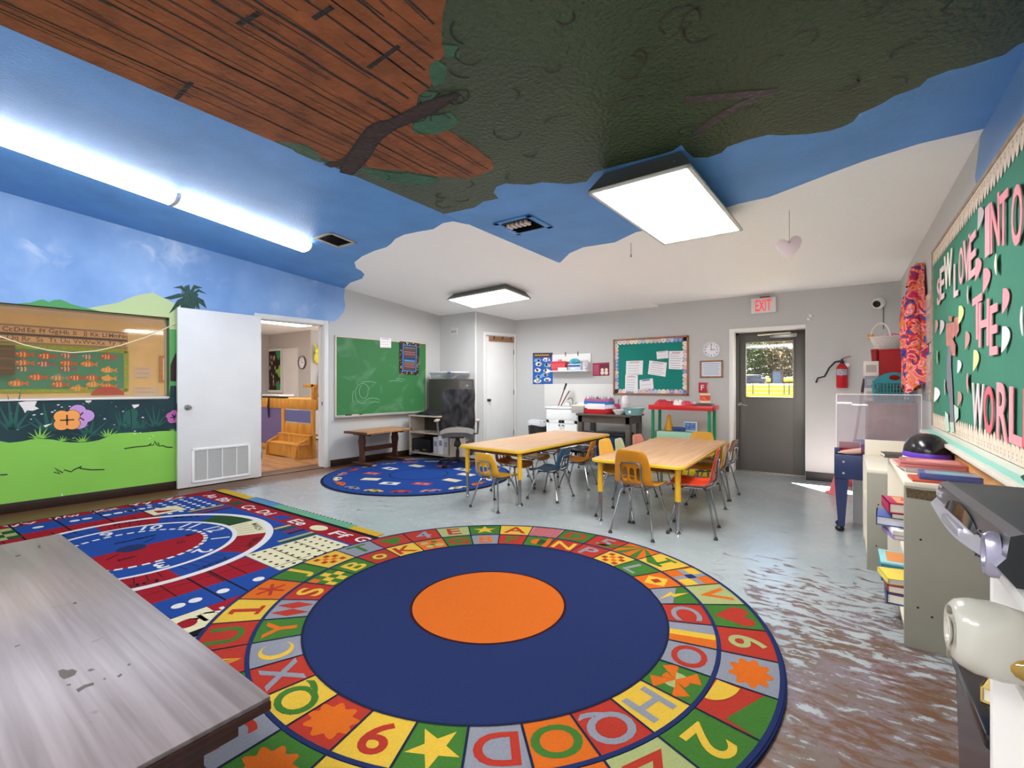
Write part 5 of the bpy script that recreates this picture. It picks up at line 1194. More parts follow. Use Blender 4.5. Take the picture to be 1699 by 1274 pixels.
put('wash_basin', 'round aqua plastic basin at the right end of the dark table', 'basin', 1051, 6.66, zt+.001, [('basin', b, mat('aqua plastic', '#87b5b6', .35)), ('sticker', b3, M_PAPER)])
b = MB(); b.tube([(0, 0, .001), (.01, .02, .20), (.015, .02, .22)], [.010, .009, .006]); put('brush', 'thin grey stick standing behind the white bowl', 'brush', 1024.5, 6.95, zt+.001, [('stick', b, mat('grey stick', '#8a7f79', .5))])
b = MB(); b.lathe([(.04, 0), (.055, .10), (.02, .24), (0, .26)], n=14); put('bag', 'pale pink crumpled bag at the back of the dark table', 'bag', 1014.5, 6.99, zt+.001, [('bag', b, mat('pale pink bag', '#dcbcb4', .6, bump=(20, .6)))])
# blue tote under the dark table
b = MB(); b.hexa([(-.21, -.16, 0), (.21, -.16, 0), (.21, .16, 0), (-.21, .16, 0), (-.25, -.19, .46), (.25, -.19, .46), (.25, .19, .46), (-.25, .19, .46)])
for k in range(9): x = -.18+.045*k; b.box(x-.004, x+.004, -.195, -.18, .16, .40)
t = thing('storage_tote', 'navy blue storage tote with black lid under the dark table', 'tote', TR(FY(6.8).px(1017, 720)[0], 6.80)); b.build('tote', mat('navy tote plastic', '#22406a', .4), t)
b = MB(); b.box(-.265, .265, -.205, .205, .46, .51, b=.015); b.build('lid', mat('black tote lid', '#10131a', .4), t)
# red and yellow plastic shelf
zt, zl = .955, .47; YP = 6.60; FP = FY(YP)
x0, x1 = FP.px(1075.5, 675)[0], FP.px(1182, 675)[0]; hw = (x1-x0)/2; dp = .42
M_RED = mat('red shelf plastic', '#cc1f24', .3); M_YELP = mat('yellow shelf plastic', '#e6c11f', .35); M_GRNP = mat('green post plastic', '#178a5c', .35)
t = thing('plastic_shelf', 'red and yellow plastic shelf unit with green posts under the clock', 'shelf', TR((x0+x1)/2, YP) )
for nm, z, m in (('top_shelf', zt, M_RED), ('lower_shelf', zl, M_YELP), ('lower_shelf', .07, M_YELP)):
    b = MB(); b.box(-hw, hw, 0, dp, z-.065, z, b=.008)
    for k in (1, 2, 3): x = -hw+2*hw*k/4; b.box(x-.002, x+.002, -.0015, .002, z-.06, z-.004)
    b.build(nm, m, t)
for s in (-1, 1):
    for y in (.05, dp-.06):
        b = MB(); b.tube([(s*(hw-.05), y, 0), (s*(hw-.05), y, zt-.06)], .022, n=14); b.build('post', M_GRNP, t)
def putY(name, label, cat, u, y, z, parts, rz=0, group=None): return put(name, label, cat, u, y, z, parts, group, rz)
rnd = random.Random(12)
clut = [('#c23a44', .085, .06), ('#e4d9d6', .07, .05), ('#b92f3a', .06, .045), ('#d9a7ad', .075, .05), ('#efe9e6', .06, .06), ('#7d5a63', .055, .04), ('#cf5560', .06, .05), ('#e8c9c6', .05, .045)]
for i, (c, r, h_) in enumerate(clut):
    b = MB(); k = 20; ph = rnd.uniform(0, 6)
    b.sheet(lambda s, q: ((.02+r*q*(1+.25*sin(5*s*2*pi+ph)))*cos(s*2*pi), (.02+r*.8*q*(1+.25*sin(4*s*2*pi+ph)))*sin(s*2*pi), h_*(1-q**2)*(1+.3*sin(7*s*2*pi+ph))), 28, 8)
    b.sheet(lambda s, q: ((.0+.02*q)*cos(s*2*pi), (.02*q)*sin(s*2*pi), h_), 12, 2)
    o = b.build('paper_flower', mat('crumpled paper '+c, c, .8, bump=(18, .5)), M=TR(FY(6.75).px(1100+6.6*i, 665)[0], 6.72+(.0, .09)[i % 2], zt+.001))
    tag(o, ('crumpled red paper wad at the left end of the red shelf', 'crumpled white paper wad, second from the left on the red shelf', 'dark red paper wad, third from the left on the red shelf', 'pale pink paper wad, fourth from the left on the red shelf', 'white paper wad right of the pale pink one on the red shelf', 'dusky purple paper wad on the red shelf', 'coral paper wad, second from the right on the red shelf', 'pale peach paper wad at the right end of the paper heap')[i], 'paper', 'crumpled papers on the red shelf')
b = MB(); b.sheet(lambda s, q: (-.16+.32*s, -.10+.2*q, .012+.02*sin(3*s)*q), 8, 4, th=.004); putY('folder', 'grey folder lying at the right end of the red shelf', 'folder', 1163, 6.80, zt+.001, [('folder', b, mat('dark grey folder', '#4c4748', .5))])
b = MB(); b.lathe([(.065, .0), (.067, .01), (.067, .125), (.05, .135), (0, .136)], n=24); l_ = MB(); l_.lathe([(.0676, .03), (.0676, .105)], n=24)
putY('canister', 'cream canister with an orange label on the red shelf', 'canister', 1170, 6.74, zt+.038, [('can', b, mat('cream canister', '#e6d9bf', .4)), ('can_label', l_, mat('orange label', '#d8593a', .45, var=(25, .4)))])
b = MB(); b.box(-.052, .052, -.05, .05, 0, .14, b=.006); l_ = MB(); l_.text('F', (0, 0), .07, 0, 0, T=TR(0, -.0508, .07) @ RX(pi/2)); l_.text('F', (0, 0), .07, 0, 0, T=TR(.0528, 0, .07) @ RZ(pi/2) @ RX(pi/2))
putY('letter_block', 'red letter block stacked on the cream canister', 'box', 1167, 6.74, zt+.176, [('block', b, mat('red block card', '#a91f2c', .45)), ('block_letter', l_, mat('white block print', '#ecd9d6', .5))])
b = MB(); b.lathe([(.07, 0), (.072, .01), (.035, .12), (.028, .20), (.012, .225), (0, .228)], n=20); putY('toy_cone', 'yellow rounded cone on the mint box of the plastic shelf', 'toy', 1110, 6.83, zl+.116, [('cone', b, mat('yellow toy plastic', '#dd9d1c', .35))])
b = MB(); b.box(-.26, .26, -.09, .16, 0, .11, b=.006); e_ = MB(); e_.box(-.262, -.24, -.093, .163, .0, .112, b=.002)
putY('storage_box', 'long mint green box on the yellow shelf', 'box', 1121, 6.74, zl+.001, [('box', b, mat('mint card', '#9cc3ac', .5)), ('box_edge', e_, mat('dark mint edge', '#56705f', .5))])
b = MB(); b.box(-.09, .09, -.05, .05, 0, .05, b=.004); putY('book', 'flat dark blue box on the mint box', 'box', 1126.5, 6.84, zl+.116, [('cover', b, mat('dark blue card', '#27447c', .5))])
b = MB(); b.box(-.085, .085, -.03, .03, 0, .135, b=.003); l_ = MB(); l_.box(-.075, .075, -.0315, -.0302, .015, .12); putY('carton', 'blue and white picture carton standing on the mint box', 'box', 1146, 6.86, zl+.116, [('box', b, mat('white carton', '#d9dce4', .5)), ('picture', l_, mat('blue picture print', '#6487bd', .5, var=(22, .6)))])
b = MB(); b.lathe([(.03, 0), (.034, .06), (.026, .10), (0, .105)], n=14); putY('cup', 'small white cup at the right of the mint box', 'cup', 1156.5, 6.72, zl+.001, [('cup', b, M_WHITE)])
b = MB(); b.sheet(lambda s, q: ((.10*q*(1+.3*sin(5*s*2*pi)))*cos(s*2*pi), .08*q*sin(s*2*pi), .08*(1-q*q)*(1+.3*sin(9*s))), 24, 6); putY('cloth', 'dark brown crumpled cloth at the right end of the yellow shelf', 'cloth', 1167, 6.80, zl+.001, [('cloth', b, mat('dark brown cloth', '#4a2a24', .9))])
# sign on the closet
x, z = KF.px(753.5, 550); b = MB(); b.box(-.082, .082, -.062, .062, 0, .008, 0, b=.002); b.box(-.066, .066, -.046, .046, .008, .0095, 1)
b.text('Bathroom', (0, .002), .03, .0102, 2, w=.12)
for r in ((-.073, .073, .05, .054), (-.073, .073, -.054, -.05), (-.073, -.069, -.054, .054), (.069, .073, -.054, .054)): b.box(*r, .008, .0088, 2)
tag(b.build('door_sign', [M_WHITE, mat('pale sign plate', '#c9c4c2', .4), mat('dark sign letters', '#3a3532', .5)], M=KF.at(x, z, 0)), 'small framed bathroom sign on the closet wall', 'sign')

# ---------------------------------------------------------------- chalkboard and the far left corner
x0, x1 = LW.px(555, 620)[0], LW.px(707, 620)[0]; z1 = (LW.px(556, 554)[1]+LW.px(707, 571.5)[1])/2; z0 = (LW.px(555, 690)[1]+LW.px(707, 684)[1])/2
hx, hz = (x1-x0)/2, (z1-z0)/2
t = thing('chalkboard', 'large green chalkboard on the left wall beyond the doorway', 'board', LW.at((x0+x1)/2, (z0+z1)/2, 0))
def chalk_mat():
    m = mat('green chalkboard', '#3d7a48', .6, spec=.3); nt = m.node_tree; L = nt.links.new; p = nt.nodes['Principled BSDF']; tc = nt.nodes.new('ShaderNodeTexCoord')
    def nz(s, d, dist):
        n = nt.nodes.new('ShaderNodeTexNoise'); n.inputs['Scale'].default_value = s; n.inputs['Detail'].default_value = d; n.inputs['Distortion'].default_value = dist; L(tc.outputs['Object'], n.inputs['Vector']); return n.outputs['Fac']
    r = nt.nodes.new('ShaderNodeMapRange'); r.inputs[1].default_value = .52; r.inputs[2].default_value = .85; r.inputs[4].default_value = .5; L(nz(1.9, 8, 1.6), r.inputs[0])
    mx = nt.nodes.new('ShaderNodeMix'); mx.data_type = 'RGBA'; L(r.outputs[0], mx.inputs[0]); mx.inputs[6].default_value = hexc('#3a7545'); mx.inputs[7].default_value = hexc('#8fb296'); L(mx.outputs[2], p.inputs['Base Color']); return m
b = MB(); b.box(-hx+.01, hx-.01, -hz+.01, hz-.01, .0, .012)
for k, (x_, z_, rx, rz_, a0, a1) in enumerate(((-.42, -.27, .13, .16, .3, 5.2), (-.40, -.24, .08, .11, 2., 6.5), (-.24, -.40, .14, .05, .2, 2.9), (-.20, -.44, .10, .03, .4, 2.7), (.22, -.10, .16, .04, .5, 2.6), (.30, -.06, .12, .03, .3, 2.2), (-.55, -.32, .05, .12, 2.2, 4.0), (-.33, -.13, .20, .05, .6, 2.2))): b.line([(x_+rx*cos(a0+(a1-a0)*i/18), z_+rz_*sin(a0+(a1-a0)*i/18)) for i in range(19)], .007, .0126+.0001*k, 1)
b.build('writing_surface', [chalk_mat(), mat('chalk smear', '#84ad8c', .9)], t, smooth=False)
b = MB()
for r in ((-hx, hx, hz-.022, hz), (-hx, -hx+.022, -hz, hz), (hx-.022, hx, -hz, hz)): b.box(*r, 0, .022, b=.003)
b.build('frame', mat('pale wood board frame', '#cfc3b2', .45), t)
b = MB(); b.box(-hx, hx, -hz-.02, -hz+.02, 0, .02, b=.002); b.box(-hx, hx, -hz-.02, -hz-.006, .0, .07, b=.003); b.box(-hx, hx, -hz-.02, -hz+.012, .062, .07, b=.002); b.build('chalk_tray', mat('grey chalk tray', '#b5b2ad', .4, .4), t)
cxm, czm = (x0+x1)/2, (z0+z1)/2
for u, ln, c, lab, nm in ((579, .10, '#1f1c1b', 'black felt eraser at the left of the chalk tray', 'eraser'), (588, .12, '#c9a9a4', 'pinkish eraser lying in the chalk tray', 'eraser'), (596.5, .10, '#252322', 'black marker in the chalk tray beside the pink eraser', 'marker')):
    x = LW.px(u, 688, .04)[0]; b = MB()
    if nm == 'marker': b.tube([(-ln/2, .006, .0), (ln/2, .03, .005)], .007)
    else: b.box(-ln/2, ln/2, 0, .03, -.018, .018, b=.005)
    tag(b.build(nm, mat('tray thing '+c, c, .7), M=LW.at(x, z0-.0055, .038)), lab, nm)
sheet_of(LW, [(630,559.5),(649,561.5),(649,577),(631,576.5)], .0245, 4, 'Important', mat('red lines', '#b9828a', .8), 'paper_notice', 'white note stuck on the top edge of the chalkboard', 'paper')
P = [Vector(LW.px(u, v, .026)) for u, v in ((663.5, 566), (696, 569.5), (694.5, 622), (663, 619))]; c = sum(P, Vector((0, 0)))/4; Q = [p-c for p in P]
lerp = lambda s, q: (Q[0]*(1-s)+Q[1]*s)*(1-q)+(Q[3]*(1-s)+Q[2]*s)*q
def qd(b, s0, s1, t0, t1, z, m): b.poly([tuple(lerp(s0, t1)), tuple(lerp(s1, t1)), tuple(lerp(s1, t0)), tuple(lerp(s0, t0))], z, m)
b = MB(); b.poly([tuple(Q[3]), tuple(Q[2]), tuple(Q[1]), tuple(Q[0])], 0, 0, h=.002)
rnd = random.Random(8)
for k in range(90):
    s = rnd.random(); q = rnd.random(); side = k % 4
    if side == 0: s = rnd.uniform(0, .13)
    if side == 1: s = rnd.uniform(.87, 1)
    if side == 2: q = rnd.uniform(0, .08)
    if side == 3: q = rnd.uniform(.92, 1)
    p = lerp(s, q); a = rnd.uniform(0, 6.3); l = rnd.uniform(.015, .04); b.line([tuple(p), (p.x+l*cos(a), p.y+l*sin(a))], .008, .0004+.00002*k, rnd.choice((1, 2, 3, 4, 5)))
qd(b, .14, .86, .09, .92, .0026, 6); qd(b, .18, .82, .115, .895, .0030, 7)
for k, (q, m) in enumerate(((.16, 8), (.22, 9), (.29, 10), (.36, 10), (.43, 9), (.50, 7), (.56, 6), (.62, 8), (.68, 10), (.75, 10), (.82, 9))): qd(b, .22, .78, q, q+.045, .0034, m)
tag(b.build('wall_poster', [mat('poster black', '#17151a', .6), mat('poster bit cream', '#d9cdb9', .6), mat('poster bit purple', '#7d3c74', .6), mat('poster bit orange', '#b5673a', .6), mat('poster bit red', '#8f2f2c', .6), mat('poster bit yellow', '#cbb052', .6), mat('poster light blue', '#4b84bd', .6), mat('poster navy', '#17335e', .6), mat('poster olive', '#6d6a3a', .6), mat('poster umber', '#5c3a26', .6), mat('poster rust', '#96553a', .6)], M=LW.at(c.x, c.y, .026), smooth=False), 'dark poster with a colourful torn-paper border on the chalkboard', 'poster')
# file cabinet and bin
ZC = 1.335
t = thing('file_cabinet', 'tall dark grey steel file cabinet in the closet corner', 'cabinet', TR(-5.69, 6.21)); M_FC = mat('dark grey steel', '#474340', .4, .2)
b = MB(); b.box(-.35, .345, -.205, .205, .03, ZC, b=.004); b.box(-.33, .33, -.19, .19, 0, .03); b.build('carcass', M_FC, t)
for k in range(4):
    z0_ = .06+k*.315; b = MB(); b.box(.345, .362, -.185, .185, z0_, z0_+.30, b=.004); d = b.build('drawer', mat('mid grey steel', '#5b5754', .4, .2), t)
    b = MB(); b.box(.362, .368, -.03, .03, z0_+.20, z0_+.235, b=.001); b.build('label_holder', M_METAL, d)
    b = MB(); b.tube([(.362, -.06, z0_+.10), (.385, -.055, z0_+.10), (.385, .055, z0_+.10), (.362, .06, z0_+.10)], .007); b.build('handle', M_METAL, d)
t = thing('storage_bin', 'clear shallow storage bin with white lid on the file cabinet', 'bin', TR(-5.72, 6.19, ZC+.001))
b = MB(); w_, d_ = .30, .19; V = []
for z, k in ((0, .9), (.105, 1.0)): V += [(-w_*k, -d_*k, z), (w_*k, -d_*k, z), (w_*k, d_*k, z), (-w_*k, d_*k, z)]
b.add(V, [(0, 1, 5, 4), (1, 2, 6, 5), (2, 3, 7, 6), (3, 0, 4, 7), (3, 2, 1, 0)]); b.build('bin_body', clear('clear bin plastic', '#f4f4f6', haze=.22, hazecol='#d4d4d8'), t, smooth=False)
b = MB(); b.box(-w_-.012, w_+.012, -d_-.012, d_+.012, .105, .128, b=.008); b.build('lid', mat('white bin lid', '#e4e3e4', .35), t)
b = MB(); b.box(.15, .22, -d_-.022, -d_-.010, .09, .125, b=.003); b.build('latch', mat('blue latch', '#4d76b5', .4), t)
b = MB(); b.sheet(lambda s, q: ((s*2-1)*w_*.82, (q*2-1)*d_*.78, .012+.035*(.5+.5*sin(7*s+3*q))*(1 if s < .45 else 1.5)*sin(pi*q)), 20, 10); b.build('contents', mat('white tissue contents', '#efe6e6', .8), t)
# bench table
M_BT = wood('honey bench wood', '#9a6d44', '#b98a5b', .4); M_BD = wood('dark bench wood', '#3c2116', '#54301f', .4)
t = thing('trestle_table', 'low wooden trestle table under the chalkboard', 'table', TR(-5.985, 4.86) @ RZ(radians(2)))
b = MB(); zt = .535; b.box(-.245, .245, -.47, .47, zt-.035, zt, b=.006); tp = b.build('tabletop', M_BT, t)
b = MB(); b.box(-.247, .247, -.472, -.44, zt-.036, zt+.001, b=.005); b.box(-.247, .247, .44, .472, zt-.036, zt+.001, b=.005); b.build('breadboard_end', M_BD, t)
for y in (-.33, .33):
    b = MB(); pf = [(.045, 0.06), (.06, .10), (.04, .18), (.055, .30), (.07, .38), (.05, .44), (.055, .5)]
    V = [(s*w, y+d, z) for w, z in pf for s, d in ((-1, -.018), (1, -.018), (1, .018), (-1, .018))]
    b.add(V, [(i*4+j, i*4+(j+1) % 4, (i+1)*4+(j+1) % 4, (i+1)*4+j) for i in range(len(pf)-1) for j in range(4)]); b.box(-.20, .20, y-.03, y+.03, .012, .062, b=.012); b.box(-.18, .18, y-.025, y+.025, .47, .5, b=.006); b.build('trestle_leg', M_BD, t, smooth=False)
b = MB(); b.box(-.02, .02, -.32, .32, .22, .29, b=.004); b.build('stretcher', M_BD, t)
# computer cart and what is on it
M_CART = wood('pale cart laminate', '#b9a793', '#cabba8', .5)
t = thing('computer_cart', 'small laminate desk with open shelves in front of the file cabinet', 'desk', TR(-5.60, 5.76))
b = MB(); hw = .50; dp = .19
b.box(-hw, hw, -dp, dp, .70, .722, b=.003); b.build('desktop', M_CART, t)
for x in (-hw+.03, hw-.03): b = MB(); b.box(x-.011, x+.011, -dp+.01, dp-.01, .04, .70); b.build('side_panel', M_CART, t)
for z in (.09, .43): b = MB(); b.box(-hw+.041, hw-.041, -dp+.01, dp-.01, z-.011, z+.011); b.build('shelf', M_CART, t)
b = MB(); b.box(-hw+.041, hw-.041, dp-.03, dp-.018, .10, .70); b.build('back_panel', mat('dark cart back', '#3f3833', .6), t)
for x in (-hw+.05, hw-.05): b = MB(); b.box(x-.02, x+.02, -dp+.02, dp-.02, .012, .045, b=.005); b.build('foot', M_BLACK, t)
b = MB(); b.sheet(lambda s, q: (-.30+.56*s, -.15+.30*q, .006+(.075*sin(pi*min(1, s*1.15))*sin(pi*q)**.6)*(1+.35*sin(13*s)*sin(7*q+2*s))), 26, 14); tag(b.build('bag', mat('black nylon', '#18171c', .5, bump=(25, .5)), M=TR(-5.72, 5.76, .723)), 'flat black bag lying on the laminate desk', 'bag')
b = MB(); b.box(-.22, .22, -.14, .12, 0, .22, b=.008); k_ = MB()
for j in range(5):
    for i in range(3): k_.box(-.19+.03*i, -.172+.03*i, -.145, -.139, .05+.03*j, .068+.03*j)
s_ = MB(); s_.box(-.16, -.04, -.1425, -.139, .012, .028); s_.box(.04, .12, -.1425, -.139, .03, .06, 1)
t = thing('stereo', 'black stereo box in the bottom of the laminate desk', 'stereo', TR(-5.83, 5.75, .102)); b.build('case', M_BLACK, t); k_.build('buttons', mat('grey buttons', '#3c3c42', .4), t); s_.build('front_print', [mat('silver print', '#a8a8ae', .4), mat('olive print', '#5d6320', .5)], t)
for i, (x, c, w, h_) in enumerate(((-5.50, '#c9c6c8', .05, .27), (-5.385, '#e3e0de', .055, .30), (-5.27, '#beb6ae', .05, .28))):
    b = MB(); b.box(-w, w, -.13, .12, 0, h_, b=.003); l_ = MB(); l_.box(-w*.6, w*.6, -.1312, -.1302, h_*.45, h_*.75)
    t = thing('file_box', ('grey file box next to the black stereo', 'white file box, middle one right of the stereo', 'beige file box at the right end of the desk shelf')[i], 'box', TR(x, 5.75, .102), 'file boxes in the laminate desk'); b.build('box', mat('file box '+c, c, .6), t); l_.build('box_label', mat('box label', '#8f8d93', .6), t)
b = MB(); b.box(-.13, .13, -.1, .1, 0, .012, b=.002); tag(b.build('paper_stack', mat('beige papers', '#cbb9a6', .8), M=TR(-5.86, 5.71, .442)), 'thin stack of beige papers on the middle shelf of the laminate desk', 'papers')
# office chair
a_ = atan2(5.42, -4.86)+pi/2
t = thing('office_chair', 'grey office chair with a black jacket over its back', 'chair', TR(-4.80, 5.38, .012) @ RZ(radians(38)))
M_UPH = mat('grey chair fabric', '#65605b', .9, bump=(200, .3)); zs = .50
b = MB(); b.sheet(lambda s, q: (.255*(2*s-1)*(1-.10*(2*q-1)**4), -.25+.48*q, zs+.045+.03*(1-(2*s-1)**2)*(.4+.6*q)-.05*max(0, .2-q)*5*.6-.02*abs(2*s-1)**4), 16, 12, th=.075); b.build('seat', M_UPH, t)
b = MB(); b.sheet(lambda s, q: (.235*(1-2*s)*(1-.22*q**3), .235+.10*q**1.3-.03*(1-(2*s-1)**2), zs+.08+.52*q), 14, 14, th=-.06); b.build('backrest', M_UPH, t)
b = MB(); b.tube([(0, .10, zs-.02), (0, .26, zs-.02), (0, .33, zs+.15)], .02); b.build('back_bar', M_BLACK, t)
b = MB(); b.box(-.11, .11, -.12, .12, zs-.075, zs-.04, b=.008); b.lathe([(.05, .0), (.06, .02), (.035, .10), (.028, .13)], T=TR(0, 0, zs-.21) , n=16); b.build('tilt_mechanism', M_BLACK, t)
b = MB(); b.tube([(0, 0, .09), (0, 0, .24)], .026, n=14); b.tube([(0, 0, .20), (0, 0, zs-.08)], .016, n=12); b.build('gas_column', M_BLACK, t)
for k in range(5):
    a = 2*pi*k/5+.3; x, y = .29*cos(a), .29*sin(a)
    b = MB(); b.tube([(0, 0, .105), (x*.5, y*.5, .095), (x, y, .068)], [.028, .022, .016]); lg = b.build('base_leg', M_BLACK, t)
    b = MB(); b.lathe([(.026, -.012), (.028, -.006), (.028, .006), (.026, .012)], T=TR(x-.018*sin(a), y+.018*cos(a), .028) @ RZ(a) @ RX(pi/2), n=14); b.lathe([(.026, -.012), (.028, -.006), (.028, .006), (.026, .012)], T=TR(x+.018*sin(a), y-.018*cos(a), .028) @ RZ(a) @ RX(pi/2), n=14); b.tube([(x, y, .03), (x, y, .07)], .009); b.build('caster', M_BLACK, lg)
for s in (-1, 1):
    b = MB(); b.tube([(s*.20, .05, zs-.03), (s*.30, .05, zs-.02), (s*.31, .05, zs+.10), (s*.31, .02, zs+.17)], .016); ar = b.build('arm', mat('grey arm steel', '#85827e', .4, .5), t)
    b = MB(); b.box(s*.31-.035, s*.31+.035, -.14, .14, zs+.17, zs+.20, b=.012); b.build('arm_pad', mat('worn beige arm pad', '#a8968a', .6), ar)
b = MB()
def jk(s, q):
    x = .27*(1-2*s); wob = .045*noise.noise(Vector((5*s+3*q, 4*q-2*s, .3)))+.022*noise.noise(Vector((13*s+6*q, 9*q-5*s, 2.1)))
    if q < .62: k = q/.62; return (x*(.86+.10*sin(pi*k)+.05*sin(9*k)), .222-.055-.05*sin(pi*s)*(.3+.7*k)+.10*k**1.3+wob, zs+.12+.535*k-.05*(1-k)*sin(pi*s*2.2)**2-.10*(1-k)*abs(2*s-1))
    k = (q-.62)/.38; return (x*(.92-.05*k), .275+.13*sin(pi*k*.5)+wob*.5, zs+.655+.02*sin(pi*k)-.32*k**1.6)
b.sheet(jk, 40, 34, th=.006)
o = b.build('jacket', mat('black jacket cloth', '#232124', .85, bump=(45, .5)), M=TR(-4.80, 5.38, .012) @ RZ(radians(38))); tag(o, 'black jacket draped over the back of the office chair', 'jacket')

# ---------------------------------------------------------------- right wall: the big bulletin board
bx0, bx1 = RW.px(1551.5, 560)[0], .35
zt_, zb_ = RW.px(1553.5, 421)[1], RW.px(1551.5, 706)[1]
zt2 = RW.px(1690, 212)[1]
zT = (zt_+zt2)/2+.01
t = thing('bulletin_board', 'huge green bulletin board with pink paper letters filling the right wall', 'board', RW.at((bx0+bx1)/2, (zT+zb_)/2, 0))
hx, hz = (bx1-bx0)/2, (zT-zb_)/2
M_BGREEN = mat('green board paper', '#367a62', .8, var=(1.4, .12), bump=(5, .25))
b = MB(); b.box(-hx, hx, -hz, hz, .0005, .012); b.build('backing', M_BGREEN, t)
b = MB()
for r in ((-hx, hx, hz-.02, hz), (-hx, -hx+.02, -hz, hz), (hx-.02, hx, -hz, hz)): b.box(*r, .001, .022, b=.003)
b.build('frame', wood('taupe board frame', '#8d7b6a', '#a8957f', .5, (10, 10, 10), 1), t)
M_SCAL = mat('cream scalloped paper', '#d9c6b2', .8, var=(40, .12)); M_SCAL2 = mat('scallop bead print', '#a8937f', .8)
def border(y, d):
    b = MB(); n = int(2*hx/.055); q = 2*hx/n/2
    for i in range(n):
        x = -hx+q+2*q*i; P = [(x-q, y), (x+q, y), (x+q, y+d*.055), (x+q*.55, y+d*.088), (x, y+d*.10), (x-q*.55, y+d*.088), (x-q, y+d*.055)]
        if d < 0: P.reverse()
        b.poly(P, .0145+.0006*(i % 2), 0, h=.0008)
        for k in (.02, .036): b.disc(.006, .0156, 1, 8, (x, y+d*k))
    b.build('scalloped_border', [M_SCAL, M_SCAL2], t, smooth=False)
border(hz-.02, -1); border(-hz+.0, 1)
# ledge, timber and board under it
def rail(name, label, cat, za, zb, d, m, u=bx1, b_=.004):
    b = MB(); b.box(bx0-.02, u, za, zb, .0005, d, b=b_); return tag(b.build(name, m, M=RW.M), label, cat)
l0 = zb_-.004
tr = thing('board_ledge', 'pale ledge with a strip of aqua paper under the big green board', 'ledge', RW.at(0, l0, 0))
b = MB(); b.box(bx0-.02, bx1, -.05, -.030, .0005, .085, b=.003); b.box(bx0-.02, bx1, -.03, -.001, .0005, .012); b.build('ledge_board', mat('pale ledge paint', '#cfc8ba', .5), tr)
b = MB(); b.box(bx0-.0, bx1-.02, -.0298, -.027, .02, .062); b.build('paper_strip', mat('aqua paper', '#8fc4b6', .8), tr)
rail('timber_rail', 'bare orange pine timber screwed to the wall under the ledge', 'timber', l0-.15, l0-.052, .040, wood('orange pine', '#b27a3e', '#d09a58', .5, (1.2, 12, 12)))
# pinned paper letters
M_PK = [mat('pink letter '+c, c, .75, var=(20, .08)) for c in ('#e8949a', '#dfa6aa', '#e3c3c4', '#d8606c', '#eadfd2')]
def letter(ch, u0, u1, vc, hgt_px, m, label, off=.024, back=None):
    """A cut-out letter pinned to the board: left and right picture edges, middle height and height in pixels."""
    a = RW.px(u0, vc, off); c = RW.px(u1, vc, off); cx = (a[0]+c[0])/2; cz = (a[1]+c[1])/2; w = abs(c[0]-a[0])
    um = (u0+u1)/2; h = abs(RW.px(um, vc-hgt_px/2, off)[1]-RW.px(um, vc+hgt_px/2, off)[1])
    V, F, tw, th = glyph(ch); b = MB(); k = w/tw; kh = h/th; n = len(V)
    top = [(x*k, y*kh, .0) for x, y in V]; bot = [(x*k, y*kh, -.0035) for x, y in V]
    E = {}
    for f in F:
        for i in range(len(f)):
            e = (f[i], f[(i+1) % len(f)]); E[e] = 1
    side = [(e[0], e[0]+n, e[1]+n, e[1]) for e in E if (e[1], e[0]) not in E]
    b.add(top+bot, list(F)+[tuple(i+n for i in reversed(f)) for f in F]+side, 0)
    o = b.build('paper_letter', m, M=RW.at(cx, cz, off) @ RZ(random.uniform(-.04, .04)), smooth=False)
    return tag(o, label, 'letter', 'pink paper letters on the big green board')
for ch, u0, u1, v, h, mi, lab in (
    ('S', 1554.5, 1560, 484, 44, 1, 'narrow pale letter S at the far left of the top word row'), ('E', 1559, 1566, 470, 54, 2, 'pale letter E between the S and the W of the top row'),
    ('W', 1566, 1579, 448, 58, 4, 'cream letter W before the word LOVE'), ('L', 1582, 1589, 464, 56, 2, 'pale pink letter L of the word LOVE'), ('O', 1590.5, 1598, 441, 62, 1, 'pink letter O of the word LOVE'),
    ('V', 1598, 1609, 431, 74, 1, 'pink letter V of the word LOVE'), ('E', 1606.5, 1619, 424, 72, 1, 'pink letter E of the word LOVE'), ('I', 1634, 1642, 383, 84, 1, 'thin pink letter I of the word INTO'),
    ('N', 1643, 1658, 371, 88, 0, 'pink letter N of the word INTO'), ('T', 1657, 1672, 363, 88, 0, 'pink letter T of the word INTO'), ('O', 1677.6, 1695.8, 357, 102, 0, 'pink letter O of the word INTO'),
    ('T', 1613, 1629, 527, 72, 0, 'pink letter T of the word THE'), ('H', 1623.6, 1640.6, 537, 76, 0, 'pink letter H of the word THE'), ('E', 1641.5, 1654.7, 547, 84, 0, 'pink letter E of the word THE'),
    ('W', 1612, 1632, 676, 80, 2, 'pale pink letter W of the word WORLD'), ('O', 1632, 1648, 680, 80, 3, 'deep pink letter O of the word WORLD'), ('R', 1653, 1671.7, 683, 96, 0, 'pink letter R of the word WORLD'),
    ('L', 1674, 1696, 690, 96, 0, 'pink letter L of the word WORLD'), ('D', 1697, 1716, 695, 100, 3, 'deep pink letter D of the word WORLD, cut by the right picture edge')):
    letter(ch, u0, u1, v, h, M_PK[mi], lab)
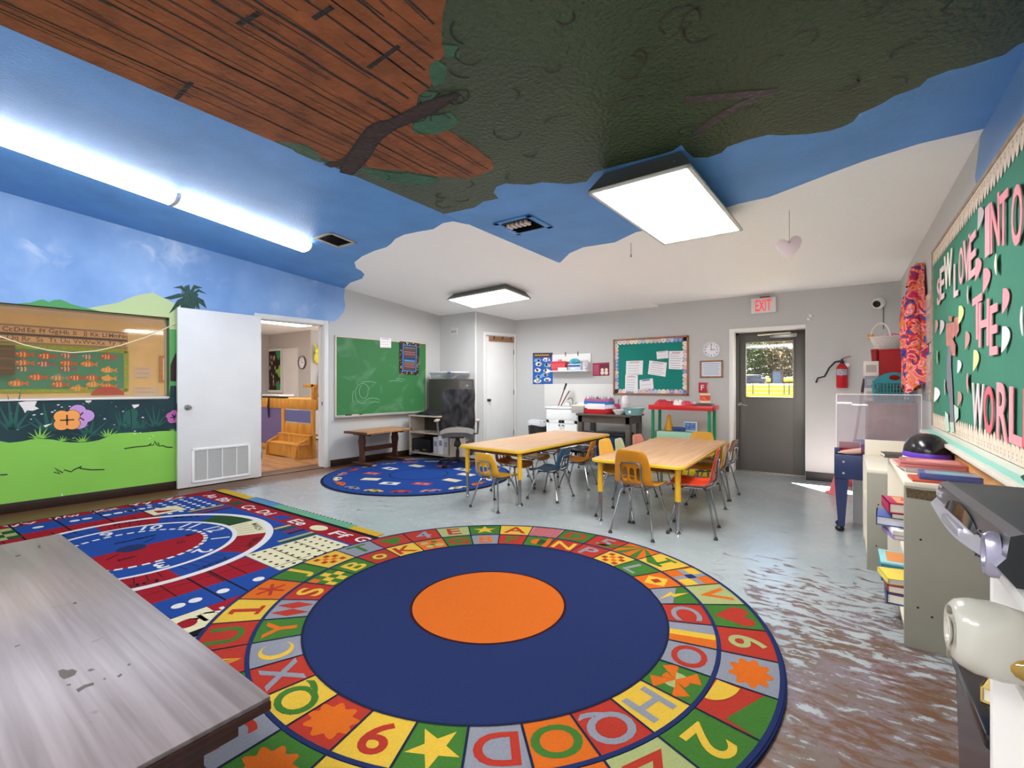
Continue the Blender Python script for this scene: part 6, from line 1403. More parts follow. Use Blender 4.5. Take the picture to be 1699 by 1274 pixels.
# half hearts
M_HT = {'p': M_PK[0], 'c': mat('cream heart paper', '#e6e3c4', .75), 'g': mat('greyish heart paper', '#bdb3b4', .75), 'l': mat('lime heart paper', '#cdd58f', .75), 'w': mat('white heart paper', '#ece6e6', .75), 'b': mat('dusty heart paper', '#b98a82', .75)}
hearts = [(1629, 358, 10, 40, 'g', 0), (1625, 443, 10, 40, 'p', 0), (1639, 461, 12, 44, 'p', 0), (1652, 440, 12, 40, 'c', 1), (1605.5, 490, 9, 35, 'g', 1), (1596, 520, 8, 34, 'l', 0), (1671, 496, 12, 47, 'p', 0), (1671, 560, 14, 48, 'w', 0),
          (1695, 532, 12, 54, 'w', 1), (1606.5, 563, 7, 34, 'b', 0), (1621, 596, 9, 39, 'l', 0), (1593, 607, 6, 24, 'w', 0), (1605, 634, 9, 36, 'p', 1), (1564.5, 541, 6, 26, 'g', 0), (1555, 540, 4, 24, 'b', 0), (1556, 654, 8, 27, 'w', 0), (1567.5, 641, 7, 28, 'g', 1), (1593.5, 661, 6, 28, 'b', 0), (1555, 592, 5, 24, 'l', 1)]
words = {'p': 'pink', 'c': 'cream', 'g': 'greyish', 'l': 'lime', 'w': 'white', 'b': 'dusty brown'}
hl = ['greyish paper half heart just left of the I of INTO', 'pink half heart under the first letters of INTO', 'pink half heart lowest of the three under INTO', 'cream half heart under the N of INTO', 'greyish half heart under the V of LOVE', 'lime half heart left of the word THE', 'pink half heart right of the word THE', 'white and pink half heart low to the right of THE',
      'white half heart cut by the right picture edge', 'dusty brown half heart left of the T of THE', 'lime half heart under the word THE', 'small white half heart beside the paper flower stem', 'pink half heart just left of the W of WORLD', 'greyish half heart left of the paper flower head', 'narrow dusty half heart at the left edge of the board', 'white oval half heart near the lower left edge of the board', 'greyish half heart left of the paper flower stem', 'dusty half heart right of the paper flower stem', 'thin lime half heart at the left board edge']
for (u, v, w, h, c, flip), lab in zip(hearts, hl):
    x, z = RW.px(u, v, .02); hh = abs(RW.px(u, v-h/2, .02)[1]-RW.px(u, v+h/2, .02)[1]); ww = abs(RW.px(u+w/2, v, .02)[0]-RW.px(u-w/2, v, .02)[0])
    ww *= .85; P = [(-ww*.5, -hh*.5)] + [(-ww*.5+ww*(sin(pi*s)**.7)*(.6+.4*s), -hh*.5+hh*s) for s in [k/10 for k in range(1, 10)]] + [(-ww*.4, hh*.42)]
    if flip: P = [(-x_, z_) for x_, z_ in reversed(P)]
    b = MB(); b.poly(P, 0, 0, h=.002); o = b.build('paper_heart', M_HT[c], M=RW.at(x, z, .022) @ RY(.10 if not flip else -.10), smooth=False); tag(o, lab, 'paper heart', 'folded paper hearts on the big green board')
# paper flower
t = thing('paper_flower', 'paper flower with a grey stem at the left end of the big green board', 'paper flower', RW.at(*RW.px(1578, 620, .016), .016))
ox, oz = RW.px(1578, 620, .016)
def pp(l): return [(x-ox, z-oz) for x, z in RW.pts(l, 1545, 500, 5.54, .016)]
b = MB()
for k, l in enumerate(([(145,205),(215,190),(225,300),(195,405),(145,410)], [(225,150),(265,140),(268,270),(235,330),(215,260)], [(205,330),(240,400),(238,500),(205,495),(192,410)], [(180,135),(215,130),(210,180),(185,180)])): b.poly(list(reversed(pp(l))) , .004+.002*k, 0, h=.001)
b.build('petals', mat('dusty pink petals', '#b5746a', .75, var=(14, .2)), t, smooth=False)
b = MB(); b.poly(list(reversed(pp([(160,405),(190,405),(188,600),(200,780),(205,920),(215,1110),(180,1110),(175,900),(148,780),(150,560)]))), .003, 0, h=.001); b.build('stem', mat('grey paper stem', '#77757f', .8), t, smooth=False)
b = MB()
for l in ([(140,1010),(165,1040),(180,1190),(150,1200),(135,1100)], [(180,1110),(215,1110),(225,1200),(190,1200)], [(220,950),(262,980),(262,1070),(230,1110)]): b.poly(list(reversed(pp(l))), .006, 0, h=.001)
b.build('leaves', mat('pale mint paper', '#b9cdb9', .8), t, smooth=False)
# clear pocket with papers left of the board
r = (RW.px(1537, 560)[0], RW.px(1549.5, 560)[0]); 
for (va, vb), lab, c in (((484, 570), 'upper clear wall pocket between jacket and big green board', '#c4a79a'), ((585, 665), 'lower wall pocket with beige pages between jacket and big green board', '#b29b88')):
    z0, z1 = RW.px(1543, vb)[1], RW.px(1543, va)[1]; t = thing('wall_pocket', lab, 'pocket', RW.at((r[0]+r[1])/2, (z0+z1)/2, 0)); w, h = (r[1]-r[0])/2, (z1-z0)/2
    b = MB(); b.box(-w+.02, w-.02, -h+.02, h-.02, .004, .016); b.build('pages', mat('pocket pages '+c, c, .7, var=(8, .3)), t)
    b = MB(); b.box(-w, w, -h, h*.6, .018, .021); b.box(-w, w, -h, h, .001, .003); b.build('pocket', clear('clear pocket', '#f3efec', haze=.18), t)

# ---------------------------------------------------------------- low bookshelves along the right wall
M_SHF = mat('cream shelf laminate', '#d9cfbd', .42, var=(3, .04)); M_SHG = mat('grey-beige shelf end', '#8f8b7d', .5, var=(4, .06)); M_CHB = mat('bare chipboard', '#5f5039', .85, var=(90, .5), bump=(120, .5))
def bookshelf(label, xf, y0, y1, h, shelves, chip=False):
    """Open towards the room (-x)."""
    t = thing('bookshelf', label, 'bookshelf', TR((xf+X_RIGHT)/2, (y0+y1)/2)); cy = (y0+y1)/2; hw = (y1-y0)/2; hd = (X_RIGHT-.004-xf)/2
    b = MB(); b.box(-hd, hd, -hw, hw, h-.022, h, b=.002); b.build('top_board', M_SHF, t)
    for s in (-1, 1):
        b = MB(); y = s*(hw-.010); b.box(-hd, hd, y-.010, y+.010, 0, h-.022, b=.0015); e = b.build('end_panel', M_SHG if s < 0 else M_SHF, t)
        if s < 0:
            b = MB()
            for x, z in ((-hd+.05, h*.25), (-hd+.10, h*.21), (.07, h*.2), (.09, h*.62), (-hd+.06, h*.66)): b.disc(.005, 0, 0, 10, T=TR(x, -hw-.0008, z) @ RX(pi/2))
            b.build('screw_hole', M_DARK, e, smooth=False)
            if chip:
                pts = [(-hd+.01, h-.075), (-.04, h-.082), (.06, h-.07), (hd-.05, h-.08), (hd-.04, h-.035), (.05, h-.028), (-.06, h-.033), (-hd+.006, h-.028)]
                b = MB(); b.poly(wobble(pts, .004, 4), 0, 0, T=TR(0, -hw-.001, 0) @ RX(pi/2)); b.build('chipped_patch', M_CHB, e, smooth=False, label='strip of bare chipboard where the laminate has chipped off')
    b = MB(); b.box(hd-.012, hd-.004, -hw+.02, hw-.02, .01, h-.022); b.build('back_panel', M_SHF, t)
    for z in shelves:
        b = MB(); b.box(-hd+.002, hd-.012, -hw+.02, hw-.02, z-.018, z); b.build('shelf', M_SHF, t)
    b = MB(); b.box(-hd+.015, -hd+.03, -hw+.02, hw-.02, 0, shelves[0]-.018); b.build('kick_board', mat('brown kick edge', '#7a5638', .5), t)
    return t
S1 = (.235, 2.916, 3.955, .785); S2 = (.128, 3.972, 4.80, .675)
bookshelf('nearer low cream bookshelf with a chipped grey end panel on the right', *S1, [.10, .44], True)
t = bookshelf('farther and lower cream bookshelf before the clear easel', *S2, [.09, .39])
b = MB(); b.box(-.20, .20, .385, .405, .675, .80, b=.003); b.build('end_rail', M_SHF, t)
def book(label, c, M, w, d, h, page='#e3dccb', pic=None, name='book', pr='paperbacks on the right-hand shelves', cat='book'):
    """Lying book: spine along +y side, w along x, d along y, h thick."""
    t = thing(name, label, cat, M, pr)
    b = MB(); b.box(-w/2, w/2, -d/2, d/2, 0, h*.12, b=.0008); b.box(-w/2, w/2, -d/2, d/2, h*.88, h, b=.0008); b.box(-w/2, w/2, d/2-h*.12, d/2, 0, h, b=.0008); b.build('cover', mat('book cover '+c, c, .4), t)
    b = MB(); b.box(-w/2+.004, w/2-.004, -d/2+.003, d/2-h*.12, h*.12, h*.88); b.build('pages', mat('book pages '+page, page, .8), t)
    if pic:
        b = MB(); b.poly([(-w*.4, -d*.35), (w*.4, -d*.35), (w*.4, d*.35), (-w*.4, d*.35)], h+.0006, 0); b.poly([(-w*.3, -d*.2), (w*.1, -d*.25), (w*.3, d*.2), (-w*.1, d*.25)], h+.0010, 1); b.build('cover_picture', [mat('cover pic '+pic[0], pic[0], .4), mat('cover pic '+pic[1], pic[1], .4)], t, smooth=False)
    return t
zs = S1[3]+.001
book('grey-edged book lowest of the red pile on the near bookshelf', '#a99a96', TR(.385, 3.34, zs) @ RZ(pi+.12), .26, .21, .022)
book('pink picture book in the middle of the red pile on the near bookshelf', '#c06a6c', TR(.37, 3.36, zs+.023) @ RZ(pi+.06), .27, .22, .012, pic=('#e39a9c', '#d9597f'))
book('thin dusty red book on top of the pile on the near bookshelf', '#a8615a', TR(.39, 3.375, zs+.036) @ RZ(pi-.05), .27, .22, .012, pic=('#c8837a', '#e58f96'))
book('red flat book under the blue picture book on the near bookshelf', '#b4452f', TR(.39, 3.02, zs) @ RZ(pi+.05), .25, .17, .010, page='#c08a4e')
book('blue picture book at the near end of the near bookshelf', '#3f4f88', TR(.42, 3.03, zs+.011) @ RZ(pi-.04), .24, .15, .026, page='#9a5c2c', pic=('#8c8f9c', '#6fa8b0'))
book('small black-brown book where the two bookshelves meet', '#4b413c', TR(.27, 3.86, zs) @ RZ(pi+.1), .13, .15, .022)
zs2 = .441
book('magenta book on top of the pile sticking out of the near bookshelf', '#a51d4d', TR(.315, 3.30, zs2+.125) @ RZ(pi/2+.1), .20, .26, .055, pic=('#d99a6a', '#c94f4a'))
book('thin black book under the magenta one in the near bookshelf', '#1f1d24', TR(.325, 3.30, zs2+.096) @ RZ(pi/2+.03), .20, .24, .028)
book('thick blue book under the black one in the near bookshelf', '#44578f', TR(.285, 3.33, zs2+.045) @ RZ(pi/2-.06), .21, .27, .05, page='#d5d6de')
book('lilac book at the bottom of the pile in the near bookshelf', '#8a72a8', TR(.315, 3.26, zs2) @ RZ(pi/2+.22), .18, .25, .022)
book('white paperback tucked under the blue book in the near bookshelf', '#d9d3cc', TR(.32, 3.25, zs2+.0225) @ RZ(pi/2+.12), .17, .24, .022)
book('yellow book on the bottom shelf pile of the near bookshelf', '#d9c04a', TR(.30, 3.28, .197) @ RZ(pi/2+.2), .18, .26, .03, page='#cfd6df')
book('dark red book below the yellow one on the bottom shelf', '#7d2530', TR(.31, 3.25, .156) @ RZ(pi/2+.05), .18, .25, .04)
book('navy book at the foot of the bottom shelf pile', '#23406e', TR(.31, 3.24, .101) @ RZ(pi/2), .18, .25, .054)
t = thing('toy_box', 'teal box with a picture lid sticking out of the near bookshelf bottom', 'box', TR(.33, 3.62, .101) @ RZ(pi/2))
b = MB(); b.box(-.13, .13, -.10, .15, 0, .10, b=.004); b.build('box', mat('teal carton', '#1f6f80', .45), t)
b = MB(); b.box(-.132, .132, -.102, .152, .10, .115, b=.003); b.poly([(-.1, -.02), (.1, -.02), (.1, .12), (-.1, .12)], .1156, 1); b.build('lid', [mat('pale teal lid', '#8cc0c4', .45), mat('orange lid picture', '#d98a4a', .45)], t)
# helmet
t = thing('bike_helmet', 'black and purple child helmet lying on the near bookshelf', 'helmet', TR(.405, 3.70, S1[3]+.001) @ RZ(.2))
b = MB(); b.sheet(lambda s, q: (.105*cos(2*pi*s)*sin(pi/2*q)**.8*(1+.03*sin(10*pi*s)), .135*sin(2*pi*s)*sin(pi/2*q)**.8, .055+.115*cos(pi/2*q)), 40, 12); b.build('shell', mat('black helmet shell', '#1a1418', .22, var=(12, .6)), t)
b = MB(); b.lathe([(.9, .03), (1.0, .034), (1.02, .05), (.985, .062)], n=40, T=Matrix.Diagonal((.108, .138, 1, 1))); b.build('purple_band', mat('purple helmet band', '#5b34a8', .35), t)
b = MB(); b.lathe([(.80, .0), (.98, .004), (1.04, .018), (1.0, .032)], n=40, T=Matrix.Diagonal((.108, .138, 1, 1))); b.build('white_rim', mat('lilac white rim', '#cdc6dd', .4), t)
# ---------------------------------------------------------------- clear easel, its load, and things behind it
M_NVY = mat('navy blue plastic', '#1f2c55', .4)
YE = 4.97
t = thing('art_easel', 'navy child easel with a scratched clear panel in the far right corner', 'easel', TR(.21, YE))
FE = FY(YE); ex0_ = FE.px(1388, 700)[0]-.21; ex1_ = FE.px(1529, 700)[0]-.21; ez1 = FE.px(1450, 655)[1]; ez0 = .70
b = MB(); b.box(ex0_, ex1_, -.003, .003, ez0, ez1, b=.001); b.build('clear_panel', clear('scratched acrylic', '#f3eff2', haze=.16, hazecol='#d9cfd6'), t)
b = MB(); b.tube([(ex0_, 0, ez0-.06), (ex0_, 0, ez1+.004), ], .005); b.tube([(ex0_, 0, ez1+.003), (ex1_, 0, ez1+.003)], .004); b.tube([(ex1_, 0, ez1), (ex1_, 0, ez0)], .003); b.build('panel_frame', mat('white frame strip', '#e3dcdc', .4), t)
b = MB(); b.box(ex0_-.015, ex1_-.02, -.12, .07, .45, .655, b=.008); b.box(ex0_-.015, ex0_+.03, -.04, .02, .64, .70, b=.004); b.build('tray_box', M_NVY, t)
b = MB()
for z in (.595, .50): b.lathe([(.010, 0), (.010, .004), (0, .006)], T=TR(ex0_+.05, -.1205, z) @ RX(pi/2), n=12)
b.build('bolt', M_METAL, t)
for x in (ex0_+.035, ex1_-.06):
    for s in (-1, 1):
        b = MB(); y = -.06 if s < 0 else .05; V = []
        for z, w in ((.655 if s < 0 else .5, .048), (.42, .048), (.10, .026), (.05, .024)): 
            yy = y+s*(.02+.03*(.6-z)); V += [(x-w, yy-.022, z), (x+w, yy-.022, z), (x+w, yy+.022, z), (x-w, yy+.022, z)]
        b.add(V, [(i*4+j, (i+1)*4+j, (i+1)*4+(j+1) % 4, i*4+(j+1) % 4) for i in range(3) for j in range(4)] + [(0, 1, 2, 3), (15, 14, 13, 12)]); lg = b.build('leg', M_NVY, t, smooth=False)
        b = MB(); b.ball((x-.012, y+s*.037, .027), .034, .026, .027); b.box(x-.015, x+.015, y+s*.037-.012, y+s*.037+.012, .03, .07, b=.003); b.build('foot', M_BLACK, lg)
# doll and red book on the tray
t = thing('doll', 'doll lying on the easel tray with one arm hanging over the front', 'doll', TR(.19, YE-.055, .656)); M_SKIN = mat('doll skin vinyl', '#cfa493', .45)
b = MB(); b.tube([(-.19, -.04, .018), (-.15, -.035, .022), (-.09, -.02, .03), (-.04, -.01, .04)], [.017, .022, .026, .03], n=12); b.ball((-.195, -.042, .018), .022, .018, .014)
for k in range(4): b.tube([(-.205, -.052+.007*k, .016), (-.228, -.054+.008*k, .012)], .005)
b.build('arm', M_SKIN, t)
b = MB(); b.sheet(lambda s, q: (-.07+.09*q, -.015+(.035+.012*sin(pi*q))*cos(2*pi*s), .045+(.04+.012*sin(pi*q))*sin(2*pi*s)), 20, 8); b.ball((.06, 0, .055), .075, .055, .05); b.build('dress', mat('purple doll dress', '#5d3350', .8, var=(30, .4)), t)
b = MB(); b.lathe([(.04, -.006), (.05, 0), (.04, .006)], T=TR(.0, -.012, .045) @ RY(pi/2), n=18); b.build('cuff', mat('white doll cuff', '#e9e2e2', .7), t)
b = MB(); b.ball((.155, .0, .06), .05, .045, .052); b.build('head', M_SKIN, t)
b = MB(); b.box(-.075, .07, -.012, .012, 0, .095, b=.003); t = thing('book', 'red book standing on the easel tray behind the doll', 'book', TR(.045, YE+.03, .656)); b.build('cover', mat('bright red cover', '#b3142a', .4), t); b = MB(); b.box(-.0735, .0735, -.008, .008, .004, .0965); b.build('pages', M_PAPER, t)
# broom
a = FY(7.17).px(1434, 628); c = fl(1409, 806); b = MB(); FB_ = Vector((a[0], 7.17, a[1])), Vector((c[0], c[1], .12))
t = thing('broom', 'broom leaning in the corner behind the clear easel, dark grip up', 'broom', TR(0, 0)); d_ = FB_[0]-FB_[1]
b.tube([FB_[1], FB_[1]+d_*.86], .013); b.build('handle', mat('mauve broom handle', '#a38b95', .4), t)
b = MB(); b.tube([FB_[1]+d_*.86, FB_[1]+d_*.93, FB_[0]], [.015, .016, .013]); b.build('grip', mat('dark brown grip', '#4a332e', .5), t)
b = MB(); c_ = FB_[1]; b.hexa([(c_.x-.07, c_.y-.03, .002), (c_.x+.10, c_.y-.03, .002), (c_.x+.10, c_.y+.03, .002), (c_.x-.07, c_.y+.03, .002), (c_.x-.05, c_.y-.02, .13), (c_.x+.06, c_.y-.02, .13), (c_.x+.06, c_.y+.02, .13), (c_.x-.05, c_.y+.02, .13)]); b.build('bristles', mat('red broom bristles', '#8f3a3c', .8, bump=(80, .6)), t)
# brown cabinet behind the easel
YC = 5.62; FC = FY(YC); kx0 = FC.px(1440, 700)[0]; kz = FC.px(1490, 668)[1]
t = thing('storage_cabinet', 'reddish brown cabinet behind the clear easel', 'cabinet', TR((kx0+X_RIGHT)/2, YC+.36)); hw = (X_RIGHT-.006-kx0)/2
M_RBW = wood('reddish brown board', '#7a5248', '#8d6257', .5, (8, 1.2, 1.2))
b = MB(); b.box(-hw, hw, -.36, .36, .0, kz-.02, b=.003); b.build('carcass', M_RBW, t)
b = MB(); b.box(-hw-.004, hw, -.365, .36, kz-.02, kz, b=.003); b.build('top_board', M_RBW, t)
b = MB(); b.box(-hw+.01, hw-.01, -.372, -.361, .05, kz-.04, b=.002); d = b.build('door', M_RBW, t); b = MB(); b.ball((-hw+.05, -.385, kz*.6), .012); b.build('knob', M_METAL, d)
# teal basket
M_TBK = mat('teal basket plastic', '#1d8388', .35); yb_ = YC+.14; FT_ = FY(yb_-.13)
bx = (FT_.px(1448, 650)[0]+X_RIGHT-.02)/2; bw = (X_RIGHT-.03-FT_.px(1448, 650)[0])/2; bh = FT_.px(1480, 636)[1]-kz
t = thing('laundry_basket', 'teal plastic basket with an oval handle hole on the brown cabinet', 'basket', TR(bx, yb_, kz+.001)); bd = .13
b = MB()
for k in range(13):
    x = -bw+2*bw*k/12
    for y in (-bd, bd): b.tube([(x*.9, y*.88, 0), (x, y, bh)], .0045, n=6)
for k in range(1, 6):
    y = -bd+2*bd*k/6
    for x in (-bw, bw): b.tube([(x*.9, y*.88, 0), (x, y, bh)], .0045, n=6)
for k in range(5):
    z = bh*(k+.5)/5; q = .9+.1*(k+.5)/5; q2 = .88+.12*(k+.5)/5
    b.tube([(-bw*q, -bd*q2, z), (bw*q, -bd*q2, z), (bw*q, bd*q2, z), (-bw*q, bd*q2, z), (-bw*q, -bd*q2, z)], .004, n=6)
b.box(-bw*.9, bw*.9, -bd*.88, bd*.88, 0, .01); b.build('lattice', M_TBK, t)
b = MB(); hh = FT_.px(1490, 617.5)[1]-kz-bh
n = 40; out = [(-bw*1.03, 0), (bw*1.03, 0)] + [(bw*1.03*cos(a)*.999 if False else bw*1.03*(1-2*s), hh*max(.14, (sin(pi*min(1, max(0, (1-s)*1.0))))**.8)) for s, a in [(i/n, 0) for i in range(n+1)]]
hole = [(bw*.12+bw*.34*cos(2*pi*i/24), hh*.52+hh*.26*sin(2*pi*i/24)) for i in range(24)]
tri = geometry.tessellate_polygon([[Vector((x, y, 0)) for x, y in out], [Vector((x, y, 0)) for x, y in hole]]); P_ = out+hole
for y in (-bd-.004, bd-.0):
    b.add([(x, y, bh+z) for x, z in P_] + [(x, y+.006, bh+z) for x, z in P_], [tuple(f) for f in tri] + [tuple(i+len(P_) for i in reversed(f)) for f in tri])
for s in (-1, 1): b.box(s*bw*1.02-.004, s*bw*1.02+.004, -bd, bd, bh-.01, bh+.03)
b.build('rim', M_TBK, t, smooth=False)
# stack behind: red bin with a white wicker basket, white boxes
yr = YC+.50; FRd = FY(yr-.14)
rx0, rx1 = FRd.px(1458, 620)[0], FRd.px(1501, 620)[0]; rz = FRd.px(1480, 578.5)[1]
t = thing('red_bin', 'tall plain red bin standing behind the teal basket', 'bin', TR((rx0+rx1)/2, yr, kz+.001)); hw = (rx1-rx0)/2; h_ = rz-kz-.001
b = MB(); b.hexa([(-hw*.9, -.12, 0), (hw*.9, -.12, 0), (hw*.9, .12, 0), (-hw*.9, .12, 0), (-hw, -.14, h_), (hw, -.14, h_), (hw, .14, h_), (-hw, .14, h_)]); b.build('bin', mat('plain red plastic', '#a90d14', .4), t, smooth=False)
b = MB(); b.box(-hw-.006, hw+.006, -.146, .146, h_-.018, h_, b=.004); b.build('rim', mat('plain red plastic', '#a90d14'), t)
wz = rz+.002; w0, w1 = FRd.px(1445, 565)[0], FRd.px(1502, 565)[0]; wh = FRd.px(1470, 558.5)[1]-wz; wc = (w0+w1)/2; ww = (w1-w0)/2
t = thing('wicker_basket', 'white wicker basket with a hoop handle on top of the red bin', 'basket', TR(wc, yr, wz))
b = MB(); n = 48
for k in range(9):
    f = k/8; R_ = ww*(.62+.38*f); z = wh*f
    b.tube([(R_*cos(2*pi*i/n), R_*.62*sin(2*pi*i/n), z+.006+(.0035 if (i+k) % 2 else -.0035)) for i in range(n+1)], .0085, n=6, cap=False)
b.disc(ww*.62, .006, ry=ww*.62*.62); b.build('weave', mat('white wicker', '#dcd2cb', .7), t)
b = MB(); b.tube([(-.05+.075*cos(a), -ww*.45*cos(a), wh+.15*sin(a)) for a in [pi*i/16 for i in range(17)]], .009, n=8); b.build('handle', mat('white wicker', '#dcd2cb'), t)
b = MB(); b.ball((.05, 0, wh), .06, .05, .045); b.ball((.11, .01, wh-.005), .05, .05, .04); b.build('filling', mat('pink tissue', '#cf7f92', .8, bump=(40, .6)), t, label='pink tissue filling')
t = thing('toy', 'small orange soft toy peeping over the left rim of the wicker basket', 'toy', TR(wc-.13, yr+.02, wz+wh-.02)); b = MB(); b.ball((0, 0, .03), .028); b.ball((-.018, 0, .055), .011); b.ball((.018, 0, .055), .011); b.build('head', mat('orange plush', '#cf9a55', .9), t)
for i, (dz, hh, w, c, lab) in enumerate(((0, .13, .055, '#cfc4bd', 'lowest pale carton of the small stack left of the teal basket'), (.131, .12, .05, '#8d93a8', 'bluish carton in the middle of the small stack left of the teal basket'), (.252, .15, .06, '#e0d6cc', 'white carton on top of the small stack left of the red bin'))):
    x = FY(YC+.30).px(1446, 630)[0]; b = MB(); b.box(-w, w, -.05, .05, 0, hh, b=.003); l_ = MB(); l_.box(-w*.7, w*.7, -.0512, -.05, hh*.25, hh*.75)
    t = thing('carton', lab, 'box', TR(x, YC+.40, kz+.001+dz), 'small cartons left of the red bin'); b.build('box', mat('carton '+c, c, .6), t); l_.build('box_print', mat('carton print', '#b3a79d', .6), t)
t = thing('red_cup', 'dark red cup on the small white carton', 'cup', TR(FY(YC+.40).px(1452, 590)[0], YC+.40, kz+.404)); b = MB(); b.lathe([(.03, 0), (.04, .12), (.038, .12), (.028, .006)], n=18); b.build('cup', mat('dark red cup', '#8c1118', .4), t)
# blue tub behind the clear panel
t = thing('tub', 'pale blue tub seen through the clear easel panel', 'tub', TR(FY(5.3).px(1440, 720)[0]-.02, 5.32, .60)); b = MB(); b.lathe([(.07, 0), (.085, .13), (.09, .14), (.082, .136), (.066, .008)], n=24); b.build('tub', mat('pale blue plastic', '#7d97bf', .35), t)
b = MB(); b.box(-.09, .12, -.1, .1, 0, .599); tag(b.build('stool', mat('white stool', '#dcd8d6', .5), M=TR(FY(5.3).px(1440, 720)[0]-.02, 5.32)), 'white box stool behind the clear easel, under the pale blue tub', 'stool')
b = MB(); b.lathe([(.10, 0), (.095, .012), (.06, .02), (.012, .20), (0, .205)], n=24, T=TR(0, 0, .0)); tag(b.build('traffic_cone', mat('coral cone plastic', '#e0686a', .4), M=TR(*FY(6.55).px(1386, 700)[:1], 6.55, .001)), 'small coral cone on the floor behind the navy easel leg', 'cone')
# tie-dye jacket hanging on the wall
def tiedye():
    m = bpy.data.materials.new('tie-dye cloth'); m.use_nodes = True; nt = m.node_tree; N = nt.nodes; L = nt.links.new; p = N['Principled BSDF']; tc = N.new('ShaderNodeTexCoord')
    w = N.new('ShaderNodeTexNoise'); w.inputs['Scale'].default_value = 8; w.inputs['Detail'].default_value = 4; w.inputs['Distortion'].default_value = 1.8; L(tc.outputs['Object'], w.inputs['Vector'])
    r = N.new('ShaderNodeValToRGB'); e = r.color_ramp.elements; cols = ['#3a1f6e', '#2f5fa8', '#7a1550', '#c81f3c', '#e8622a', '#efb0b4', '#e0506a', '#d98a1f', '#c2185b']
    e[0].position = .34; e[0].color = hexc(cols[0]); e[1].position = .66; e[1].color = hexc(cols[-1])
    for i, c in enumerate(cols[1:-1]): x = e.new(.38+.035*i); x.color = hexc(c)
    L(w.outputs['Fac'], r.inputs[0]); L(r.outputs[0], p.inputs['Base Color']); p.inputs['Roughness'].default_value = .85; return m
x_, z_ = RW.px(1527, 438, .03); jz0 = RW.px(1520, 645, .1)[1]; L_ = z_-jz0
t = thing('tie_dye_jacket', 'bright tie-dye jacket hanging on the right wall by the corner', 'jacket', RW.at(x_, z_, .0)); MT = tiedye()
b = MB()
def jac(s, q):
    w = .03+.175*min(1, q*2.2)**.8; a = pi*(s); f = .012*sin(13*s+4*q)+.01*sin(29*s)
    return (w*cos(pi*(1-s))*(1+.06*sin(9*q)), -L_*q*(1+.04*sin(11*s)), .012+(.04+.085*min(1, q*2.2))*sin(a)**.7+f)
b.sheet(jac, 44, 44, th=.006); b.build('body', MT, t)
for s in (-1, 1):
    b = MB(); b.tube([(s*.11, -.24*L_*1.0, .09), (s*.17, -.42*L_, .10), (s*.19, -.60*L_, .09), (s*.185, -.78*L_, .085)], [.045, .052, .05, .045], n=14); b.build('sleeve', MT, t)
b = MB(); b.sheet(lambda s, q: (.05*cos(2*pi*s)*(1+.8*q), -.02-.16*q, .05+.045*sin(2*pi*s)+.03*q), 20, 6); b.build('hood', MT, t)
b = MB(); b.tube([(0, .0, .001), (0, 0, .05), (0, .025, .055)], .006); tag(b.build('coat_hook', M_METAL, M=RW.at(x_, z_-.005, 0)), 'steel hook above the tie-dye jacket', 'hook')
# ---------------------------------------------------------------- near right: open shelf with player, gadget, black bin
SX, SY1, SH = .205, 1.13, .952
t = thing('bookshelf', 'white open shelf unit at the right picture edge under the disc player', 'bookshelf', TR(SX, SY1)); M_WS = mat('white melamine', '#dbd7d2', .4); dX = X_RIGHT-.10-SX
b = MB(); b.box(0, dX, -.020, 0, 0, SH-.02, b=.001); b.build('side_panel', M_WS, t)
b = MB(); b.box(0, dX, -.95, -.93, 0, SH-.02, b=.001); b.build('side_panel', M_WS, t)
b = MB(); b.box(-.0, dX, -.95, 0, SH-.02, SH, b=.001); b.build('top_board', M_WS, t)
for z in (.822, .45, .08): b = MB(); b.box(.002, dX-.01, -.93, -.02, z-.018, z, b=.001); b.build('shelf', M_WS, t)
b = MB(); b.box(dX-.01, dX-.004, -.93, -.02, 0, SH-.02); b.build('back_panel', M_WS, t)
# disc player
zp = SH+.012; Pn = Vector((.194, .945)); Pf = Vector((.172, 1.372)); 
DPF = Frame((Pf.x, Pf.y, zp), (Pn.x-Pf.x, Pn.y-Pf.y, 0), (0, 0, 1)); W_ = (Pn-Pf).length; HP = 1.041-zp; dp = .29
t = thing('disc_player', 'silver and black disc player on the white shelf at the right edge', 'player', DPF.M)
M_SLV = mat('silver player plastic', '#b9b8c2', .28, .6); M_GUN = mat('gunmetal player plastic', '#615f63', .32, .5)
b = MB(); b.box(.004, W_-.004, .004, HP, -dp, -.012, b=.004); b.build('case', mat('grey black case', '#3b3b3d', .5), t)
b = MB(); b.box(W_-.005, W_-.001, .006, HP-.004, -dp+.004, -.014); b.build('side_cover', M_BLACK, t)
b = MB(); n = 24; V = []
for k in range(n+1):
    s = k/n; bul = .007*sin(pi*s)**.7
    V += [(W_*s, HP, -.012), (W_*s, HP-.006, .002+bul*.25), (W_*s, HP*.52, .006+bul*.5), (W_*s, .02+.006*cos(2*pi*s), .016+bul), (W_*s, .0, -.004+bul*.4), (W_*s, .0, -.02)]
b.add(V, [(i*6+j, (i+1)*6+j, (i+1)*6+j+1, i*6+j+1) for i in range(n) for j in range(5)], 0)
for f in range(len(b.f)): b.m[f] = 0 if f % 5 in (2, 3, 4) else 1
b.add(V[:6], [(0, 1, 2, 3, 4, 5)], 2); b.add(V[-6:], [(5, 4, 3, 2, 1, 0)], 2)
b.build('front_panel', [M_SLV, M_GUN, M_BLACK], t)
b = MB(); V = []
for k in range(21):
    s = k/20; x = W_*(.22+.50*s); zc = .006+.006*sin(pi*(.22+.5*s))**.7; V += [(x, HP*(.52+.02*sin(pi*s)), .0085+zc*.45), (x, HP*(.54+.34*sin(pi*s)**.6), .0045+zc*.42)]
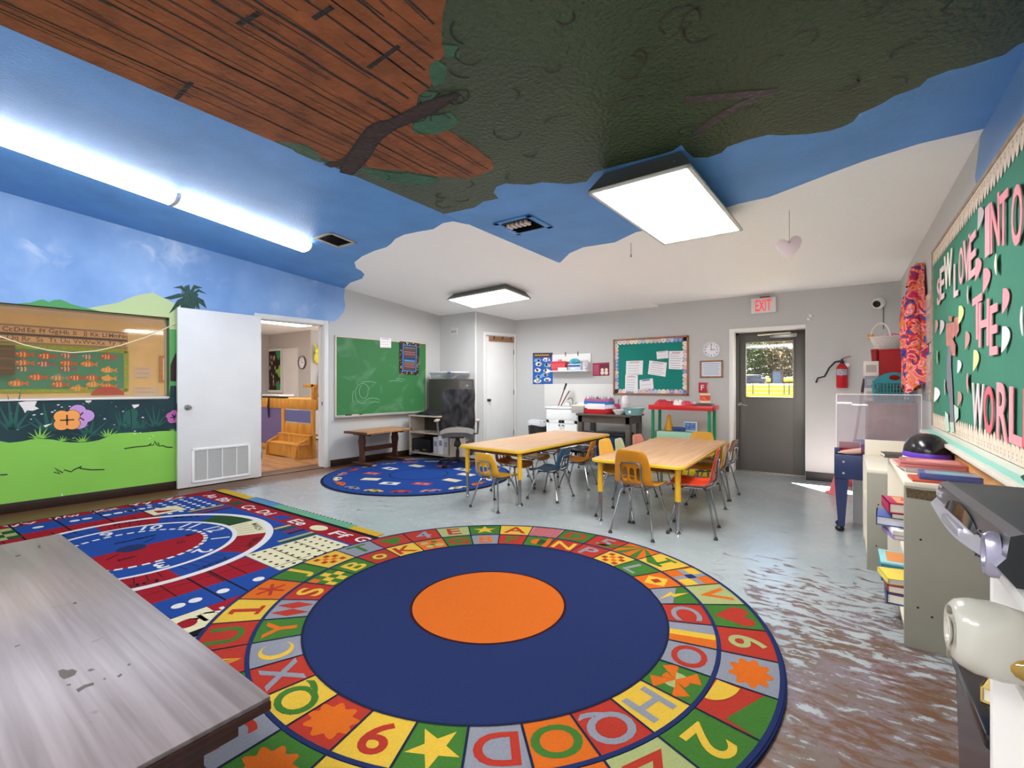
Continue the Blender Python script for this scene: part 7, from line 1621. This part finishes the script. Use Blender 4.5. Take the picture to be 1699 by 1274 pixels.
b.add(V, [(2*i, 2*i+2, 2*i+3, 2*i+1) for i in range(20)]); b.build('display_window', mat('smoky display', '#23272a', .06, spec=.9), t)
b = MB(); b.box(W_*.30, W_*.58, HP*.20, HP*.44, .004, .022, b=.004); b.build('disc_tray', M_SLV, t)
for x, z, nm in ((.035, .74, 0), (.035, .66, 0)):
    b = MB(); b.box(x-.018, x+.018, HP*z-.003, HP*z+.003, .004, .010, b=.001); b.build('button', M_SLV, t)
for k in range(3):
    b = MB(); b.ball((W_*.74+.017*k, HP*.60-.001*k, .008), .005); b.build('button', mat('dark button', '#26252a', .3), t)
for k in range(5):
    b = MB(); b.ball((W_*.70+.014*k, HP*.26, .014), .0055); b.build('button', mat('dark violet button', '#3b3350', .3), t)
b = MB(); b.lathe([(1, 0), (1, .012), (.86, .02), (.6, .02), (.55, .014), (0, .016)], n=28, T=TR(W_*.92, HP*.44, .006) @ Matrix.Diagonal((.018, .034, .8, 1))); b.build('jog_dial', mat('lilac silver dial', '#a9a3b8', .25, .6), t)
b = MB(); b.line([(W_*.05, HP*.9), (W_*.1, HP*.9)], .004, .0055, 0); b.build('maker_mark', mat('pale print on player', '#c9a8a0', .5), t, smooth=False)
for x in (.04, W_-.04): b = MB(); b.lathe([(.016, -.011), (.016, .004)], T=TR(x, 0, -.04) @ RX(-pi/2) , n=12); b.build('foot', M_BLACK, t)
# black dish on the player
t = thing('tray', 'shallow black oval dish lying on the disc player', 'dish', TR(.385, 1.215, 1.043)); b = MB(); b.lathe([(.03, 0), (.07, .006), (.118, .030), (.122, .036), (.11, .034), (.05, .012), (0, .010)], n=40, T=Matrix.Diagonal((1, 1.15, 1, 1))); b.build('dish', mat('glossy black dish', '#0f0e16', .12), t)
# white gadget on the shelf board below the player
t = thing('plastic_gadget', 'glossy white rounded plastic gadget sticking out of the white shelf', 'gadget', TR(.182, .965, .824) @ RZ(radians(6)) @ Matrix.Scale(.80, 4))
M_GAD = mat('glossy ivory plastic', '#b3afa3', .2, coat=.4)
b = MB(); prof = [(-.062, .030, .072), (-.064, .045, .070), (-.055, .056, .070), (-.035, .064, .068), (.0, .066, .066), (.06, .058, .060), (.12, .046, .050), (.17, .032, .040)]
n = 36; V = []
for y_, rz_, zc in prof:
    for j in range(n):
        a = 2*pi*j/n; sx_ = abs(cos(a))**.8*(1 if cos(a) > 0 else -1); sz_ = abs(sin(a))**.8*(1 if sin(a) > 0 else -1); V.append((y_+.010*(zc+rz_*sz_-.07)*1.5, .055*(rz_/.066)*sx_, zc+rz_*sz_))
b.add(V, [(i*n+j, i*n+(j+1) % n, (i+1)*n+(j+1) % n, (i+1)*n+j) for i in range(len(prof)-1) for j in range(n)] + [tuple(reversed(range(n))), tuple(range((len(prof)-1)*n, len(prof)*n))]); b.build('shell', M_GAD, t, angle=50)
Tf = TR(-.0655, 0, .068) @ RY(-pi/2)
b = MB(); b.lathe([(.017, -.006), (.021, -.001), (.024, .004), (.021, .007), (.016, .004), (.014, -.003), (0, -.003)], n=28, T=Tf @ Matrix.Diagonal((1.2, .7, .5, 1))); b.build('oval_socket', M_GAD, t)
b = MB(); b.box(.033, .047, -.006, .006, -.004, .003, b=.002, T=Tf); b.build('slot', mat('dark beige slot', '#6d655a', .5), t)
b = MB(); b.box(-.052, -.036, -.005, .005, -.004, .003, b=.002, T=Tf); b.build('slot', mat('dark beige slot', '#6d655a', .5), t)
b = MB(); b.ball((.030, -.056, .046), .030, .010, .020); b.build('side_window', mat('amber tinted window', '#8d6f2c', .1, spec=.8), t)
# black bin with a book behind the gadget
t = thing('waste_bin', 'glossy black bin standing between the bookshelf and the white shelf', 'bin', TR(.375, 1.285)); b = MB(); b.hexa([(-.155, -.14, 0), (.155, -.14, 0), (.155, .14, 0), (-.155, .14, 0), (-.170, -.15, .64), (.170, -.15, .64), (.170, .15, .64), (-.170, .15, .64)]); b.build('bin', mat('glossy black bin', '#14121a', .2), t, smooth=False)
b = MB(); b.box(-.176, .176, -.153, .153, .62, .648, b=.006); b.build('rim', mat('glossy black bin', '#14121a'), t)
b = MB(); b.tube([(-.172, -.02, .02), (-.21, -.02, .012), (-.22, .02, .012), (-.172, .03, .02)], .012); b.build('pedal', M_CHROME, t)
book('yellow and brown book lying on the black bin behind the gadget', '#c9a85a', TR(.36, 1.29, .649) @ RZ(1.2), .20, .24, .03, pic=('#a8814f', '#cbb894'), pr='loose books at the right edge')
# paper heart hanging from the ceiling
def at_z(u, v, z): return Vector((*fl(u, v, z), z))
top = at_z(1309.5, 349, Z_LOW); 
dd = (top-Vector((0, 0, EYE))); fwd = dd.x*-sin(YAW)+dd.y*cos(YAW)
zc = EYE+(CY-410)*fwd/FPX; hs = 42*fwd/FPX/2
t = thing('hanging_heart', 'pale pink paper heart hanging on a thread from the white ceiling', 'ornament', TR(top.x, top.y, Z_LOW))
b = MB(); b.tube([(0, 0, 0), (0, 0, zc+hs*.45-Z_LOW)], .0016, n=5); b.build('thread', mat('grey thread', '#8b8883', .8), t)
P = [(0, -1.0), (.35, -.62), (.8, -.12), (1.0, .35), (.92, .72), (.62, .88), (.3, .80), (.0, .5), (-.3, .72), (-.62, .74), (-.95, .52), (-1.0, .2), (-.75, -.25), (-.4, -.62)]
b = MB(); b.poly([(x*hs, y*hs*.95) for x, y in P], 0, 0, h=.003, T=TR(0, 0, zc-Z_LOW) @ RZ(YAW-.1) @ RX(pi/2) @ RZ(.12)); b.build('heart', mat('pale pink card', '#cfb9b9', .8), t, smooth=False)
b = MB(); b.disc(hs*.12, .001, 0, 12, T=TR(0, -.002, zc+hs*.4-Z_LOW) @ RZ(YAW) @ RX(pi/2)); b.build('sticker', mat('dusky sticker', '#b79fa0', .8), t)
top = at_z(1047, 403, Z_LOW); t = thing('ceiling_hook', 'small thread with a clip dangling from the white ceiling', 'hook', TR(top.x, top.y, Z_LOW)); b = MB(); b.tube([(0, 0, 0), (.0, 0, -.10)], .0025, n=5); b.build('thread', mat('grey thread', '#8b8883'), t); b = MB(); b.box(-.006, .006, -.004, .004, -.125, -.10, b=.002); b.build('clip', mat('dull clip', '#97938c', .5), t)

# ---------------------------------------------------------------- the room beyond the interior window and the doorway
BX, BY0, BY1, BH = -11.56, -2.2, 6.04, 2.46
M_WALL2 = mat('pale grey wall paint', '#bab8b6', .55); M_CRM = mat('cream wall paint', '#e3cd9c', .6, var=(3, .06))
def plank_floor():
    m = wood('honey plank floor', '#8a5c38', '#c09263', .32, (1.0, 9, 9), 2); nt = m.node_tree; return m
b = MB(); b.box(BX-.1, -6.74, BY0, BY1+.2, -.12, .0)
for k in range(34): y = BY0+.15+k*.24; b.line([(BX, y), (-6.5, y)], .006, .0006, 1)
struct(b.build('floor_beyond', [plank_floor(), mat('plank seam', '#5d3d26', .6)], smooth=False))
b = MB(); b.box(BX-.1, -6.62, BY0, BY1+.2, BH, BH+.1); struct(b.build('ceiling_beyond', mat('white ceiling paint', '#dedcd8'), smooth=False))
b = MB(); b.box(BX-.12, BX, BY0, 4.4, 0, BH, 0); b.box(BX-.12, BX, 4.4, BY1, 0, BH, 1); struct(b.build('wall_beyond_back', [M_CRM, M_WALL2], smooth=False))
b = MB(); b.box(BX, BX+.02, BY0, 4.4, .80, .90); struct(b.build('trim_6', wood('chair rail wood', '#b5783a', '#cc9150', .5)))
xc = -9.78
b = MB(); b.box(BX-.12, xc-.12, BY1, BY1+.12, 0, BH); b.box(xc-.12, xc, BY1, BY1+1.2, 0, BH); b.box(xc, -6.5, BY1+1.1, BY1+1.22, 0, BH); b.box(BX-.12, -6.6, BY0-.12, BY0, 0, BH); struct(b.build('wall_beyond_side', M_WALL2, smooth=False))
b = MB(); b.box(xc-.1, -6.74, BY1, BY1+1.2, -.12, 0); b.box(xc-.1, -6.62, BY1+.2, BY1+1.2, BH, BH+.1); struct(b.build('trim_5', M_WALL2, smooth=False))
FB2 = Frame((0, BY1, 0), (1, 0, 0), (0, 0, 1)); FBK = Frame((BX, 0, 0), (0, 1, 0), (0, 0, 1))
# lamp beyond
for (x, y, lab, sc) in ((-8.35, 4.55, 'box light on the ceiling of the room beyond the doorway', 1), (-9.2, 1.5, 'box light in the room beyond the interior window', 1)):
    t = thing('ceiling_light', lab, 'light', TR(x, y, BH) @ RX(pi), 'lights beyond the doorway')
    b = MB(); b.hexa([(-.25, -.55, 0), (.25, -.55, 0), (.25, .55, 0), (-.25, .55, 0), (-.30, -.60, .09), (.30, -.60, .09), (.30, .60, .09), (-.30, .60, .09)]); b.build('light_housing', M_TROF, t, smooth=False)
    b = MB(); b.box(-.29, .29, -.59, .59, .089, .10); b.build('diffuser', M_LENS, t)
# door, clock and jungle board on the wall facing the doorway
x0, x1 = FB2.px(470, 640)[0], FB2.px(495.5, 640)[0]; z1 = FB2.px(490, 577)[1]
dr = sgroup('door_4', FB2.at(x0, 0, 0)); w_ = x1-x0
b = MB(); b.box(0, .07, 0, z1, 0, .02, b=.003); b.box(w_-.07, w_, 0, z1, 0, .02, b=.003); b.box(.07, w_-.07, z1-.07, z1, 0, .02, b=.003); b.build('door_frame', M_TRIM, dr)
b = MB(); b.box(.07, w_-.07, .01, z1-.07, .001, .008); b.build('door_leaf', M_DOORW, dr)
b = MB(); b.ball((w_-.13, .96, .05), .03); b.tube([(w_-.13, .96, .008), (w_-.13, .96, .05)], .012); b.build('door_handle', M_METAL, dr)
cx2, cz2 = FB2.px(502, 601.5); clock('dark-rimmed wall clock in the room beyond the doorway', FB2.at(cx2, cz2, 0), .155, '#5c5350')
x0, x1 = FB2.px(437, 620)[0], FB2.px(467, 620)[0]; z0, z1 = FB2.px(450, 647)[1], FB2.px(450, 583)[1]
t = thing('bulletin_board', 'dark brown board with green leaf cut-outs in the room beyond the doorway', 'board', FB2.at((x0+x1)/2, (z0+z1)/2, 0)); hx, hz = (x1-x0)/2, (z1-z0)/2
b = MB(); b.box(-hx, hx, -hz, hz, .0, .012); rnd = random.Random(3)
for k in range(26):
    x, z = rnd.uniform(-hx*.7, hx*.7), rnd.uniform(-hz*.8, hz*.8); b.disc(.03, .0126+.00002*k, 1+k % 2, 10, (x, z), ry=.05)
b.build('backing', [mat('dark brown board paper', '#2c1a14', .8), mat('tan paper spot', '#8a6a4e', .8), mat('cream paper spot', '#b5a283', .8)], t, smooth=False)
b = MB()
for r in ((-hx-.04, hx+.06, hz, hz+.06), (-hx-.04, hx+.06, -hz-.06, -hz), (hx, hx+.06, -hz, hz), (-hx-.04, -hx, -hz, hz)): b.box(*r, 0, .03, b=.003)
b.build('frame', M_TRIM, t)
for x, z, c in ((-hx*.75, hz*.85, 0), (hx*.75, hz*.85, 0), (-hx*.85, 0, 1), (hx*.85, -.02, 1), (-hx*.75, -hz*.82, 0), (hx*.75, -hz*.82, 0)):
    b = MB(); k = 16; b.poly([((.11+.04*sin(5*a))*cos(a)+x, (.12+.04*cos(4*a))*sin(a)+z) for a in [2*pi*i/k for i in range(k)]], .016, 0); b.build('leaf_cutout', mat('green leaf card', '#2f8f58', .7) if c == 0 else mat('lime leaf card', '#7fb94e', .7), t, smooth=False)
# wooden play loft
M_HON = wood('honey maple', '#b57a2e', '#d59a48', .4, (6, 6, 1.2)); M_PLUM = mat('plum purple panel', '#6a6296', .6); M_BLUEP = mat('slate blue panel', '#5f66a0', .6)
LY = 4.62; FLo = FY(LY); lx0, lx1, lx2 = -9.6, FLo.px(469.5, 700)[0], FLo.px(524.5, 700)[0]
zl0 = FLo.px(480, 661.5)[1]; zl1 = FLo.px(480, 678)[1]
t = thing('play_loft', 'honey wood play loft with plum panels seen through the doorway', 'play loft', TR((lx1+lx2)/2, LY)); o_ = (lx1+lx2)/2; a0, a1 = lx1-o_, lx2-o_
b = MB(); b.box(a0-.9, a1-.01, .0, .9, zl1, zl0, b=.006); b.build('deck', M_HON, t)
b = MB(); b.box(a0-.9, a0-.02, .01, .03, .12, zl1); b.build('side_panel', M_PLUM, t)
b = MB(); b.box(a0-.04, a0+.005, -.01, .03, .0, zl1); b.build('corner_post', M_PLUM, t)
b = MB(); b.box(a0-.9, a0-.04, .0, .03, .05, .12, b=.003); b.build('base_rail', M_HON, t)
st_w = (a1-a0)
for s, x in (('left', a0+.01), ('right', a1-.10)):
    b = MB(); b.box(x, x+.09, -.04, .0, .0, zl1, b=.004); b.hexa([(x, -.34, 0), (x+.028, -.34, 0), (x+.028, -.04, 0), (x, -.04, 0), (x, -.30, .24), (x+.028, -.30, .24), (x+.028, -.04, .36), (x, -.04, .36)]); b.build('stair_side', M_HON, t)
for k, (y, z) in enumerate(((-.30, .24), (-.12, .38))):
    b = MB(); b.box(a0+.04, a1-.04, y, y+.2, z-.022, z, b=.003); b.build('stair_tread', M_HON, t)
    b = MB(); b.box(a0+.04, a1-.04, y+.01, y+.03, .02 if k == 0 else .24, z-.022); b.build('stair_riser', M_HON, t)
b = MB(); b.box(a0+.10, a1-.10, -.02, .0, .38, .56, b=.002); b.build('name_board', M_HON, t)
b = MB(); b.box(a0+.10, a1-.10, -.015, .005, .58, zl1-.02); b.build('gate_panel', M_BLUEP, t)
b = MB(); zr = FLo.px(510, 637)[1]; b.box(a1-.17, a1-.09, .01, .09, zl0, zr, b=.004); b.box(a1-.42, a1-.03, .01, .09, zr-.06, zr, b=.012); b.build('hand_rail', M_HON, t)
b = MB(); b.box(-.45, .30, -.16, .16, 0, .05, b=.012); t = thing('changing_pad', 'white sloped pad lying on the play loft', 'pad', TR(FY(LY+.55).px(462, 655)[0]+.02, LY+.55, zl0+.001)); b.build('pad', mat('white vinyl pad', '#e6e4e4', .4), t); b = MB(); b.box(-.46, .31, -.165, .165, -.0, .012); b.build('pad_base', mat('grey pad base', '#6b6a70', .5), t)
b = MB(); x = FLo.px(447, 680)[0]; b.tube([(x, -.012+LY, zl0+.02), (x-.01, LY-.02, zl1), (x-.015, LY-.02, .85), (x+.01, LY-.015, .62)], [.012, .016, .018, .014]); tag(b.build('strap', M_BLACK), 'black strap hanging over the edge of the play loft', 'strap')
b = MB(); x0 = FLo.px(433, 660)[0]; x1 = FLo.px(470, 660)[0]; b.box(x0-.4, x1, .02, .10, 0, .035, b=.004); tag(b.build('tablet', M_BLACK, M=TR(0, LY, zl0+.001)), 'flat black bar lying along the front edge of the play loft', 'bar')
# coats and a yellow toy at the right of the doorway
t = thing('toy', 'yellow soft toy hanging on the wall right of the doorway view', 'toy', TR(xc+.09, 0, 0)); px_, pz_ = Frame((xc, 0, 0), (0, 1, 0), (0, 0, 1)).px(528, 588, .08)
b = MB(); b.ball((0, px_, pz_+.08), .06, .09, .08); b.ball((0, px_, pz_-.08), .07, .11, .14); b.tube([(0, px_-.06, pz_+.14), (0, px_-.1, pz_+.22)], .02); b.build('body', mat('yellow plush', '#d9d04a', .9), t)
t = thing('coat', 'dark coat hanging on the wall right of the doorway view', 'coat', TR(xc+.09, 0, 0)); px_, pz_ = Frame((xc, 0, 0), (0, 1, 0), (0, 0, 1)).px(529, 630, .08)
b = MB(); b.sheet(lambda s, q: (.06*sin(pi*s)+.02*sin(11*s), px_+.10+(.05+.09*q)*(2*s-1), pz_+.22-.62*q), 16, 12, th=-.02); b.build('cloth', mat('dark coat cloth', '#23222a', .85), t); b = MB(); b.ball((.09, px_+.10, pz_-.30), .05, .06, .06); b.build('white_patch', mat('white cloth patch', '#e5e5e5', .8), t)
# fish board, alphabet strips and notices on the cream wall behind the interior window
x0, x1 = FBK.px(-60, 620)[0], FBK.px(211, 620)[0]; z0, z1 = FBK.px(100, 650)[1], FBK.px(100, 577)[1]
t = thing('bulletin_board', 'sea green board with paper fish behind the interior window', 'board', FBK.at((x0+x1)/2, (z0+z1)/2, 0)); hx, hz = (x1-x0)/2, (z1-z0)/2
b = MB(); b.box(-hx, hx, -hz, hz, 0, .012); b.build('backing', mat('sea green board paper', '#128f80', .7, var=(5, .12)), t)
b = MB()
for r in ((-hx, hx, hz-.05, hz+.03), (-hx, hx, -hz-.02, -hz+.05), (hx-.06, hx+.02, -hz, hz)): b.box(*r, .004, .02, b=.004)
b.build('grass_border', mat('lime grass border', '#8fb02a', .8, var=(40, .3)), t)
FCOL = ['#c8541f', '#c23428', '#7a5a7e', '#4f7f92', '#c2302a', '#cf6a4a', '#8a5a88', '#d9a02c', '#a08a76', '#e0b02c', '#b8423a', '#d9772c']
FWD = ['orange', 'red', 'mauve', 'blue', 'crimson', 'salmon', 'purple', 'golden', 'tan', 'yellow', 'brick red', 'light orange']
spots = [(37, 588, 0), (75, 591, 1), (110, 590, 2), (145, 592, 3), (177, 592, 4), (37, 602, 5), (72, 604, 6), (110, 603, 0), (145, 604, 11), (178, 614, 7), (38, 612, 3), (110, 612, 2), (60, 626, 0), (95, 627, 8), (125, 627, 10), (152, 627, 0), (177, 628, 9), (27, 636, 11), (97, 638, 0), (154, 638, 7), (178, 641, 11), (128, 645, 7)]
used = {}
for u, v, c in spots:
    x, z = FBK.px(u, v, .02); b = MB(); L_ = .098
    P = [(L_*cos(a), L_*.52*sin(a)) for a in [2*pi*i/18 for i in range(18)]]; b.poly(P, 0, 0, h=.003); b.poly([(L_*.8, 0), (L_*1.6, -L_*.5), (L_*1.45, 0), (L_*1.6, L_*.5)], .0, 0, h=.003); b.poly([(-.02, L_*.4), (.05, L_*.4), (.03, L_*.85), (-.01, L_*.7)], 0, 0, h=.003)
    b.disc(.014, .0006, 1, 8, (-L_*.6, .015)); b.line([(-L_*.2, -L_*.42), (-L_*.12, 0), (-L_*.2, L_*.42)], .02, .0006, 1); b.line([(L_*.25, -L_*.42), (L_*.33, 0), (L_*.25, L_*.42)], .02, .0006, 1)
    row = ('top', 'second', 'third', 'fourth', 'bottom')[0 if v < 596 else 1 if v < 609 else 2 if v < 620 else 3 if v < 633 else 4]; col = 'far left' if u < 50 else 'left' if u < 85 else 'middle' if u < 118 else 'right-centre' if u < 158 else 'right'
    lab = '%s paper fish in the %s row, %s, on the sea green board' % (FWD[c], row, col)
    if u == 128: lab = 'golden paper fish lowest of all at the foot of the sea green board'
    tag(b.build('paper_fish', [mat('fish paper '+FCOL[c], FCOL[c], .7), mat('fish marking', '#f0c98a', .7)], M=FBK.at(x, z, .02), smooth=False), lab, 'paper fish', 'paper fish on the sea green board')
x, z = FBK.px(179, 651, .02); b = MB(); b.poly([(.25*cos(a), .03+.16*sin(a)) for a in [pi*i/14 for i in range(15)]], 0, 0, h=.004); tag(b.build('paper_crab', mat('crimson crab paper', '#b02534', .7), M=FBK.at(x, z-.08, .03), smooth=False), 'big crimson paper crab at the foot of the sea green board', 'paper crab')
for k, (va, vb, ua, ub, row) in enumerate(((546, 556, -40, 212, ('A', 'Bb', 'Cc', 'Dd', 'Ee', 'Ff', 'Gg', 'Hh', 'Ii', 'Jj', 'Kk', 'Ll', 'Mm', 'Nn')), (560, 570, -40, 212, ('Oo', 'Pp', 'Qq', 'Rr', 'Ss', 'Tt', 'Uu', 'Vv', 'Ww', 'Xx', 'Yy', 'Zz')))):
    a, c = FBK.px(ua, va, .01), FBK.px(ub, vb, .01); z1, z0 = FBK.px(100, va, .01)[1], FBK.px(100, vb, .01)[1]; w = (c[0]-a[0])/2
    b = MB(); b.box(-w, w, (z0-z1)/2, (z1-z0)/2, -.004, 0, 0); b.box(-w, w, (z0-z1)/2-.06, (z0-z1)/2, -.004, .001, 2); b.box(-w, w, (z1-z0)/2, (z1-z0)/2+.03, -.004, .001, 2)
    for i, st in enumerate(row): b.text(st, (-w+2*w*(i+.5)/len(row), 0), (z1-z0)*.7, .0008, 1)
    tag(b.build('alphabet_strip', [mat('peach letter strip', '#d9b590', .7), mat('brown strip letters', '#6d4a3c', .7), mat('taupe strip edge', '#94806c', .7)], M=FBK.at((a[0]+c[0])/2, (z0+z1)/2, .006), smooth=False), ('upper' if k == 0 else 'lower')+' alphabet strip on the cream wall behind the interior window', 'alphabet strip')
for (ua, va, ub, vb), lab in (((223, 609, 251, 628), 'white notice on the cream wall right of the fish board'), ((221, 642, 262, 658), 'second white notice low on the cream wall behind the window')):
    sheet_of(FBK, [(ua, va), (ub, va), (ub, vb), (ua, vb)], .012, 3, None, mat('notice print', '#5a4a44', .8), 'paper_notice', lab, 'paper', bg=mat('greyish notice paper', '#cfc8c6', .8))
a, c = FBK.px(264, 590), FBK.px(276, 634); b = MB(); b.box(a[0], c[0]+.2, c[1], a[1], 0, .05, 0, b=.005); b.box(a[0]+.05, c[0]+.15, c[1]+.05, a[1]-.05, .045, .053, 1); tag(b.build('wall_frame', [wood('chair rail wood', '#b5783a', '#cc9150'), M_PAPER], M=FBK.M), 'wood framed white panel at the right end of the interior window view', 'frame')
b = MB(); x, z = FBK.px(10, 596, .08); a, c = FBK.px(-30, 571, .1), FBK.px(23, 622, .1); b.box(a[0], c[0], c[1], a[1], .03, .20, b=.004)
for k in range(4): b.box(a[0]+.02, c[0]-.02, c[1]+.1+.16*k, c[1]+.12+.16*k, .20, .21, 1)
tag(b.build('cubby', [wood('dark cubby wood', '#3a2117', '#54301f', .5), mat('cubby edge', '#6d4630', .5)], M=FBK.M), 'dark wood cubby at the left edge of the interior window view', 'cubby')
# cord across the window
pts = [LW.px(u, v, .012) for u, v in ((-60, 540), (0, 558), (40, 572), (80, 581), (120, 585), (160, 582), (200, 573), (240, 560), (268, 548), (292, 536))]
b = MB(); b.tube([(x, z, .012) for x, z in pts], .006, n=6); tag(b.build('cord', mat('cream cord', '#e2d6b2', .7), M=LW.M), 'thin cream cord sagging across the interior window', 'cord')

# ---------------------------------------------------------------- outside the exit door
M_GRASS = mat('sunlit dry grass', '#332c06', .95, spec=0, var=(.5, .25), bump=(8, .5))
SLO = .0215
def gz(y): return -.15+SLO*max(0, y-9)
b = MB(); b.add([(-90, 7.6, -.15), (60, 7.6, -.15), (60, 9, -.15), (-90, 9, -.15), (60, 140, gz(140)), (-90, 140, gz(140))], [(0, 1, 2, 3), (3, 2, 4, 5)]); struct(b.build('ground_outside', M_GRASS, smooth=False))
b = MB(); b.add([(-90, 66, gz(66)+.02), (60, 66, gz(66)+.02), (60, 76, gz(76)+.02), (-90, 76, gz(76)+.02)], [(0, 1, 2, 3)]); struct(b.build('road_outside', mat('grey road', '#323131', .9), smooth=False))
b = MB(); b.box(-3, 2, 7.60, 9.0, -.15, -.10, b=.01); struct(b.build('path_outside', mat('pale concrete path', '#504c46', .9, var=(3, .08)), smooth=False))
def tree(x, y, h, r, c1, seed, label, dens=260):
    rnd = random.Random(seed); t = thing('tree', label, 'tree', TR(x, y, gz(y)), 'trees beyond the exit door')
    b = MB(); b.tube([(0, 0, 0), (.1, .05, h*.25), (-.05, .0, h*.5)], [.24, .19, .13], n=10)
    for k in range(9):
        a = rnd.uniform(0, 6.3); z = h*rnd.uniform(.15, .5); b.tube([(0, 0, z), (r*.4*cos(a), r*.4*sin(a), z+h*.14), (r*.85*cos(a+.2), r*.85*sin(a+.2), z+h*.30)], [.09, .06, .03], n=6)
    b.build('trunk', mat('grey bark', '#3c3630', .9, bump=(20, .6)), t)
    b = MB()
    for k in range(dens):
        a = rnd.uniform(0, 6.3); rr = r*sqrt(rnd.random()); z = h*.10+(h*.9)*rnd.random(); q = 1-abs((z/h-.5)/.58)**2.4
        if q <= 0: continue
        p = Vector((rr*cos(a)*q, rr*sin(a)*q, z)); s = rnd.uniform(.14, .32)
        for j in range(5):
            d = Vector((rnd.gauss(0, 1), rnd.gauss(0, 1), rnd.gauss(0, .8))).normalized(); e = d.cross(Vector((rnd.gauss(0, 1), rnd.gauss(0, 1), rnd.gauss(0, 1)))).normalized(); o = p+d*s*1.8*rnd.random()
            b.add([o-e*s*.4, o+d*s, o+e*s*.4, o-d*s*.5], [(0, 1, 2, 3)])
    b.build('crown', mat('leaf '+c1, c1, .9, spec=.05, var=(.8, .3)), t, smooth=False); return t
tree(-14.0, 84, 9, 5.0, '#33401a', 1, 'green tree at the left of the exit door glass', 1500)
tree(-9.6, 88, 8, 4.6, '#4a4522', 2, 'olive tree in the middle of the exit door glass', 1500)
tree(-5.5, 84, 9.5, 4.8, '#4d4024', 3, 'brownish tree at the right of the exit door glass', 1400)
tree(-13, 100, 15, 9, '#3d4a33', 4, 'tall pale tree behind the green one beyond the exit door', 1600)
VX, VY = -9.6, 69.5
t = thing('van', 'blue van parked on the road beyond the exit door', 'car', TR(VX, VY, gz(VY)+.02) @ Matrix.Scale(.75, 4)); b = MB(); b.box(-1.7, 1.7, -.9, .9, .35, 1.1, b=.12, seg=3); b.box(-1.4, 1.0, -.82, .82, 1.0, 1.75, b=.2, seg=3); b.build('body', mat('blue van paint', '#152439', .3), t)
b = MB(); b.box(-1.2, -.3, -.835, -.815, 1.15, 1.6); b.box(-.2, .8, -.835, -.815, 1.15, 1.6); b.build('window', mat('dark car glass', '#151a21', .1), t)
for x in (-1.05, 1.05):
    for y in (-.85, .85): b = MB(); b.lathe([(.32, -.1), (.34, 0), (.32, .1)], T=TR(x, y, .34) @ RX(pi/2), n=20); b.build('wheel', M_BLACK, t)
t = thing('shed', 'small pale blue shed with a brown post beyond the exit door', 'shed', TR(-7.6, 78, gz(78)) @ Matrix.Scale(.9, 4)); b = MB(); b.box(-.8, .3, -1, 1, 0, 1.9); b.build('wall', mat('pale blue boards', '#435365', .7), t); b = MB(); b.box(-.95, 2.3, -1.2, 1.2, 1.9, 2.02); b.build('roof', mat('brown shed roof', '#32241c', .8), t)
for x in (.6, 2.1): b = MB(); b.box(x-.1, x+.1, -1.1, -1.0, 0, 1.9); b.build('post', mat('red brown post', '#4e2c21', .8), t)
t = thing('fence', 'low wire fence on the lawn beyond the exit door', 'fence', TR(-4.4, 38.5, gz(38.5)))
for x in (-4.2, -2.4, -1.05, .0, .95, 1.25, 2.9, 4.3): b = MB(); b.tube([(x, 0, 0), (x, 0, .80)], .035, n=6); b.build('fence_post', mat('grey fence post', '#282623', .6), t)
b = MB()
for z in (.12, .42, .76): b.tube([(-4.3, 0, z), (4.4, 0, z)], .012, n=5)
b.build('wire', mat('grey fence post', '#282623'), t)
